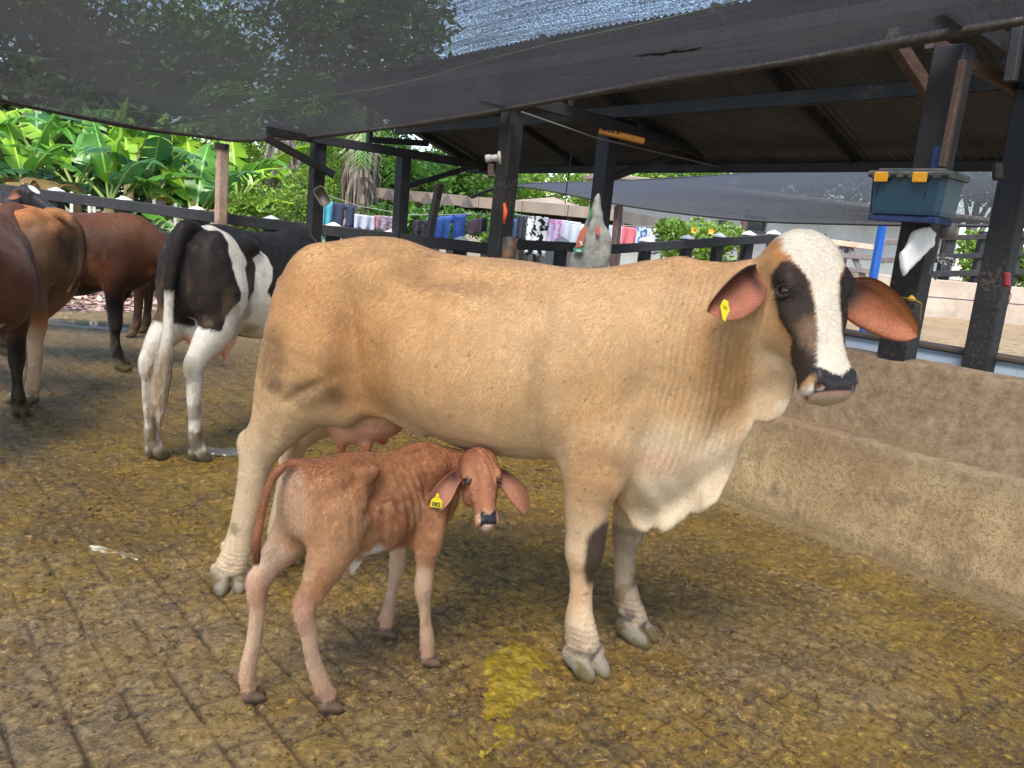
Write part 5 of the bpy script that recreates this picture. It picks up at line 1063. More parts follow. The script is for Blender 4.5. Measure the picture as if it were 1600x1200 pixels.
# ------------------------------------------------------------------ yard floor
PW, PL, GAP = 0.155, 0.245, 0.010
def cell_of(x, y):
    i = np.floor(x / PW).astype(int); off = ((i * 7919) % 5) / 5.0 * PL * 0.9; j = np.floor((y - off) / PL).astype(int); return i, j, off
def floor_fields(x, y):
    """height of the trodden dung over the paving, groove amount, pale dry amount"""
    x = np.asarray(x, float); y = np.asarray(y, float)
    wx = x + (fbm(x * 4, y * 4, 0, 101) - 0.5) * 0.016; wy = y + (fbm(x * 4, y * 4, 5, 102) - 0.5) * 0.016
    i, j, off = cell_of(wx, wy)
    ex = np.minimum(wx - i * PW, (i + 1) * PW - wx); ey = np.minimum(wy - off - j * PL, off + (j + 1) * PL - wy)
    e = np.minimum(ex, ey + 0.0005)
    cover = sstep(0.40, 0.62, fbm(x * 1.1 + 3, y * 1.1, 0, 103, 3) * 0.7 + fbm(x * 5, y * 5, 0, 104, 2) * 0.3)
    near = sstep(1.6, 0.8, np.abs(x - 0.5)) * sstep(3.4, 2.6, y) * 0.55
    g = (1 - sstep(0.002, 0.012, e)) * np.clip(0.60 - cover * 0.6 + near, 0.05, 1.0) * (0.25 + 0.75 * sstep(0.32, 0.5, fbm(x * 4, y * 4, 9, 111, 3)))
    lump = fbm(x * 6, y * 6, 0, 105, 4) - 0.5; fine = fbm(x * 26, y * 26, 0, 106, 3) - 0.5; mid = np.abs(fbm(x * 13, y * 13, 3, 107, 3) - 0.5)
    h = 0.020 * lump * (0.5 + cover) + 0.020 * fine * (0.45 + cover) - 0.020 * mid - 0.011 * g
    # heaps pushed up by hooves
    for cx, cy, r, a in ((2.35, 1.35, 0.33, 0.022), (0.35, 3.6, 0.5, 0.016), (1.2, 3.1, 0.45, 0.014), (2.5, 2.2, 0.25, 0.010), (2.9, 1.05, 0.3, 0.014)):
        d = np.sqrt((x - cx) ** 2 + (y - cy) ** 2) / r; h = h + a * np.exp(-d * d) * (0.35 + 1.6 * fbm(x * 18, y * 18, 7, 108, 3))
    pale = ring(x, y, 2.75, 1.5, 0.55, 0.5, (fbm(x * 5, y * 5, 0, 109) - .5) * 2, .6) * 0.35 + ring(x, y, 0.5, 2.3, 0.9, 0.8, (fbm(x * 5, y * 5, 0, 110) - .5) * 2, .6) * 0.35 + sstep(3.75, 4.05, x) * 0.4
    return h, g, pale

def yard():
    X0, X1, Y0, Y1 = -5.0, 4.06, -2.2, 11.25
    slab = MB().box(((X0 + X1) / 2, (Y0 + Y1) / 2, -0.085), (X1 - X0, Y1 - Y0, 0.10)).build('yard_floor', plain('mortar', lin((70, 62, 52)), 0.7, bump=0.5)); tag(slab, kind='structure')
    cells = []
    for i in range(int(X0 / PW) + 1, int(X1 / PW)):
        off = ((i * 7919) % 5) / 5.0 * PL * 0.9
        for j in range(int(Y0 / PL), int(Y1 / PL)):
            cx, cy = (i + 0.5) * PW, off + (j + 0.5) * PL
            if cy > Y1 - 0.15: continue
            d = Vector((cx, cy, 0)) - C_POS; z = d.dot(C_FWD)
            seen = z > 0.5 and abs(d.dot(C_RIGHT) / z) < 0.70 and abs(d.dot(C_UP) / z) < 0.56
            cells.append((z if seen else 1e3 + d.length, i, j, off, cx, cy, seen))
    cells.sort(key=lambda q: q[0])
    def cell_mesh(c, nx, ny):
        _, i, j, off, cx, cy, _s = c
        xs = np.linspace(i * PW, (i + 1) * PW, nx); ys = np.linspace(off + j * PL, off + (j + 1) * PL, ny)
        X, Y = np.meshgrid(xs, ys, indexing='ij'); return X.ravel(), Y.ravel()
    def quads(nx, ny, b=0):
        I, J = np.meshgrid(np.arange(nx - 1), np.arange(ny - 1), indexing='ij'); a = (I * ny + J).ravel() + b
        return np.stack([a, a + ny, a + ny + 1, a + 1], 1)
    near = cells[:300]
    allx = []; ally = []; nx, ny = 13, 20
    for c in near:
        X, Y = cell_mesh(c, nx, ny); allx.append(X); ally.append(Y)
    X = np.concatenate(allx); Y = np.concatenate(ally); h, g, p = floor_fields(X, Y); n = nx * ny; Q = quads(nx, ny)
    for k, c in enumerate(near):
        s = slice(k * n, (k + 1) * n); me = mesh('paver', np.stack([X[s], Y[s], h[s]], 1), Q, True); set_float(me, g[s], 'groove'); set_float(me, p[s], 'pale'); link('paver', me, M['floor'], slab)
    VX = []; QQ = []; b = 0
    for c in cells[300:]:
        if c[6] and c[0] < 4.8: a_, b_ = 9, 13
        elif c[6]: a_, b_ = 6, 9
        else: a_, b_ = 3, 3
        X, Y = cell_mesh(c, a_, b_); VX.append(np.stack([X, Y], 1)); QQ.append(quads(a_, b_, b)); b += a_ * b_
    V = np.concatenate(VX); h, g, p = floor_fields(V[:, 0], V[:, 1]); me = mesh('trodden_paving', np.column_stack([V, h]), np.concatenate(QQ), True)
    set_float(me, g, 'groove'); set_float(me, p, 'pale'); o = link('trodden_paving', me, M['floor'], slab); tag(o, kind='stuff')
    # ground beyond
    n = 60; u = np.linspace(-1, 1, n); g1 = np.sign(u) * np.abs(u) ** 2.2 * 160
    X, Y = np.meshgrid(g1, g1, indexing='ij'); Z = -0.05 + 0.0 * X; me = mesh('ground', np.column_stack([X.ravel(), Y.ravel() + 6, Z.ravel()]), quads(n, n)); tag(link('ground', me, M['soil']), kind='structure')
    crumbs(slab)
    # fresh dung, splashes
    pat = splat('dung_pat', [(1.675, 1.917), (1.734, 1.97), (1.802, 1.992), (1.869, 1.973), (1.898, 1.924), (1.886, 1.859), (1.845, 1.804), (1.773, 1.773), (1.706, 1.724), (1.645, 1.702), (1.633, 1.726), (1.589, 1.683), (1.521, 1.627), (1.468, 1.587), (1.402, 1.524), (1.369, 1.512), (1.354, 1.528), (1.398, 1.567), (1.461, 1.628), (1.499, 1.688), (1.531, 1.748), (1.56, 1.806), (1.616, 1.86)])
    g = NT('fresh_yellow_dung'); a = g.noise(24, 5, 0.7); g.col(g.mix(g.rng(a, 0.35, 0.65), lin((108, 88, 16)), lin((164, 136, 28)))); g.rough(0.35); g.nrm(g.bump(a, 0.9, 0.02))
    pat.data.materials.append(g.m); tag(pat, 'flat splash of fresh yellow dung on the paving between calf and cow', 'dung')
    g = NT('milky_water'); a = g.noise(9, 4, 0.6); g.col(g.mix(g.rng(a, 0.46, 0.60), lin((126, 104, 58)), lin((196, 188, 158)))); g.rough(0.25)
    def puddle(u, v, r1, r2, ang, label, mat, th=0.006):
        c = on_plane(u, v, 2, 0.0); pts = []
        for k in range(14):
            t = 2 * math.pi * k / 14; rr = 0.6 + 0.6 * random.random(); x, y = math.cos(t) * r1 * rr, math.sin(t) * r2 * rr; pts.append((c.x + x * math.cos(ang) - y * math.sin(ang), c.y + x * math.sin(ang) + y * math.cos(ang)))
        o = g_blob('puddle', pts, th, 0.5, lift=0.0); o.data.materials.append(mat); tag(o, label, 'puddle')
    random.seed(4)
    puddle(174, 866, 0.15, 0.030, 2.2, 'small milky white splash on the paving left of the tan cow hind hoof', g.m, 0.0101)
    w = NT('thin_water'); w.col(lin((120, 112, 100))); w.rough(0.06); w.b.inputs['Specular IOR Level'].default_value = 0.8
    puddle(350, 705, 0.22, 0.07, 2.5, 'shallow puddle beside the hind hooves of the black and white cow', w.m)
    puddle(115, 505, 0.9, 0.25, 2.6, 'wide wet patch on the paving under the dark brown cow', w.m)

def splat(name, outline, st=0.006):
    """lumpy wet heap: a height field inside a ragged outline"""
    P = np.array(outline, float); lo, hi = P.min(0) - 0.06, P.max(0) + 0.06; X, Y = np.meshgrid(np.arange(lo[0], hi[0], st), np.arange(lo[1], hi[1], st), indexing='ij')
    wob = (fbm(X * 14, Y * 14, 0, 301) - 0.5) * 0.10 + (fbm(X * 45, Y * 45, 0, 302, 3) - 0.5) * 0.045
    m = poly_mask(X.ravel(), Y.ravel(), P, 0.030, wob.ravel()).reshape(X.shape); m2 = poly_mask(X.ravel(), Y.ravel(), P, 0.012, wob.ravel() * 1.3 - 0.012).reshape(X.shape)
    h, _, _ = floor_fields(X, Y); rid = 1 - 2 * np.abs(fbm(X * 20 + Y * 8, Y * 16, 0, 303, 4) - 0.5)
    Z = h * (1 - 0.5 * m) - 0.004 + m * (0.007 + 0.013 * rid ** 3 * (0.3 + fbm(X * 9, Y * 9, 0, 304)))
    keep = m2 > 0.25; nx, ny = X.shape; I, J = np.nonzero(keep[:-1, :-1] & keep[1:, :-1] & keep[:-1, 1:] & keep[1:, 1:]); a = I * ny + J
    return link(name, mesh(name, np.stack([X.ravel(), Y.ravel(), Z.ravel()], 1), np.stack([a, a + ny, a + ny + 1, a + 1], 1), True))

def crumbs(parent):
    """trodden crumbs of dung and bits of chaff lying on the paving"""
    rs = np.random.RandomState(12); n = 5200; t = rs.rand(n) ** 0.75
    x = rs.uniform(-0.6, 4.0, n); y = 0.9 + 6.5 * t; k = fbm(x * 2.2, y * 2.2, 0, 103, 3) > 0.40 + 0.12 * rs.rand(n); x, y = x[k], y[k]; n = len(x); h, _, _ = floor_fields(x, y)
    O = np.array([(1, 0, 0), (0, 1, 0), (-1, 0, 0), (0, -1, 0), (0, 0, 0.75), (0, 0, -0.6)], float); T = np.array([(0, 1, 4), (1, 2, 4), (2, 3, 4), (3, 0, 4), (1, 0, 5), (2, 1, 5), (3, 2, 5), (0, 3, 5)])
    s_ = 0.003 + 0.012 * rs.rand(n) ** 3; a = rs.rand(n) * 6.283; V = O[None] * (0.6 + 0.8 * rs.rand(n, 6, 1)) * s_[:, None, None]; V[:, :, 0] *= 1 + 0.8 * rs.rand(n, 1); ca, sa = np.cos(a)[:, None], np.sin(a)[:, None]
    X = V[:, :, 0] * ca - V[:, :, 1] * sa; Y = V[:, :, 0] * sa + V[:, :, 1] * ca; W = np.stack([X + x[:, None], Y + y[:, None], V[:, :, 2] * 0.8 + (h + s_ * 0.15)[:, None]], 2).reshape(-1, 3)
    F_ = (T[None] + (np.arange(n) * 6)[:, None, None]).reshape(-1, 3); me = mesh('dung_crumbs', W, F_, True); tag(link('dung_crumbs', me, M['floor'], parent), kind='stuff')
    n = 700; x = rs.uniform(-0.6, 4.0, n); y = rs.uniform(0.9, 6.0, n); h, _, _ = floor_fields(x, y); a = rs.rand(n) * 6.283; L = 0.004 + 0.016 * rs.rand(n) ** 2; w = 0.0009 + 0.0012 * rs.rand(n); c = np.stack([x, y, h + 0.003], 1); t = np.stack([np.cos(a), np.sin(a), rs.uniform(-.1, .25, n)], 1); s2 = np.stack([-np.sin(a), np.cos(a), 0 * a], 1)
    V = np.stack([c - t * L[:, None] - s2 * w[:, None], c - t * L[:, None] + s2 * w[:, None], c + t * L[:, None] + s2 * w[:, None], c + t * L[:, None] - s2 * w[:, None]], 1).reshape(-1, 3)
    tag(link('chaff', mesh('chaff', V, np.arange(4 * n).reshape(n, 4)), plain('chaff_straw', lin((184, 148, 74)), 0.6, var=0.3, scale=8), parent), kind='stuff')

def g_blob(name, outline, th, rough_, lift=0.0):
    """flat irregular patch following the floor"""
    P = np.array(outline, float); c = P.mean(0); n = len(P); tt = np.linspace(0, 1, 5); V = []; F_ = []
    K = n * 3; ang = np.linspace(0, n, K, endpoint=False); ring_ = np.stack([np.interp(ang, np.arange(n + 1), np.append(P[:, i], P[0, i])) for i in (0, 1)], 1)
    ring_ += (np.random.RandomState(5).rand(K, 2) - 0.5) * 0.018 * min(1, rough_ * 10)
    rings = [0.001, 0.3, 0.55, 0.75, 0.9, 1.0]
    for r in rings:
        q = c + (ring_ - c) * r; h, _, _ = floor_fields(q[:, 0], q[:, 1]); prof = th * (1 - r ** 4) + 0.002 + lift
        z = h * (1 if th > 0.01 else 0.0) + prof * (0.6 + 0.8 * fbm(q[:, 0] * 22, q[:, 1] * 22, 1, 8)) * (1 if r < 1 else 0.0) + (0 if r < 1 else -0.006) + (0.006 if th <= 0.01 and r < 1 else 0)
        V.append(np.column_stack([q, z]))
    V = np.concatenate(V)
    for a in range(len(rings) - 1):
        for k in range(K): F_.append((a * K + k, a * K + (k + 1) % K, (a + 1) * K + (k + 1) % K, (a + 1) * K + k))
    me = mesh(name, V, F_, True); return link(name, me)

# ------------------------------------------------------------------ feed trough
def trough():
    Y0, Y1, n = -1.6, 10.5, 220
    ys = np.linspace(Y0, Y1, n)
    root = empty('feed_trough', (4.05, 2.0, 0)); tag(root, 'long stained concrete feed trough with a high back wall on the right', 'trough')
    def loftwall(name, prof, dy=0.0, jag=0.006):
        P = np.array(prof); V = []; K = len(P)
        X = P[:, 0][None, :] + 0 * ys[:, None]; Z = P[:, 1][None, :] + 0 * ys[:, None]; Y = ys[:, None] + 0 * X
        w = (fbm(Y * 3, Z * 3, X, 201) - 0.5) * 0.022 + (fbm(Y * 14, Z * 14, X * 3, 202, 3) - 0.5) * jag
        top = (Z > P[:, 1].max() - 0.04); X = X + w; Z = Z + np.where(top, (fbm(Y * 6, X * 2, 0, 203) - 0.5) * 0.022, 0) * (Z > 0.05)
        V = np.stack([X, Y, Z], 2).reshape(-1, 3); I, J = np.meshgrid(np.arange(n - 1), np.arange(K - 1), indexing='ij'); a = (I * K + J).ravel()
        Q = np.stack([a, a + K, a + K + 1, a + 1], 1); me = mesh(name, V - np.array([4.05, 2.0, 0]), Q[:, ::-1], True); o = link(name, me, M['concrete'], root); return o
    def dens(pts, s=0.03):
        out = []
        for a, b in zip(pts[:-1], pts[1:]):
            L = math.dist(a, b); k = max(1, int(L / s))
            for i in range(k): out.append((a[0] + (b[0] - a[0]) * i / k, a[1] + (b[1] - a[1]) * i / k))
        return out + [pts[-1]]
    loftwall('front_wall', dens([(4.03, -0.02), (4.045, 0.0), (4.075, 0.22), (4.10, 0.42), (4.118, 0.545), (4.128, 0.562), (4.150, 0.570), (4.195, 0.568), (4.215, 0.555), (4.225, 0.52), (4.25, 0.40), (4.30, 0.32), (4.38, 0.28)]))
    loftwall('back_wall', dens([(4.36, 0.28), (4.44, 0.33), (4.50, 0.42), (4.54, 0.55), (4.575, 0.72), (4.600, 0.90), (4.605, 0.945), (4.620, 0.960), (4.700, 0.965), (4.790, 0.962), (4.80, 0.945), (4.80, -0.02)]))
    # mortar fillet along the foot and the crack above it
    m = MB(); r = []
    for y in np.linspace(Y0, Y1, 160):
        j = (vnoise(np.array([y * 7]), np.array([0.0]), 0, 3)[0] - 0.5) * 0.02
        r.append([Vector((3.99 + j * 1.4 - 4.05, y - 2, -0.012)), Vector((4.00 + j - 4.05, y - 2, 0.003)), Vector((4.02 + j * .5 - 4.05, y - 2, 0.010)), Vector((4.054 - 4.05, y - 2, 0.020 + j * 0.4))])
    m.grid(r).build('mortar_fillet', M['concrete'], root, True)
    tag(root, None, None)
    return root

# ------------------------------------------------------------------ milking shed: posts, trusses, roof
def shed():
    root = empty('open_shed', (5.9, 5.5, 0)); tag(root, 'open black timber shed with a low corrugated roof behind the trough', 'shed'); o = Vector((5.9, 5.5, 0))
    bw = M['black_wood']
    def B(name, a, b, w, t, up=(0, 0, 1), mat=None, par=root):
        ob = MB().beam(Vector(a) - o, Vector(b) - o, w, t, up, 0.008).build(name, mat or bw, par); return ob
    rows = {9.45: 2.35, 5.75: 2.50, 2.05: 2.64}
    posts = []
    for Y, zt in rows.items():
        for X, b0 in ((4.715, 0.85), (5.95, 0.0)):
            w = 0.165; p = B('post', (X - (0.03 if X < 5 else 0), Y, b0 if X < 5 and Y < 9 else 0), (X, Y, zt + 0.02), w, 0.15, (1, 0, 0)); posts.append(p)
        B('tie_beam', (4.25 if Y < 9 else 4.0, Y - 0.105, zt + (0.14 if Y < 9 else 0)), (7.45, Y - 0.105, zt - 0.02), 0.05, 0.11)
        rz = lambda X: 3.36 - 0.33 * (X - 4.6) - (0.10 if Y > 9 else 0)
        B('rafter', (4.95, Y, rz(4.95) - 0.075), (7.45, Y, rz(7.45) - 0.075), 0.05, 0.09)
        B('king_post', (5.40, Y - 0.03, zt + 0.05), (5.40, Y - 0.03, rz(5.40) - 0.2), 0.07, 0.07, (1, 0, 0))
        B('strut', (5.46, Y - 0.03, zt + 0.10), (6.3, Y - 0.03, rz(6.3) - 0.18), 0.05, 0.08)
        B('knee_brace', (6.02, Y - 0.04, zt - 0.42), (7.1, Y - 0.04, zt - 0.03), 0.05, 0.07)
    for Y in (7.6, 3.9, 0.2, -1.6): B('rafter', (4.95, Y, 3.36 - 0.33 * 0.35 - 0.075), (7.45, Y, 3.36 - 0.33 * 2.85 - 0.075), 0.05, 0.09)
    # left gable brace
    a = on_plane(415, 215, 1, 9.3); b = on_plane(522, 273, 1, 9.3); B('knee_brace', a, b, 0.05, 0.09)
    # purlins along the shed
    for X, w in ((5.10, 0.10), (6.0, 0.12), (7.3, 0.09)):
        z = 3.36 - 0.33 * (X - 4.6) - (0.14 if X < 7 else 0.09); B('purlin', (X, 9.75, z - 0.10), (X, -2.5, z + 0.02), 0.07, w)
    B('eave_board', (7.50, 9.75, 2.31), (7.50, -2.5, 2.43), 0.04, 0.09)
    # brown timbers near the front truss
    B('brace', on_plane(1392, 55, 1, 2.4), on_plane(1470, 175, 1, 2.4), 0.06, 0.10, mat=M['brown_wood'])
    B('brace', on_plane(1452, 66, 1, 2.18), on_plane(1640, 166, 1, 2.18), 0.05, 0.075, mat=M['brown_wood'])
    B('cleat', on_plane(1505, 95, 1, 1.93), on_plane(1472, 262, 1, 1.93), 0.04, 0.045, (1, 0, 0), M['brown_wood'])
    B('king_post', on_plane(1592, 40, 1, 1.85), on_plane(1578, 128, 1, 1.85), 0.06, 0.06, (1, 0, 0))
    p = B('painted_board', on_plane(1472, 228, 0, 4.605), on_plane(1450, 345, 0, 4.600), 0.012, 0.085, (0, 1, 0), M['blue_wood'])
    # corrugated sheets, each its own part
    sheets = 0
    Yc = 9.95; wsh = 0.86
    while Yc > -2.4:
        y0, y1 = Yc - wsh, Yc; n = 53; V = []; rows_ = [5.06, 5.8, 6.7, 7.62]
        ny = np.linspace(y1, y0 - 0.05, n)
        for X in rows_:
            for k, y in enumerate(ny):
                z = 3.36 - 0.33 * (X - 4.6) - 0.10 * max(0, (y - 6) / 4) + 0.011 * math.sin(2 * math.pi * k / 4.0) + (0.004 if sheets % 2 else 0.0)
                V.append((X - o.x, y - o.y, z))
        F_ = [(r * n + k, r * n + k + 1, (r + 1) * n + k + 1, (r + 1) * n + k) for r in range(3) for k in range(n - 1)]
        link('roof_sheet', mesh('roof_sheet', V, F_, True), M['tin'], root); sheets += 1; Yc -= wsh
    return root

# ------------------------------------------------------------------ shade cloths
def nets():
    E = [(-1.6, 6.2, 2.42), (0.2, 8.4, 2.33), (1.42, 9.76, 2.29), (2.85, 10.68, 2.29), (4.24, 11.33, 2.35), (4.45, 10.12, 2.35), (4.59, 8.12, 2.41), (4.57, 6.53, 2.46), (4.56, 4.15, 2.60), (4.51, 2.85, 2.64), (4.50, 1.66, 2.71), (4.36, 1.0, 2.70), (4.3, -0.5, 2.72), (4.3, -3.2, 2.8)]
    Oo = [(-4.5, y, 3.05) for y in (4.6, 4.3, 4.0, 3.7, 3.4, 3.0, 2.4, 1.8, 1.0, 0.2, -0.6, -1.3, -2.5, -4.6)]
    n = len(E); s = np.linspace(0, n - 1, 90); e = np.stack([catmull(np.arange(n), [p[i] for p in E], s) for i in range(3)], 1); f = np.stack([catmull(np.arange(n), [p[i] for p in Oo], s) for i in range(3)], 1)
    rows = []; m = 34
    for k in range(m):
        t = (k / (m - 1)) ** 1.3; q = e * (1 - t) + f * t
        q[:, 2] += 0.34 * math.sin(math.pi * min(1, t * 1.0)) * 0.6 * (1 - np.exp(-t * 3)) + 0.02 * np.sin(q[:, 1] * 2.3 + q[:, 0] * 1.1) * min(1, t * 6) + 0.010 * np.sin(q[:, 0] * 9 + 1.3 * np.sin(q[:, 1])) * min(1, t * 8)
        rows.append(q)
    V = np.concatenate(rows); K = 90; I, J = np.meshgrid(np.arange(m - 1), np.arange(K - 1), indexing='ij'); a = (I * K + J).ravel(); Q = np.stack([a, a + 1, a + K + 1, a + K], 1)
    me = mesh('cloth', V, Q, True); root = empty('shade_net', (0, 0, 0)); tag(root, 'big black shade cloth sagging over the yard, across the top of the photo', 'shade net')
    link('cloth', me, M['net'], root)
    hem = MB(); pts = [Vector(p) for p in e]; hem.tube([p + Vector((0, 0, -0.012)) for p in pts], [0.026 + 0.006 * math.sin(i * 0.7) for i in range(len(pts))], 8); g = NT('rolled_net_hem'); g.col(g.mix(g.rng(g.noise(30, 4), 0.35, 0.65), (0.035, 0.03, 0.028), (0.075, 0.062, 0.052))); g.rough(0.8); hem.build('hem', g.m, root, True)
    # seam thread of the cloth
    x0 = on_plane(75, 152, 2, 2.55); i0 = 12
    sm = MB()
    for k in (6, 13):
        row = rows[k]; sm.tube([Vector(p) + Vector((0, 0, -0.006)) for p in row[::2]], 0.0035, 4)
    sm.build('seam', plain('seam_thread', (0.12, 0.15, 0.10), 0.8), root)
    # patch of bunched net
    c = on_plane(1035, 78, 2, 2.66); p = MB(); random.seed(3)
    for k in range(7):
        y0 = c.y + 0.26 - 0.06 * k; pts = [Vector((c.x + random.uniform(-.03, .03), y0, c.z - 0.012 + random.uniform(-.008, .008))), Vector((c.x + random.uniform(-.03, .03), y0 - 0.12, c.z - 0.02)), Vector((c.x + random.uniform(-.04, .04), y0 - 0.24, c.z - 0.008))]
        p.tube(pts, [0.003, 0.009, 0.003], 5)
    p.build('darned_tear', plain('darning', (0.012, 0.012, 0.014), 0.8), root)
    # second net over the far pen
    root2 = empty('shade_net', (0, 0, 0)); tag(root2, 'grey shade cloth hanging low behind the shed, over the far pen', 'shade net')
    T = [(9.4, 12.6, 2.02), (8.55, 10.28, 2.20), (9.1, 8.5, 2.34), (9.14, 5.14, 2.54), (8.87, 3.37, 2.62), (8.8, 1.0, 2.75), (8.8, -1.5, 2.85)]
    Bm = [(9.35, 12.4, 2.00), (8.53, 10.2, 2.17), (8.6, 7.7, 1.95), (8.62, 5.88, 1.86), (8.5, 4.4, 1.88), (8.45, 3.0, 1.93), (8.4, 1.0, 2.0)]
    n = len(T); s = np.linspace(0, n - 1, 50); e = np.stack([catmull(np.arange(n), [p[i] for p in T], s) for i in range(3)], 1); f = np.stack([catmull(np.arange(n), [p[i] for p in Bm], s) for i in range(3)], 1); rows = []; m = 12
    for k in range(m):
        t = k / (m - 1); q = e * (1 - t) + f * t; q[:, 0] -= 0.10 * math.sin(math.pi * t) * np.clip(e[:, 2] - f[:, 2], 0, 1) * 2; q[:, 0] += 0.008 * np.sin(q[:, 2] * 40); rows.append(q)
    # roof part sloping away from the top edge
    V = np.concatenate(rows); K = 50; I, J = np.meshgrid(np.arange(m - 1), np.arange(K - 1), indexing='ij'); a = (I * K + J).ravel(); Q = np.stack([a, a + 1, a + K + 1, a + K], 1)
    link('cloth', mesh('cloth', V, Q, True), M['net_far'], root2); hem = MB(); hem.tube([Vector(p) for p in f], 0.018, 6); hem.tube([Vector(p) for p in e], 0.010, 6); hem.build('hem', plain('far_hem', (0.03, 0.03, 0.032), 0.8), root2, True)
    # carrying post of the big net
    a = on_plane(347, 222, 1, 11.15); MB().beam((a.x, 11.15, -0.05), (a.x + 0.01, 11.15, a.z - 0.06), 0.14, 0.14, (1, 0, 0), 0.02).build('wooden_post', M['pale_wood']); tag(bpy.data.objects['wooden_post'], 'bare pale timber post holding the shade net behind the left fence', 'post')
    MB().tube([(a.x, 11.15, a.z - 0.10), (a.x, 11.15, a.z - 0.02)], 0.095, 10).build('binding', plain('post_binding', (0.02, 0.02, 0.02), 0.8), bpy.data.objects['wooden_post'])

# ------------------------------------------------------------------ fences
def fence_run(name_root, label, pts, rails, postat, cap, mat, post_w=0.16, post_top=0.06, thick=0.05):
    root = empty('wooden_fence', tuple(pts[0])); tag(root, label, 'fence'); o = Vector(pts[0]); pts = [Vector(p) for p in pts]
    for dz, hgt in rails:
        for a, b in zip(pts[:-1], pts[1:]):
            a2 = a + Vector((0, 0, dz)) - o; b2 = b + Vector((0, 0, dz)) - o
            MB().beam(a2, b2, thick, hgt, (0, 0, 1), 0.008).build('rail', mat, root)
    L = [0]
    for a, b in zip(pts[:-1], pts[1:]): L.append(L[-1] + (b - a).length)
    for p in postat:
        s = p * L[-1]; k = max(i for i in range(len(L) - 1) if L[i] <= s + 1e-6); t = (s - L[k]) / (L[k + 1] - L[k]); q = pts[k].lerp(pts[k + 1], t)
        d = (pts[k + 1] - pts[k]).normalized(); nrm = Vector((d.y, -d.x, 0)).normalized(); back = q - nrm * 0.11 * (1 if nrm.dot(C_POS - q) > 0 else -1)
        top = back + Vector((0, 0, post_top)); po = MB().beam(Vector((back.x, back.y, -0.05)) - o, top - o, post_w, post_w * 0.9, (nrm.x, nrm.y, 0), 0.012).build('post', mat, root)
        if cap:
            m = MB(); w = post_w * 0.50; h1 = 0.035; z = top.z
            c = top - o; ax = (d * 1, nrm * 1); V = []
            for zz, k2 in ((0.0, w), (h1 * 0.5, w), (0.062, 0.12 * w)):
                for i, j in ((-1, -1), (1, -1), (1, 1), (-1, 1)): V.append(c + Vector((d.x, d.y, 0)).normalized() * (i * k2) + nrm * (j * k2) + Vector((0, 0, zz)))
            m.add(V, [(3, 2, 1, 0), (8, 9, 10, 11)] + [(r * 4 + i, r * 4 + (i + 1) % 4, (r + 1) * 4 + (i + 1) % 4, (r + 1) * 4 + i) for r in (0, 1) for i in range(4)]); m.build('cap', M['white_paint'], po)
    return root

def fences():
    A = at(-160, 274, 11.9); Bp = at(60, 303, 11.6); Cc = at(400, 348, 11.2); D = at(775, 390, 10.6)
    fence_run('', 'dark timber rail fence with white capped posts behind the cows on the left', [A, Bp, Cc, D], [(0, 0.15), (-0.36, 0.14), (-0.72, 0.14)], [(p - (-160)) / (775 + 160) for p in (-40, 98, 208, 323, 438, 534, 622, 722)], True, M['black_wood'], 0.165)
    E_ = at(803, 382, 9.9); F_ = at(960, 389, 10.4); G = at(1190, 374, 11.3); H_ = at(1290, 372, 12.2)
    fence_run('', 'dark timber rail fence with capped posts behind the tan cow back', [E_, F_, G, H_], [(0, 0.12), (-0.32, 0.11), (-0.66, 0.11)], [(p - 803) / (1290 - 803) for p in (866, 980, 1040, 1088, 1135, 1186, 1268)], True, M['black_wood'], 0.14)
    # fence on the low wall of the far pen
    a = at(1318, 376, 15.6); b = at(1640, 367, 15.6)
    P0, P1 = a.lerp(b, 0.38), b
    fence_run('', 'dark rail fence standing on the low whitewashed wall at the far right', [P0 + Vector((0, 0, 0.0)), P1], [(0, 0.10), (-0.36, 0.10), (-0.70, 0.12)], [0.02, 0.24, 0.52, 0.78, 0.98], False, M['black_wood'], 0.20, 0.10)
    fence_run('', 'grey weathered gate rails between the blue pole and the black post', [a.lerp(b, 0.18), a.lerp(b, 0.37)], [(-0.05, 0.11), (-0.40, 0.11), (-0.76, 0.14)], [0.05, 0.92], False, M['grey_wood'], 0.13, 0.02)
    # A shaped gate
    root = empty('gate', tuple(at(1325, 440, 15))); o = root.location.copy(); tag(root, 'grey wooden gate panel with an A shaped brace, just right of the cow head', 'gate')
    for (u0, v0, u1, v1, w, nme, mt) in ((1296, 378, 1376, 388, 0.10, 'rail', 'pale_wood'), (1305, 399, 1370, 403, 0.09, 'rail', 'grey_wood'), (1312, 420, 1362, 424, 0.09, 'rail', 'grey_wood'), (1325, 380, 1300, 402, 0.10, 'brace', 'grey_wood'), (1325, 380, 1352, 440, 0.10, 'brace', 'grey_wood'), (1325, 374, 1319, 412, 0.10, 'stile', 'grey_wood')):
        MB().beam(at(u0, v0, 15 + (0.06 if nme == 'brace' else 0.12 if nme == 'stile' else 0)) - o, at(u1, v1, 15 + (0.06 if nme == 'brace' else 0.12 if nme == 'stile' else 0)) - o, 0.04, w, C_UP, 0.006).build(nme, M[mt], root)
    p0 = at(1379, 352, 9.2); p1 = at(1358, 470, 9.2); p1 = p0 + (p1 - p0) * ((p0.z - 0.5) / (p0.z - p1.z)); m = MB().tube([p0, p1], 0.05, 10); tag(m.build('blue_pole', M['blue_pole'], None, True), 'bright blue pole under the far shade net, right of the cow head', 'pole')

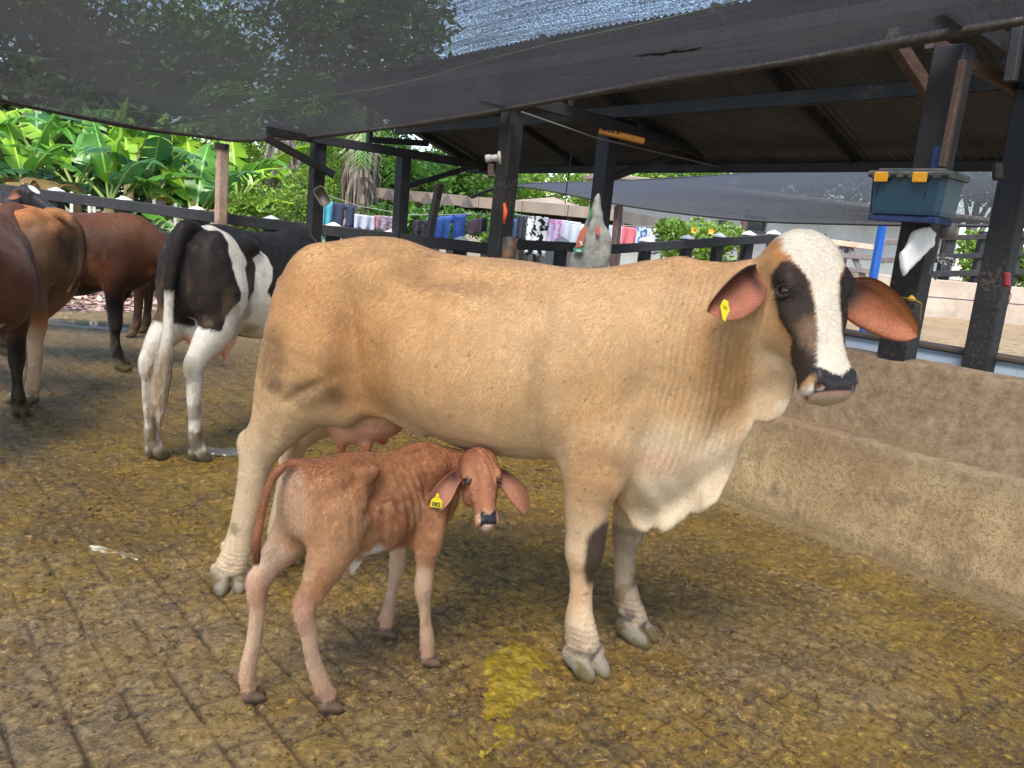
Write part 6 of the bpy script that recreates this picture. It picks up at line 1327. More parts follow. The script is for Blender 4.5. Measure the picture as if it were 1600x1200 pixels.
# ------------------------------------------------------------------ walls and buildings behind
def walls():
    # low painted wall right behind the trough, pen floor and the far whitewashed wall
    o = MB().box((6.10, 3.0, 0.45), (0.16, 12.0, 0.94), bev=0.01).build('low_wall', M['blue_wall']); tag(o, 'pale blue painted low wall behind the trough, between the shed posts', 'wall')
    MB().box((6.09, 3.0, 0.935), (0.20, 12.0, 0.035), bev=0.008).build('coping', plain('dark_coping', lin((70, 58, 50)), 0.8, bump=0.4, var=0.4, scale=12), o)
    g = MB(); nx = 36; P = []
    for i in range(nx):
        row = []
        for j in range(30):
            x = 6.18 + (19 - 6.18) * i / (nx - 1); y = -7 + 14.8 * j / 29; row.append(Vector((x, y, 0.56 + 0.03 * float(fbm(np.array([x * 1.3]), np.array([y * 1.3]), 0, 4)[0]))))
        P.append(row)
    o = g.grid(P).build('pen_floor', M['pen'], None, True); tag(o, kind='structure')
    a = at(1180, 497, 15.6); b = at(1700, 509, 15.6); a.z = b.z = 0; d = (b - a).normalized(); n = Vector((d.y, -d.x, 0))
    if n.dot(C_POS - a) < 0: n = -n
    c = (a + b) / 2; zt = at(1480, 438, 15.6).z
    o = MB().box((c.x, c.y, zt / 2), ((b - a).length, 0.2, zt), (d, n, Vector((0, 0, 1))), 0.012).build('low_wall', M['low_wall']); tag(o, 'whitewashed low wall with brown stains across the far pen', 'wall')
    wire = MB()
    for v0, v1 in ((470, 478), (0, 0)):
        if v0: wire.tube([at(1340, 455, 15.2), at(1480, 466, 15.2), at(1620, 478, 15.2)], 0.012, 5)
    tag(wire.build('wire', plain('fence_wire', (0.05, 0.05, 0.05), 0.6)), 'thin wire strung along the whitewashed wall of the far pen', 'wire')
    # white house
    root = empty('white_house', tuple(at(1200, 440, 21))); o = root.location.copy(); tag(root, 'long white farmhouse partly hidden behind the laundry and the shade net', 'house')
    P0 = at(940, 330, 18.5); P1 = at(1400, 330, 20.5); P2 = at(1506, 330, 21); d = (P2 - P0); d.z = 0; L = d.length; d.normalize(); n = Vector((d.y, -d.x, 0)); n = n if n.dot(C_POS - P0) > 0 else -n
    m = MB().box((P0 + P2) / 2 * 1.0 - o + Vector((0, 0, -(P0.z + P2.z) / 2 + 1.35)) - n * 0.12, (L, 0.24, 2.8), (d, n, Vector((0, 0, 1))), 0.02); m.build('wall', M['white_wall'], root)
    m = MB().box((P0 + P2) / 2 - o + Vector((0, 0, -(P0.z + P2.z) / 2 + 2.82)) + n * 0.25, (L + 0.8, 1.4, 0.10), (d, n, Vector((0, 0, 1))), 0.02); m.build('roof', M['fibre_cement'], root)
    for u0, u1, v0, v1 in ((1165, 1198, 340, 362), (1020, 1046, 346, 372), (1118, 1128, 346, 372)):
        q = at((u0 + u1) / 2, (v0 + v1) / 2, 19.5); t = (q - P0).dot(d); c = P0 + d * t; c.z = q.z; w = (u1 - u0) / 1256 * 19.5; h = (v1 - v0) / 1256 * 19.5
        f = MB(); ax = (d, n, Vector((0, 0, 1)))
        for s_ in (-1, 1): f.box(c - o + n * 0.03 + d * (w / 2 * s_), (0.06, 0.06, h), ax); f.box(c - o + n * 0.03 + Vector((0, 0, h / 2 * s_)), (w + 0.06, 0.07, 0.06), ax)
        fr = f.build('window', M['grey_wood'], root); MB().box(c - o + n * 0.012, (w - 0.06, 0.02, h - 0.06), ax).build('pane', plain('dark_window', (0.03, 0.035, 0.04), 0.15), fr)
    # lean-to of pale sheets left of it
    root = empty('lean_to', tuple(at(880, 350, 17))); o = root.location.copy(); tag(root, 'low lean-to with pale roofing sheets behind the laundry', 'shed')
    a, b = at(838, 348, 17), at(945, 338, 18); rr = (b - a); rr.z = 0; rr.normalize(); bk = Vector((-rr.y, rr.x, 0)); bk = bk if bk.dot(C_FWD) > 0 else -bk
    for k in range(4):
        p = a.lerp(b, k / 4); q = a.lerp(b, (k + 1.05) / 4); MB().add([p - o, q - o, q - o + bk * 2 + Vector((0, 0, 0.35)), p - o + bk * 2 + Vector((0, 0, 0.35)), p - o + Vector((0, 0, .03)), q - o + Vector((0, 0, .03)), q - o + bk * 2 + Vector((0, 0, 0.38)), p - o + bk * 2 + Vector((0, 0, 0.38))], [(0, 1, 2, 3), (7, 6, 5, 4), (0, 4, 5, 1), (1, 5, 6, 2), (2, 6, 7, 3), (3, 7, 4, 0)]).build('roof_sheet', M['fibre_cement'], root)
    for k in (0.05, 0.5, 0.95): p = a.lerp(b, k) - o; MB().beam(Vector((p.x, p.y, -o.z)), p, 0.12, 0.12, (1, 0, 0)).build('post', M['grey_wood'], root)
    MB().box(a.lerp(b, .5) - o + bk * 1.6 + Vector((0, 0, -1.1)), ((b - a).length, 0.15, 2.2), (rr, bk, Vector((0, 0, 1)))).build('wall', M['white_wall'], root)
    # long low shelter with a thick pale roof edge
    root = empty('open_shelter', tuple(at(670, 320, 15.5))); o = root.location.copy(); tag(root, 'long low shelter with a pale ribbed roof edge behind the washing line', 'shed')
    a, b = at(566, 291, 16.5), at(965, 327, 14.0); dd = (b - a); rr = Vector((dd.x, dd.y, 0)).normalized(); bk = Vector((-rr.y, rr.x, 0)); bk = bk if bk.dot(C_FWD) > 0 else -bk; h = 0.20
    nseg = 6
    for k in range(nseg):
        p = a.lerp(b, k / nseg) - o; q = a.lerp(b, (k + 0.985) / nseg) - o; up = Vector((0, 0, h)); m = MB()
        m.add([p, q, q + up * 0 + bk * 0.02, p + bk * 0.02, p - up, q - up, q - up + bk * 2.6 + Vector((0, 0, -.08)), p - up + bk * 2.6 + Vector((0, 0, -.08)), q + bk * 2.6 + Vector((0, 0, -.02)), p + bk * 2.6 + Vector((0, 0, -.02))],
              [(0, 4, 5, 1), (4, 7, 6, 5), (0, 1, 8, 9), (7, 9, 8, 6), (0, 9, 7, 4), (1, 5, 6, 8)]); m.build('roof_panel', M['fibre_cement'], root)
        if k < 3:
            for t in (0.25, 0.75):
                c = p.lerp(q, t) - bk * 0.03; MB().add([c + Vector((0, 0, 0.0)), c + rr * 0.16 - up * 1.1, c - rr * 0.16 - up * 1.1, c + bk * 0.03, c + rr * 0.16 - up * 1.1 + bk * 0.03, c - rr * 0.16 - up * 1.1 + bk * 0.03], [(0, 2, 1), (3, 4, 5), (0, 1, 4, 3), (1, 2, 5, 4), (2, 0, 3, 5)]).build('rib_end', M['grey_wood'], root)
    MB().beam(a.lerp(b, 0.28) - o - Vector((0, 0, h + 0.05)) + bk * 0.3, b - o - Vector((0, 0, h + 0.05)) + bk * 0.3, 0.1, 0.13).build('beam', M['black_wood'], root)
    for k in (0.3, 0.51, 0.66, 0.82, 0.99): p = a.lerp(b, k) - o - Vector((0, 0, h)) + bk * 0.3; MB().beam(Vector((p.x, p.y, -o.z)), p, 0.14, 0.14, (1, 0, 0)).build('post', M['grey_wood'], root)
# ------------------------------------------------------------------ things on and round the shed
def hang_cloth(name, u0, u1, vt, vb, dist, mat, label, cat='cloth', folds=4, depth=0.05, sag=0.0, notch=None, skew=0, uvd=None):
    """a cloth hanging from the line between two points of the line"""
    nx, nz = 22, 9; a = at(u0, vt[0], dist[0]); b = at(u1, vt[1], dist[1]); drop = [(vb[0] - vt[0]) / 1256 * dist[0], (vb[1] - vt[1]) / 1256 * dist[1]]
    r = (b - a); r.z = 0; r.normalize(); n = Vector((-r.y, r.x, 0)); o = a.copy(); V = []; rs = random.random() * 10
    for k in range(nz):
        for i in range(nx):
            t = i / (nx - 1); s_ = k / (nz - 1); p = a.lerp(b, t); d = drop[0] * (1 - t) + drop[1] * t
            z = -d * s_ - sag * math.sin(math.pi * t) * (1 - s_ * 0.3) + 0.015 * math.sin(t * 17 + rs) * s_
            if notch and s_ > notch[1] and abs(t - notch[0]) < 0.06: z = -d * notch[1]
            V.append(p + Vector((0, 0, z)) + n * (depth * math.sin(t * folds * 6.283 + rs + s_ * 0.9) * (0.25 + 0.75 * s_)) + r * (skew * s_) - o)
    F_ = [(k * nx + i, k * nx + i + 1, (k + 1) * nx + i + 1, (k + 1) * nx + i) for k in range(nz - 1) for i in range(nx - 1) if not (notch and (k + 0.5) / (nz - 1) > notch[1] and abs((i + 0.5) / (nx - 1) - notch[0]) < 0.05)]
    me = mesh(name, V, F_, True); ob = link(name, me, mat); ob.location = o
    sm = ob.modifiers.new('thickness', 'SOLIDIFY'); sm.thickness = 0.006
    tag(ob, label, cat, None); return ob

def laundry():
    random.seed(11)
    ln = MB(); pts = [at(498, 300, 11.6), at(560, 322, 12.0), at(640, 336, 12.3), at(720, 335, 12.4), at(800, 334, 12.4), at(900, 350, 12.8), at(1010, 354, 13.2), at(1062, 352, 13.6)]
    ln.tube(pts, 0.006, 5); tag(ln.build('washing_line', plain('line_cord', (0.3, 0.3, 0.3), 0.7)), 'thin washing line carrying the laundry behind the fence', 'washing line')
    c = lambda r, g, b: lin((r, g, b))
    D = [('towel', 506, 520, (312, 315), (372, 376), m_cloth('turquoise', c(70, 160, 190), c(110, 190, 200)), 'turquoise towel hanging beside the black shed post', 'towel', 2),
         ('jeans', 520, 555, (315, 322), (352, 356), m_cloth('dark_denim', c(50, 60, 88), c(64, 74, 100)), 'dark navy jeans hanging left on the washing line', 'jeans', 3),
         ('sheet', 554, 586, (334, 338), (356, 360), m_cloth('white_cotton', c(214, 220, 238)), 'white sheet hanging right of the dark jeans', 'sheet', 3),
         ('towel', 584, 591, (336, 337), (356, 357), m_cloth('pink_cotton', c(236, 150, 170)), 'narrow pink towel hanging between the white sheet and the patterned one', 'towel', 1),
         ('sheet', 590, 631, (336, 340), (360, 366), m_cloth('lilac_print', c(206, 190, 206), c(160, 140, 156), 'check', 26), 'lilac patterned sheet hanging left of the black post', 'sheet', 4),
         ('towel', 645, 668, (343, 344), (368, 368), m_cloth('grey_print', c(86, 80, 90), c(50, 46, 56), 'blotch', 30), 'dark grey towel hanging right of the black post', 'towel', 3),
         ('shirt', 668, 675, (342, 342), (362, 362), m_cloth('pale_grey', c(170, 166, 172)), 'light grey shirt next to the blue jeans', 'shirt', 2),
         ('jeans', 677, 729, (340, 333), (388, 388), m_cloth('blue_denim', c(44, 84, 168), c(84, 120, 196), None), 'bright blue jeans hanging upside down on the washing line', 'jeans', 5),
         ('cloth', 730, 754, (345, 339), (366, 364), m_cloth('mauve_cloth', c(130, 108, 110), c(112, 92, 94)), 'mauve brown cloth pegged right of the bright blue jeans', 'cloth', 2),
         ('shirt', 753, 762, (340, 340), (362, 362), m_cloth('navy', c(32, 38, 56)), 'narrow navy shirt beside the mauve cloth', 'shirt', 2),
         ('trousers', 797, 808, (340, 342), (388, 390), m_cloth('dark_blue', c(40, 60, 90), c(70, 110, 160)), 'dark blue trousers just right of the thick black post', 'trousers', 2),
         ('shirt', 808, 823, (334, 338), (372, 376), m_cloth('charcoal', c(58, 60, 72)), 'charcoal shirt hanging left of the black and white blanket', 'shirt', 3),
         ('blanket', 825, 858, (336, 340), (398, 400), m_cloth('black_white_print', c(226, 226, 226), c(30, 30, 34), 'blotch', 11), 'black and white patterned blanket on the washing line', 'blanket', 4),
         ('sheet', 858, 881, (342, 344), (386, 392), m_cloth('pink_violet_print', c(232, 214, 236), c(220, 150, 200), 'blotch', 7), 'pale sheet with pink and violet print beside the patterned blanket', 'sheet', 3),
         ('towel', 869, 884, (372, 372), (412, 412), m_cloth('hot_pink', c(240, 90, 140), c(250, 150, 180), 'blotch', 12), 'hot pink towel hanging low behind the dark fence', 'towel', 2),
         ('sheet', 880, 908, (344, 348), (392, 394), m_cloth('white_linen', c(228, 232, 242)), 'large white sheet left of the hanging feed sack', 'sheet', 3),
         ('sheet', 947, 972, (352, 354), (382, 382), m_cloth('bluish_white', c(214, 218, 240)), 'bluish white sheet right of the hanging feed sack', 'sheet', 3),
         ('towel', 972, 994, (354, 356), (382, 384), m_cloth('coral', c(238, 128, 136), c(226, 110, 120)), 'coral red towel on the right part of the washing line', 'towel', 2),
         ('shirt', 994, 1013, (354, 356), (382, 386), m_cloth('blue_print', c(200, 214, 232), c(70, 110, 170), 'blotch', 14), 'blue and white patterned shirt right of the coral towel', 'shirt', 2),
         ('sheet', 1012, 1060, (357, 358), (396, 398), m_cloth('white_striped', c(226, 226, 236), c(206, 208, 222), 'lines', 8), 'white striped sheet reaching behind the green bush', 'sheet', 4)]
    for (nm, u0, u1, vt, vb, mt, lb, ct, fl) in D:
        d0 = 11.6 + (u0 - 498) / 560 * 2.0; d1 = 11.6 + (u1 - 498) / 560 * 2.0
        hang_cloth(nm, u0, u1, vt, vb, (d0 + .05, d1 + .05), mt, lb, ct, folds=fl * 0.7, depth=0.022, notch=(0.55, 0.3) if ct in ('jeans', 'trousers') else None)
    p = MB().beam(at(687, 288, 11.3), at(664, 400, 11.3) + (at(664, 400, 11.3) - at(687, 288, 11.3)) * 0.9, 0.11, 0.09, (1, 0, 0), 0.01); tag(p.build('line_prop', M['brown_wood']), 'leaning grey brown pole propping up the washing line', 'pole')
    p = MB().beam(at(967, 322, 11.6), at(958, 420, 11.6), 0.10, 0.10, (1, 0, 0), 0.01); tag(p.build('line_post', M['brown_wood']), 'brown post right of the hanging feed sack, two tones', 'post')
    p = MB().beam(at(1163, 345, 13.6), at(1154, 430, 13.6), 0.09, 0.09, (1, 0, 0), 0.01); tag(p.build('line_post', M['brown_wood']), 'thin brown post right of the green bush with orange flowers', 'post')

def shed_things():
    # storage box on a blue bracket
    X0, X1, Y0, Y1, Z0, Z1 = 4.29, 4.54, 1.79, 2.185, 1.745, 1.965
    root = empty('storage_box', ((X0 + X1) / 2, (Y0 + Y1) / 2, Z0)); o = root.location.copy(); tag(root, 'dark teal plastic storage box with two yellow latches on the black post', 'box')
    teal = plain('teal_plastic', lin((20, 58, 80)), 0.45, bump=0.1, scale=8, var=0.12); g = NT('dusty_lid'); g.col(g.mix(g.rng(g.noise(12, 4), 0.4, 0.6), lin((50, 62, 64)), lin((84, 80, 72)))); g.rough(0.7)
    m = MB(); cx, cy = 0, 0; hx, hy = (X1 - X0) / 2, (Y1 - Y0) / 2
    V = []
    for z, k in ((0, 0.92), (0.02, 0.94), (0.17, 0.98), (0.185, 1.0)):
        for i, j in ((-1, -1), (1, -1), (1, 1), (-1, 1)):
            for c in ((0, 1), (1, 0)):
                e = 0.025; V.append((i * (hx * k - (e if (c[0] == (i * j > 0)) else 0)), j * (hy * k - (e if (c[1] == (i * j > 0)) else 0)), z))
    K = 8; m.add(V, [tuple(range(K - 1, -1, -1)), tuple(range(3 * K, 4 * K))] + [(r * K + i, r * K + (i + 1) % K, (r + 1) * K + (i + 1) % K, (r + 1) * K + i) for r in range(3) for i in range(K)]); m.build('tub', teal, root)
    l = MB().box((0, 0, 0.203), (2 * hx + 0.03, 2 * hy + 0.03, 0.034), bev=0.012); l.box((0, 0, 0.226), (2 * hx - 0.04, 2 * hy - 0.05, 0.018), bev=0.008)
    for k in range(6): l.box((-hx - 0.016, -hy + 0.04 + k * (2 * hy - 0.08) / 5, 0.196), (0.008, 0.035, 0.024))
    lid = l.build('lid', g.m, root)
    ylw = plain('yellow_latch_plastic', lin((226, 160, 30)), 0.5, bump=0.3, scale=60, var=0.25)
    for y in (0.125, -0.075):
        la = MB().box((-hx - 0.024, y, 0.185), (0.012, 0.070, 0.050), (Vector((1, 0, 0.12)).normalized(), Vector((0, 1, 0)), Vector((-0.12, 0, 1)).normalized()), 0.004); la.build('latch', ylw, root)
    for y in (0.145, -0.11): MB().tube([Vector((-hx - 0.006, y, 0.15)), Vector((-hx + 0.006, y + 0.008, 0.07)), Vector((-hx + 0.02, y + 0.01, 0.0))], 0.002, 4).build('cord', M['ink'], root)
    t = MB().box((0, 0, 0.10), (0.001, 0.001, 0.001)) 
    sh = MB(); sh.box((X0 + 0.03, (Y0 + Y1) / 2, Z0 - 0.022), (0.03, Y1 - Y0 - 0.04, 0.032), bev=0.004); sh.box(((X0 + X1) / 2, (Y0 + Y1) / 2, Z0 - 0.006), (X1 - X0 - 0.08, Y1 - Y0 - 0.06, 0.010)); sh.box(((X0 + X1) / 2, Y0 + 0.05, Z0 - 0.022), (X1 - X0, 0.03, 0.03), bev=0.004)
    tag(sh.build('shelf_bracket', M['blue_wood']), 'narrow blue shelf bracket under the teal storage box', 'shelf')
    # float switch / grey can behind the box
    can = MB().tube([Vector((4.60, 1.86, 1.73)), Vector((4.60, 1.86, 1.725)), Vector((4.60, 1.86, 1.65)), Vector((4.60, 1.86, 1.645))], [0.03, 0.04, 0.04, 0.03], 14); tag(can.build('small_can', plain('grey_can', lin((92, 88, 86)), 0.5, bump=0.2), None, True), 'small grey can hanging under the right end of the teal box', 'can')
    # white plastic sack tied to the post
    sack('plastic_sack', 'crumpled white plastic sack hanging on the black post under the teal box', plain('white_sack_plastic', lin((222, 218, 214)), 0.35, var=0.05, bump=0.15), 'sack',
         [(1452, 355), (1462, 366), (1459, 384), (1446, 398), (1430, 412), (1412, 432), (1406, 420), (1404, 402), (1409, 390), (1418, 378), (1424, 364), (1436, 356)], 4.25, 0.022, 0.010)
    # patterned strip and wires
    w = MB(); w.tube([at(1472, 345, 4.5), at(1468, 380, 4.45), at(1459, 410, 4.4), at(1452, 428, 4.38), at(1462, 437, 4.4), at(1470, 425, 4.45), at(1474, 400, 4.5)], 0.004, 5); w.tube([at(1480, 360, 4.5), at(1472, 392, 4.55), at(1478, 410, 4.55)], 0.003, 5)
    tag(w.build('wire_loop', plain('grey_wire', (0.12, 0.12, 0.12), 0.5)), 'grey wire looped on the black post beside the white sack', 'wire')
    st = MB().add([at(1458, 398, 4.6), at(1495, 404, 4.6), at(1491, 417, 4.6), at(1456, 409, 4.6), at(1458, 398, 4.615), at(1495, 404, 4.615), at(1491, 417, 4.615), at(1456, 409, 4.615)], [(0, 1, 2, 3), (7, 6, 5, 4), (0, 4, 5, 1), (1, 5, 6, 2), (2, 6, 7, 3), (3, 7, 4, 0)])
    tag(st.build('patterned_strip', m_cloth('speckled_strip', (0.02, 0.02, 0.02), (0.5, 0.45, 0.45), 'blotch', 90)), 'speckled dark strip fixed right of the wire loop', 'strip')
    k = MB().tube([at(1419, 467, 4.33), at(1424, 466, 4.30), at(1429, 468, 4.33)], [0.008, 0.018, 0.009], 8); k.tube([at(1400, 464, 4.5), at(1424, 466, 4.34), at(1440, 474, 4.4), at(1438, 500, 4.42)], 0.0025, 5); tag(k.build('knotted_cord', plain('yellow_cord', lin((206, 160, 50)), 0.8, bump=0.5), None, True), 'yellow knot of cord tied round the black post near the ear', 'cord')
    # rusty bracket and red handle on the right post
    b = MB().box(at(1559, 268, 5.05), (0.05, 0.07, 0.10), (C_RIGHT, C_FWD, C_UP), 0.015); tag(b.build('hinge_block', plain('rusty_iron', (0.03, 0.02, 0.018), 0.7, bump=0.4)), 'dark rusty hinge block on the left side of the rightmost post', 'hinge')
    b = MB().box(at(1573, 437, 5.0), (0.035, 0.04, 0.085), (C_RIGHT, C_FWD, C_UP), 0.01); b.tube([at(1575, 446, 5.0), at(1580, 462, 5.0), at(1574, 478, 5.0)], 0.003, 5); tag(b.build('red_handle', plain('dark_red_plastic', lin((112, 20, 26)), 0.5)), 'dark red handle with a thin cord on the rightmost post', 'handle')
    # printed feed sack on the middle post
    fs = sack('feed_sack', 'tall grey woven feed sack with orange and green print hanging on the post', m_sack(), 'sack', [(937, 300), (941, 330), (945, 352), (952, 362), (958, 378), (955, 398), (950, 422), (900, 428), (884, 424), (892, 400), (902, 376), (912, 352), (922, 330), (930, 306)], 7.25, 0.045, 0.010)
    def prnt(name, poly, colr):
        P = [at(u, v, 7.165) for u, v in poly]; k = len(P); V = P + [p + C_FWD * 0.012 for p in P]; MB().add(V, [tuple(range(k - 1, -1, -1)), tuple(range(k, 2 * k))] + [(i, (i + 1) % k, k + (i + 1) % k, k + i) for i in range(k)]).build(name, plain(name, colr, 0.7, var=0.2, scale=20), None).parent = fs
        bpy.data.objects[name].matrix_parent_inverse = fs.matrix_world.inverted() if False else Matrix.Translation(-fs.location)
    prnt('orange_print', [(914, 352), (916, 362), (913, 376), (908, 387), (900, 385), (902, 372), (908, 358)], lin((150, 78, 52))); prnt('red_print', [(935, 352), (938, 360), (935, 369), (931, 364), (931, 356)], lin((150, 70, 54)))
    prnt('green_band', [(896, 387), (912, 388), (912, 393), (905, 396), (896, 393)], lin((40, 116, 86))); prnt('green_corner', [(926, 320), (926, 330), (920, 343), (916, 344), (922, 330)], lin((20, 96, 56)))
    for s_, u, v, sz, cl in (('%', 908, 383, 0.05, (200, 190, 180)), ('BIA', 904, 393.5, 0.028, (190, 200, 190))):
        t = text_obj('sack_print', s_, sz, plain('sack_ink', lin(cl), 0.7), None, at(u, v, 7.155), C_RIGHT, C_UP, -C_FWD, bold=0.001); t.parent = fs; t.matrix_parent_inverse = Matrix.Translation(-fs.location)
    # tilted basin on the left post
    root = empty('basin', tuple(at(505, 308, 9.0))); R_ = (C_RIGHT * 0.87 + C_UP * 0.5).normalized(); U_ = (C_UP * 0.87 - C_RIGHT * 0.5).normalized(); Nn = -C_FWD; tag(root, 'small grey plastic basin hanging tilted on the black shed post', 'basin')
    m = MB(); V = []
    prof = [(1.0, 0.05), (1.06, 0.055), (1.06, 0.048), (0.98, 0.044), (0.86, -0.02), (0.78, -0.035)]
    hw, hh = 0.062, 0.105
    for s_, zz in prof:
        for i in range(16):
            a = 2 * math.pi * i / 16; cx = math.copysign(abs(math.cos(a)) ** 0.5, math.cos(a)); cy = math.copysign(abs(math.sin(a)) ** 0.5, math.sin(a)); V.append(R_ * (cx * hw * s_) + U_ * (cy * hh * s_) + Nn * zz)
    m.add(V, [(r * 16 + i, r * 16 + (i + 1) % 16, (r + 1) * 16 + (i + 1) % 16, (r + 1) * 16 + i) for r in range(5) for i in range(16)] + [tuple(range(80, 96))]); ob = m.build('tub', plain('grey_basin', lin((116, 106, 98)), 0.55, bump=0.1), root, True)
    sm = ob.modifiers.new('thickness', 'SOLIDIFY'); sm.thickness = 0.004
    # insulator spool and wooden block on the thick post, orange strap
    root = empty('lamp_holder', tuple(at(772, 247, 6.85))); tag(root, 'white round lamp holder on the thick black post under the roof', 'lamp holder'); wp = plain('old_white_plastic', lin((186, 182, 172)), 0.5)
    m = MB(); c0 = at(758, 248, 6.85) - root.location; c1 = at(786, 246, 6.85) - root.location
    m.tube([c0, c0.lerp(c1, .1), c0.lerp(c1, .3), c0.lerp(c1, .34), c0.lerp(c1, .6), c0.lerp(c1, .7)], [0.028, 0.034, 0.034, 0.026, 0.030, 0.026], 14); m.build('socket', wp, root, True); MB().tube([c0.lerp(c1, .68), c0.lerp(c1, .76), c0.lerp(c1, .86), c0.lerp(c1, .9)], [0.03, 0.055, 0.055, 0.02], 16).build('rose', wp, root, True)
    b = MB().box(at(767, 267, 6.85), (0.055, 0.05, 0.11), (C_RIGHT, C_FWD, C_UP), 0.006); tag(b.build('wooden_block', M['brown_wood']), 'brown wooden block under the white lamp holder', 'block')
    b = MB(); b.tube([at(788, 318, 6.8), at(790, 332, 6.78), at(787, 350, 6.8)], [0.012, 0.020, 0.010], 8); tag(b.build('orange_strap', plain('orange_nylon', lin((214, 84, 34)), 0.6, bump=0.4), None, True), 'orange strap tied on the thick black post', 'strap')
    b = MB().tube([at(797, 371, 6.4), at(797, 372.5, 6.4), at(793, 430, 6.4)], [0.045, 0.058, 0.058], 14); g2 = NT('rusty_drum'); g2.col(g2.mix(g2.rng(g2.noise(14, 4), 0.45, 0.6), lin((62, 52, 50)), lin((116, 78, 50)))); g2.rough(0.6); tag(b.build('round_stump', g2.m, None, True), 'dark round stump top beside the thick black post', 'stump')
    # orange broom head lying on the tie beam
    root = empty('broom', tuple(at(970, 212, 7.7))); o = root.location.copy(); tag(root, 'long orange broom head resting on the roof tie beam', 'broom')
    a, b = at(936, 204, 7.75) - o, at(1007, 221, 7.75) - o; MB().beam(a, b, 0.07, 0.058, bev=0.012).build('head', plain('orange_wood', lin((190, 120, 28)), 0.6, bump=0.3), root)
    bs = MB()
    random.seed(8)
    for k in range(40):
        p = a.lerp(b, 0.06 + 0.36 * random.random()) + Vector((0, 0, 0.01)); bs.box(p - C_FWD * 0.036, (0.004, 0.004, 0.03), (C_RIGHT, C_FWD, C_UP))
    tag(bs.build('bristles', M['ink'], root), kind='stuff')
    w = MB().tube([at(815, 175, 7.0), at(930, 215, 7.6), at(1145, 266, 8.6)], 0.007, 5); tag(w.build('cable', plain('grey_cable', (0.12, 0.11, 0.10), 0.6)), 'thin grey cable sagging under the shed roof', 'cable')
    w = MB().tube([at(893, 240, 8.4), at(886, 290, 8.4), at(883, 318, 8.4)], 0.006, 5); tag(w.build('hanging_wire', M['ink']), 'short black wire hanging from the roof left of the feed sack', 'wire')
    # whitish stakes behind the left fence
    for i, (u, v0, v1, lean, lb) in enumerate(((112, 300, 345, 0, 'white stake close behind the capped post at the far left'), (142, 304, 350, -5, 'broad white stake behind the left fence under the banana leaf'), (150, 315, 352, -6, 'thin white stake leaning beside the broad white one'), (243, 312, 352, -4, 'white stake beneath the yellow banana leaf'), (274, 318, 352, 1, 'greyish white stake left of the timber post'), (190, 306, 345, 0, 'white stake between two capped posts under the banana plants'))):
        m = MB().beam(at(u, v1 + 60, 12.4), at(u + lean * 0.5, v0, 12.4), 0.055, 0.045, (1, 0, 0), 0.01); tag(m.build('stake', M['white_wall']), lb, 'stake', 'stakes behind the fence')

def m_sack():
    g = NT('woven_sack'); a = g.noise(9, 4, 0.6); b = g.noise(50, 3); g.col(g.mix(g.rng(a, 0.35, 0.65), lin((92, 92, 86)), lin((126, 124, 116)))); g.rough(0.6); g.nrm(g.bump(a, 0.6, 0.02)); return g.m

def sack(name, label, mat, cat, poly, dist, depth, crumple):
    """soft bag: outline filled and puffed up on both sides"""
    P = np.array([[(u - 800) / 1256 * dist, (600 - v) / 1256 * dist] for u, v in poly]); c0 = P.mean(0)
    lo, hi = P.min(0) - 0.03, P.max(0) + 0.03; st = (hi - lo).max() / 60; o = C_POS + C_FWD * dist + C_RIGHT * float(c0[0]) + C_UP * float(c0[1])
    F = Field(np.arange(lo[0] - c0[0], hi[0] - c0[0], st, dtype=np.float32), np.arange(-depth - 0.03, depth + 0.03, st, dtype=np.float32), np.arange(lo[1] - c0[1], hi[1] - c0[1], st, dtype=np.float32))
    F.slab(P - c0, 0, depth, 0.01, depth * 0.92); V, Q = F.mesh(); V = relax(V, Q, 3); N_ = vnormals(V, Q)
    x, y, z = V.T; V = V + N_ * ((np.abs(fbm(x * 30 + z * 6, y * 3, z * 6 - x * 8, 77, 2) - 0.5) * -2.6 + 0.3) * crumple)[:, None]
    M3 = np.array([list(C_RIGHT), list(C_FWD), list(C_UP)]); W = V @ M3; ob = link(name, mesh(name, W, Q[:, ::-1], True), mat); ob.location = o; tag(ob, label, cat); return ob
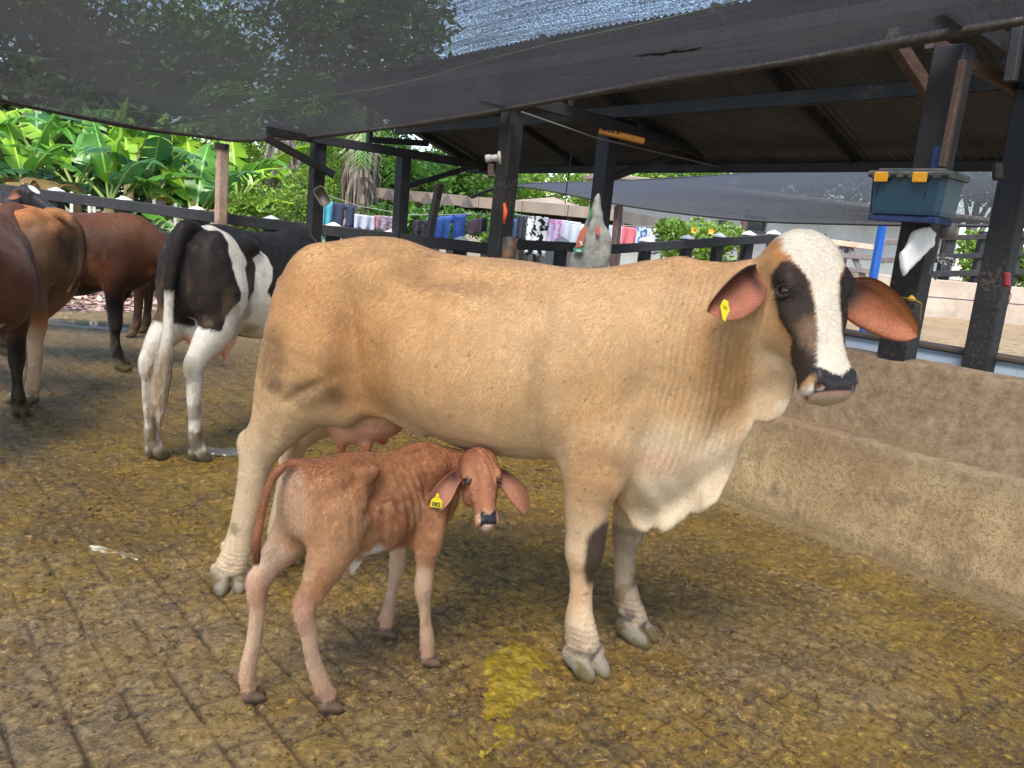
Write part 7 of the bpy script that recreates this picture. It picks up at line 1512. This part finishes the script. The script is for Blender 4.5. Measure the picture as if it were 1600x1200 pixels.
# ------------------------------------------------------------------ plants
def banana_leaf(base, out, up_ang, L, W, droop, mat, root, seed, tear=0.25, fold=0.5, wob=0.06):
    """stalk and blade arching away from the crown"""
    rs = random.Random(seed); d = Vector((math.cos(out), math.sin(out), 0)); side = Vector((-d.y, d.x, 0)); z = Vector((0, 0, 1))
    pts = []; n = 19; p = Vector(base); a = up_ang; st = L * 1.25 / n; tw = rs.uniform(-0.5, 0.5)
    for i in range(n + 1):
        pts.append(p.copy()); p = p + (d * math.cos(a) + z * math.sin(a)) * st; a -= droop / n * (0.4 + 1.4 * i / n)
    V = []; A = []; U = []; F_ = []; ac = [-1, -0.66, -0.33, 0, 0.33, 0.66, 1]; i0 = 4; rows = []
    wprof = lambda t: (math.sin(math.pi * min(1, t * 1.02) ** 0.62) ** 0.75) * (1 - 0.12 * t)
    m = 27
    for r in range(m):
        t = r / (m - 1); f = i0 + t * (n - i0); i = min(int(f), n - 1); q = pts[i].lerp(pts[i + 1], f - i); tg = (pts[i + 1] - pts[i]).normalized(); nr = side.cross(tg).normalized(); nr = -nr if nr.z < 0 else nr
        s2 = (side * math.cos(tw * t) + nr * math.sin(tw * t)); n2 = s2.cross(tg).normalized(); n2 = n2 if n2.z > 0 else -n2
        for x in ac:
            w = W * 0.5 * max(0.02, wprof(t)) * (1 + 0.05 * rs.uniform(-1, 1)); V.append(q + s2 * (x * w) + n2 * ((abs(x) ** 1.3) * w * fold * (-1 if t > 0.3 else 1 - t * 6.6) * 0.5 + 0.02 + wob * w * 3 * math.sin(t * 17 + x * 2 + seed) * abs(x))); A.append(abs(x)); U.append(t * 3)
    torn = [[rs.random() < tear for _ in range(m)] for _ in (0, 1)]
    K = 7; sag = [0, 0]
    vs2 = list(V)
    for sd_ in (0, 1):
        cols = (0, 1, 2) if sd_ == 0 else (4, 5, 6)
        for r in range(m - 1):
            b = len(vs2)
            if torn[sd_][r] and 3 < r < m - 2:                     # this strip is cut loose and hangs a little
                dz = Vector((0, 0, -rs.uniform(0.02, 0.10))); sh = rs.uniform(0.0, 0.25)
                inner = 3 if True else 0
                c = list(cols) if sd_ == 1 else list(cols)[::-1]; prev = None; ids = []
                for k, cc in enumerate([3] + c):
                    p0 = V[r * K + cc].lerp(V[(r + 1) * K + cc], sh * k / 3) + dz * (k / 3) ** 1.5; p1 = V[(r + 1) * K + cc] + dz * (k / 3) ** 1.5
                    vs2 += [p0, p1]; A.extend([k / 3, k / 3]); U.extend([U[r * K + cc], U[(r + 1) * K + cc]])
                for k in range(3): F_.append((b + 2 * k, b + 2 * k + 1, b + 2 * k + 3, b + 2 * k + 2))
            else:
                rng_ = (0, 1, 2) if sd_ == 0 else (3, 4, 5)
                for k in rng_: F_.append((r * K + k, r * K + k + 1, (r + 1) * K + k + 1, (r + 1) * K + k))
    me = mesh('leaf', vs2, F_, True); set_float(me, A, 'across'); set_float(me, U, 'along'); o = link('leaf', me, mat, root)
    MB().tube(pts[:i0 + 2:1] + pts[i0 + 2::3], [0.032 - 0.026 * k / (len(pts[:i0 + 2]) + len(pts[i0 + 2::3])) for k in range(len(pts[:i0 + 2]) + len(pts[i0 + 2::3]))], 6).build('midrib', M['ban_rib'], o, True)
    return o

def banana(base, h, leaves, label, seed, s=1.0):
    root = empty('banana_plant', base); tag(root, label, 'banana plant', 'banana plants behind the fence')
    rs = random.Random(seed); m = MB(); m.tube([Vector((0, 0, -0.05)), Vector((0.03, 0.02, h * 0.5)), Vector((0.0, 0.0, h))], [0.13 * s, 0.11 * s, 0.075 * s], 10); m.build('stem', M['ban_stem'], root, True)
    mats = {'b': 'ban_bright', 'm': 'ban_mid', 'd': 'ban_dark', 'x': 'ban_dead', 'y': 'ban_yellow'}
    for i, (out, ang, L, W, dr, mt) in enumerate(leaves):
        banana_leaf(Vector((0, 0, h - 0.08 + 0.02 * (i % 3))), math.radians(out), math.radians(ang), L * s, W * s, math.radians(dr), M[mats[mt]], root, seed * 31 + i, tear=0.45 if mt == 'x' else 0.30, fold=0.55 if mt != 'x' else 1.0, wob=0.06 if mt != 'x' else 0.14)
    return root

def leaf_cloud(name, blobs, n, size, mat, root, seed, flat=0.0, droop=0.0, narrow=0.45, off=None):
    """leaves scattered through the crown's lobes, thicker near their surface; one mesh"""
    rs = np.random.RandomState(seed); B = np.array(blobs, float); w = B[:, 3] * B[:, 4] * B[:, 5]; idx = rs.choice(len(B), n, p=w / w.sum()); b = B[idx]
    d = rs.normal(size=(n, 3)); d /= np.linalg.norm(d, axis=1, keepdims=True); r = rs.rand(n) ** 0.42
    # clumps
    cl = rs.normal(size=(max(8, n // 90), 3)); cl /= np.linalg.norm(cl, axis=1, keepdims=True); k = rs.randint(0, len(cl), n); mixv = rs.rand(n, 1) < 0.62; d = np.where(mixv, cl[k] + d * 0.22, d); r = np.where(mixv[:, 0], 0.62 + 0.42 * rs.rand(n), r)
    c = b[:, :3] + d * r[:, None] * b[:, 3:6]
    if off is not None: c = c - np.array(off)
    a = rs.rand(n) * 6.283; el = (rs.rand(n) - 0.5) * 1.8 * (1 - flat) - droop; t = np.stack([np.cos(a) * np.cos(el), np.sin(a) * np.cos(el), np.sin(el)], 1)
    q = rs.normal(size=(n, 3)); q[:, 2] *= (1 - flat); s_ = np.cross(t, q); s_ /= np.linalg.norm(s_, axis=1, keepdims=True) + 1e-9
    L = size * (0.6 + 0.8 * rs.rand(n)); nn = np.cross(t, s_)
    V = np.stack([c - t * L[:, None] * 0.5, c + s_ * (L * narrow * 0.5)[:, None] + nn * (L * 0.06)[:, None], c + t * L[:, None] * 0.5 - np.array([0, 0, 1]) * (L * 0.12)[:, None], c - s_ * (L * narrow * 0.5)[:, None] + nn * (L * 0.06)[:, None]], 1).reshape(-1, 3)
    Q = np.arange(n * 4).reshape(n, 4); me = mesh(name, V, Q); set_float(me, np.repeat(np.clip(rs.rand(n) * 0.5 + 0.5 * vnoise(c[:, 0] * 1.3, c[:, 1] * 1.3, c[:, 2] * 1.3, seed), 0, 1) ** 1.6, 4), 'tint')
    return link(name, me, mat, root)

def tree(base, label, blobs, n, size, mat, seed, trunk_r=0.16, bark='bark', limbs=5, group=None, flat=0.0, droop=0.0, narrow=0.45, name='tree'):
    """base on the ground; blobs are world (x,y,z,rx,ry,rz)"""
    root = empty(name, base); tag(root, label, 'tree' if name == 'tree' else name.replace('_', ' '), group); rs = random.Random(seed); o = Vector(base)
    top = Vector(blobs[0][:3]) - o; m = MB(); n_ = 8; pts = [Vector((0, 0, -0.1)).lerp(top, i / n_) + Vector((rs.uniform(-.06, .06), rs.uniform(-.06, .06), 0)) * (1 if i else 0) for i in range(n_ + 1)]
    m.tube(pts, [trunk_r * (1 - 0.75 * i / n_) for i in range(n_ + 1)], 9); m.build('trunk', M[bark], root, True)
    for k in range(min(limbs, len(blobs) * 2)):
        b = blobs[k % len(blobs)]; s0 = pts[3 + k % 4]; e = Vector(b[:3]) - o + Vector((rs.uniform(-.6, .6) * b[3], rs.uniform(-.6, .6) * b[4], rs.uniform(-.2, .5) * b[5])); md = s0.lerp(e, 0.5) + Vector((0, 0, 0.15 * (e - s0).length))
        MB().tube(bez(s0, md, e, 6), [trunk_r * 0.45 * (1 - 0.8 * i / 6) for i in range(7)], 6).build('limb', M[bark], root, True)
    leaf_cloud('crown', blobs, n, size, M[mat], root, seed, flat, droop, narrow, off=base); return root

def palm(base, h, r, label, skirt, fronds, seed, crown_mat='leaf_mid'):
    root = empty('palm_tree', base); tag(root, label, 'palm tree'); rs = random.Random(seed); m = MB(); n = 26; pts = []; R = []
    for i in range(n + 1):
        t = i / n; pts.append(Vector((0.05 * math.sin(t * 4), 0.03 * math.sin(t * 3), h * t - 0.05 * (1 - t)))); R.append(r * (1 + 0.25 * (1 - t)) * (1.0 if i % 2 else 0.9))
    m.tube(pts, R, 12); m.build('trunk', M['palm_bark'], root, True)
    # old leaf bases
    for k in range(16):
        a = rs.random() * 6.283; z = h * (0.35 + 0.6 * rs.random()); d = Vector((math.cos(a), math.sin(a), 0)); MB().tube([d * r * 0.8 + Vector((0, 0, z)), d * r * 1.5 + Vector((0, 0, z + 0.18)), d * r * 1.9 + Vector((0, 0, z + 0.42))], [0.05, 0.035, 0.012], 5).build('leaf_base', M['palm_bark'], root, True)
    sk = MB(); V = []
    for k in range(skirt):
        a = rs.random() * 6.283; z = h * (0.45 + 0.6 * rs.random()); d = Vector((math.cos(a), math.sin(a), 0)); L = rs.uniform(0.6, 1.5); p0 = d * r * 0.9 + Vector((0, 0, z)); p1 = d * (r * 1.3 + 0.18 * rs.random()) + Vector((0, 0, z - L * 0.5)); p2 = d * (r * 1.1 + 0.15 * rs.random()) + Vector((0, 0, z - L)); w = 0.012 + 0.02 * rs.random(); s_ = Vector((-d.y, d.x, 0))
        sk.add([p0 - s_ * w, p0 + s_ * w, p1 + s_ * w, p1 - s_ * w, p2], [(0, 1, 2, 3), (3, 2, 4)])
    if skirt: tag(sk.build('dry_skirt', M['leaf_dry'], root), kind='stuff')
    for k in range(fronds):
        a = 6.283 * k / fronds + rs.uniform(-.2, .2); up = rs.uniform(0.2, 1.1); L = rs.uniform(1.9, 2.6); d = Vector((math.cos(a), math.sin(a), 0)); p = Vector((0, 0, h)); pts = []; e = up
        for i in range(11): pts.append(p.copy()); p = p + (d * math.cos(e) + Vector((0, 0, 1)) * math.sin(e)) * L / 10; e -= 0.19
        m = MB(); s_ = Vector((-d.y, d.x, 0)); m.tube(pts, [0.022 * (1 - 0.8 * i / 10) for i in range(11)], 4)
        for i in range(1, 11):
            for j in range(3):
                q = pts[i - 1].lerp(pts[i], j / 3); l = 0.55 * math.sin(math.pi * (i + j / 3) / 11.5) + 0.08; tg = (pts[i] - pts[i - 1]).normalized()
                for sg in (-1, 1):
                    t = q + s_ * (sg * l * 0.8) + tg * l * 0.45 + Vector((0, 0, -l * rs.uniform(0.15, 0.5))); m.add([q - tg * 0.018, q + tg * 0.018, t], [(0, 1, 2)])
        me = m.mesh('frond'); set_float(me, [rs.random()] * len(me.vertices), 'tint'); link('frond', me, M[crown_mat], root)
    return root

def plants():
    # banana plants: where they stand, height of the crown and leaves (bearing, rise, length, width, droop, kind)
    B = [((-60, 330), 13.4, 1.7, [(-50, 60, 1.9, 0.50, 90, 'm'), (-20, 35, 2.0, 0.5, 60, 'b'), (-75, 45, 1.8, 0.5, 80, 'm'), (140, 50, 1.8, 0.5, 90, 'd'), (30, 65, 1.8, .5, 70, 'b'), (200, 55, 1.8, .5, 90, 'm')], 'banana plant at the very left with a torn striped leaf'),
         ((38, 330), 12.9, 1.42, [(-42, 78, 1.6, 0.42, 40, 'm'), (-30, 30, 1.5, 0.42, 90, 'd'), (-62, 62, 1.7, 0.46, 110, 'm'), (150, 40, 1.5, 0.46, 110, 'm'), (100, 70, 1.6, .45, 50, 'b'), (-150, 50, 1.5, .45, 100, 'd'), (-100, 30, 1.4, .40, 130, 'x'), (60, 40, 1.5, .45, 80, 'd')], 'banana plant with spreading leaves left of the drooping dead leaf'),
         ((118, 335), 13.6, 1.55, [(-38, 58, 1.7, 0.36, -10, 'b'), (-150, 25, 1.5, .42, 60, 'd'), (50, 70, 1.8, .5, 60, 'm'), (-75, 55, 1.6, .45, 120, 'd'), (120, 60, 1.8, .5, 60, 'b'), (160, 45, 1.7, .5, 80, 'm'), (10, 45, 1.7, .5, 80, 'd')], 'banana plant with one bright upright leaf'),
         ((172, 338), 12.6, 1.36, [(-42, 84, 1.5, 0.60, 10, 'b'), (140, 24, 1.7, 0.44, 46, 'x'), (150, 52, 1.6, 0.42, 70, 'm'), (-30, 50, 1.5, 0.46, 80, 'm'), (-70, 62, 1.5, 0.5, 100, 'd'), (60, 60, 1.6, .5, 60, 'b'), (100, 75, 1.7, .5, 40, 'm'), (-60, 8, 1.3, 0.40, 60, 'm')], 'banana plant in the middle with a brown dying leaf hanging left'),
         ((236, 345), 13.3, 1.5, [(-38, 38, 1.3, 0.40, 70, 'm'), (-80, 20, 0.9, 0.30, 80, 'y'), (-95, 72, 1.6, 0.48, 70, 'd'), (130, 65, 1.7, .48, 70, 'b'), (60, 75, 1.7, .5, 50, 'b'), (-150, 60, 1.5, .46, 100, 'd'), (0, 60, 1.6, .46, 90, 'm'), (-60, 75, 1.4, .42, 120, 'd')], 'banana plant with a bright yellow leaf above the fence'),
         ((305, 350), 12.8, 1.2, [(-45, 36, 1.5, 0.42, 50, 'b'), (140, 50, 1.5, 0.44, 70, 'm'), (145, 14, 1.2, 0.36, 60, 'm'), (-60, 68, 1.5, .46, 90, 'd'), (60, 70, 1.6, .5, 50, 'm'), (100, 60, 1.6, .5, 60, 'b'), (-20, 62, 1.5, .44, 60, 'b'), (-80, 40, 1.2, .34, 130, 'x')], 'banana plant just left of the pale timber post'),
         ((370, 352), 14.4, 1.6, [(-42, 62, 1.8, .5, 70, 'b'), (130, 55, 1.8, .5, 80, 'm'), (-80, 60, 1.6, .5, 100, 'm'), (80, 70, 1.8, .5, 50, 'b'), (170, 40, 1.6, .5, 90, 'd'), (10, 50, 1.7, .5, 80, 'b')], 'banana plant behind the pale timber post'),
         ((200, 330), 16.0, 2.0, [(-40, 60, 2.0, .6, 80, 'b'), (130, 50, 2.0, .6, 80, 'm'), (-80, 50, 1.8, .55, 110, 'b'), (80, 60, 2.0, .6, 70, 'b'), (170, 60, 2.0, .6, 90, 'd'), (20, 60, 2.0, .6, 80, 'm')], 'tall banana plant in the second row, centre'),
         ((60, 325), 16.2, 2.1, [(-40, 60, 2.0, .6, 80, 'm'), (130, 55, 2.0, .6, 80, 'b'), (-80, 50, 1.8, .55, 110, 'm'), (80, 60, 2.0, .6, 70, 'd'), (170, 60, 2.0, .6, 90, 'b'), (20, 60, 2.0, .6, 80, 'm')], 'tall banana plant in the second row, left'),
         ((300, 335), 16.4, 1.9, [(-40, 60, 2.0, .6, 80, 'b'), (130, 55, 2.0, .6, 80, 'd'), (-80, 50, 1.8, .55, 110, 'm'), (80, 60, 2.0, .6, 70, 'b'), (170, 60, 2.0, .6, 90, 'm')], 'tall banana plant in the second row, right')]
    for k, ((u, v), dist, h, lv, lb) in enumerate(B):
        p = at(u, v, dist); banana((p.x, p.y, -0.05), h, [(a + 0, b, L * .92, w, d, m) for (a, b, L, w, d, m) in lv], lb, 50 + k)
    def P(u, v, d): q = at(u, v, d); return (q.x, q.y, q.z)
    def gp(u, d): q = at(u, 330, d); return (q.x, q.y, -0.05)
    T = [ # u, dist, label, blobs [(u,v,d, rx,ry,rz)], n, size, mat
        (-60, 20, 'dense tall tree high above the banana plants, seen through the net on the left', [(-40, 40, 19, 2.6, 2.6, 1.9), (60, 90, 20, 2.4, 2.4, 1.6), (-20, -60, 20, 2.4, 2.4, 1.6), (80, 170, 20, 2.6, 2.6, 1.2)], 9000, 0.26, 'leaf_dark', 1),
        (250, 22, 'broad tree behind the banana plants, its crown seen through the net', [(240, 90, 21, 2.6, 2.4, 1.5), (330, 120, 21, 2.2, 2.0, 1.4), (200, 160, 21, 2.8, 2.4, 1.3), (330, 35, 22, 1.5, 1.5, 0.9)], 9000, 0.24, 'leaf_mid', 2),
        (560, 19, 'tall dark tree behind the shed posts reaching high over the net', [(560, 60, 19, 2.0, 2.0, 2.2), (500, -20, 19, 1.8, 1.8, 1.6), (620, 20, 20, 1.5, 1.5, 1.6), (520, 150, 19, 1.4, 1.4, 1.0)], 9500, 0.22, 'leaf_dark', 3),
        (440, 17, 'feathery green tree left of the black shed posts', [(440, 270, 16.5, 1.3, 1.2, 0.8), (400, 300, 16, 1.0, 1.0, 0.6), (500, 240, 17, 1.0, 1.0, 1.0), (395, 220, 17, 1.1, 1.1, 0.6)], 7000, 0.13, 'leaf_light', 4),
        (590, 20, 'leafy green tree in the gap between the shed posts', [(600, 275, 20, 1.5, 1.2, 0.9), (560, 230, 20, 0.9, 0.9, 0.9), (655, 290, 21, 1.0, 1.0, 0.6), (620, 210, 21, 0.5, 0.5, 0.35)], 7500, 0.18, 'leaf_mid', 5),
        (720, 24, 'round tree behind the shelter roof, under the shed gable', [(700, 258, 24, 0.9, 0.9, 0.7), (742, 280, 24, 1.8, 1.5, 0.7), (665, 285, 24, 1.3, 1.2, 0.8)], 6500, 0.18, 'leaf_mid', 6),
        (860, 26, 'wide hedge of trees behind the shelter, seen under the shed roof', [(780, 300, 26, 2.2, 1.5, 1.1), (870, 290, 26, 2.0, 1.5, 0.9), (960, 285, 27, 2.2, 1.5, 1.0), (1050, 285, 27, 2.2, 1.6, 1.1), (640, 330, 24, 2.4, 1.4, 0.9)], 12000, 0.20, 'leaf_light', 7),
        (1180, 27, 'bright green tree line above the grey shade net', [(1130, 280, 26, 2.2, 1.6, 1.2), (1230, 275, 26, 2.0, 1.6, 1.3), (1330, 270, 26, 2.2, 1.6, 1.3), (1430, 260, 26, 2.2, 1.6, 1.4)], 10000, 0.20, 'leaf_mid', 8),
        (1540, 24, 'tree with light gaps right of the teal box, behind the net', [(1530, 270, 24, 1.2, 1.2, 0.8), (1600, 240, 24, 1.5, 1.4, 0.8), (1560, 300, 25, 1.2, 1.2, 0.5)], 4000, 0.20, 'leaf_dark', 9),
        (420, 26, 'far green tree closing the view behind the feathery tree', [(380, 300, 26, 2.4, 1.8, 1.3), (480, 290, 26, 2.0, 1.6, 1.4), (300, 280, 26, 2.4, 1.8, 1.4), (560, 320, 26, 2.0, 1.6, 1.0)], 9000, 0.24, 'leaf_mid', 10),
        (60, 25, 'wall of dark foliage behind the second row of banana plants', [(0, 250, 24, 3.0, 1.8, 1.6), (120, 260, 24, 2.6, 1.8, 1.5), (230, 280, 24, 2.4, 1.8, 1.3), (-140, 240, 24, 3.0, 1.8, 1.8)], 9000, 0.28, 'leaf_dark', 11),
    ]
    for (u, d, lb, bl, n, sz, mt, sd_) in T:
        tree(gp(u, d), lb, [(*P(a, b, c), rx, ry, rz) for (a, b, c, rx, ry, rz) in bl], n, sz, mt, sd_, trunk_r=0.22, group=None)
    # palms
    p = gp(438, 15.2); palm(p, 3.1, 0.24, 'thick grey palm trunk with old leaf bases left of the black posts', 60, 9, 21)
    p = gp(560, 14.6); palm(p, 3.3, 0.17, 'palm with a long skirt of dry pale fronds between the shed posts', 420, 9, 22)
    # bushes
    p = gp(1085, 13.2); root = tree(p, 'bright green bush with orange flowers behind the right fence', [(*P(1080, 375, 13.0), 0.62, 0.55, 0.36), (*P(1050, 360, 13.0), 0.3, 0.3, 0.22), (*P(1125, 372, 13.2), 0.38, 0.4, 0.28), (*P(1090, 415, 13.0), 0.75, 0.5, 0.25)], 3800, 0.085, 'leaf_light', 31, trunk_r=0.05, name='bush', narrow=0.6)
    o = Vector(p); fl = plain('orange_petals', lin((236, 150, 30)), 0.6)
    for u, v in ((1084, 360), (1111, 362), (1129, 374), (1064, 384)):
        c = at(u, v, 12.45) - o; m = MB()
        for k in range(5):
            a = 6.283 * k / 5; d = C_RIGHT * math.cos(a) + C_UP * math.sin(a); e = C_RIGHT * -math.sin(a) + C_UP * math.cos(a); m.add([c, c + d * 0.03 + e * 0.02 - C_FWD * 0.01, c + d * 0.055 - C_FWD * 0.015, c + d * 0.03 - e * 0.02 - C_FWD * 0.01], [(0, 1, 2, 3)])
        m.build('flower', fl, root)
    p = gp(450, 12.9); tree(p, 'low ferny bush behind the left fence beside the timber post', [(*P(430, 330, 12.9), 0.75, 0.5, 0.38), (*P(480, 300, 13.2), 0.45, 0.4, 0.45), (*P(395, 345, 12.9), 0.45, 0.4, 0.3)], 4200, 0.075, 'leaf_light', 32, trunk_r=0.04, name='bush')
    p = gp(620, 14.5); tree(p, 'low leafy bush under the washing line', [(*P(620, 345, 14.5), 0.6, 0.5, 0.4), (*P(690, 350, 14.8), 0.9, 0.5, 0.35), (*P(780, 355, 14.8), 0.7, 0.5, 0.35)], 3200, 0.12, 'leaf_mid', 33, trunk_r=0.04, name='bush')
    p = gp(330, 12.4); tree(p, 'weedy undergrowth at the foot of the banana plants', [(*P(300, 395, 12.6), 1.1, 0.4, 0.35), (*P(120, 380, 12.6), 1.2, 0.4, 0.35), (*P(430, 390, 12.6), 0.9, 0.4, 0.3)], 5200, 0.13, 'leaf_mid', 34, trunk_r=0.03, name='bush')
    p = gp(1528, 17.2); tree(p, 'sunlit green shrub behind the rail fence between the two black posts', [(*P(1528, 385, 17.0), 0.42, 0.4, 0.35), (*P(1530, 420, 17.0), 0.45, 0.4, 0.3), (*P(1592, 395, 17.0), 0.3, 0.4, 0.5), (*P(1610, 420, 17.0), 0.4, 0.4, 0.4)], 3400, 0.10, 'leaf_light', 35, trunk_r=0.05, name='bush', narrow=0.7)
    # litter beyond the paving
    rs = np.random.RandomState(7); n = 2600; x = rs.uniform(0.5, 5.5, n); y = rs.uniform(11.2, 13.4, n); a = rs.rand(n) * 6.283; L = 0.03 + 0.05 * rs.rand(n); c = np.stack([x, y, -0.035 + 0.05 * rs.rand(n)], 1); t = np.stack([np.cos(a), np.sin(a), rs.uniform(-.3, .4, n)], 1); s_ = np.stack([-np.sin(a), np.cos(a), rs.uniform(-.3, .3, n)], 1)
    V = np.stack([c - t * L[:, None], c + s_ * L[:, None] * 0.5, c + t * L[:, None], c - s_ * L[:, None] * 0.5], 1).reshape(-1, 3); me = mesh('leaf_litter', V, np.arange(n * 4).reshape(n, 4)); set_float(me, np.repeat(rs.rand(n), 4), 'tint'); g = NT('dead_leaves'); g.col(g.mix(g.attr('tint'), lin((128, 98, 92)), lin((206, 170, 160)))); g.rough(0.8); tag(link('leaf_litter', me, g.m), 'dry leaf litter lying past the end of the paving', 'leaf litter', kind='stuff')
yard(); trough(); shed(); nets(); fences(); walls()
laundry(); shed_things(); plants()
make_mother(); make_calf(); herd()
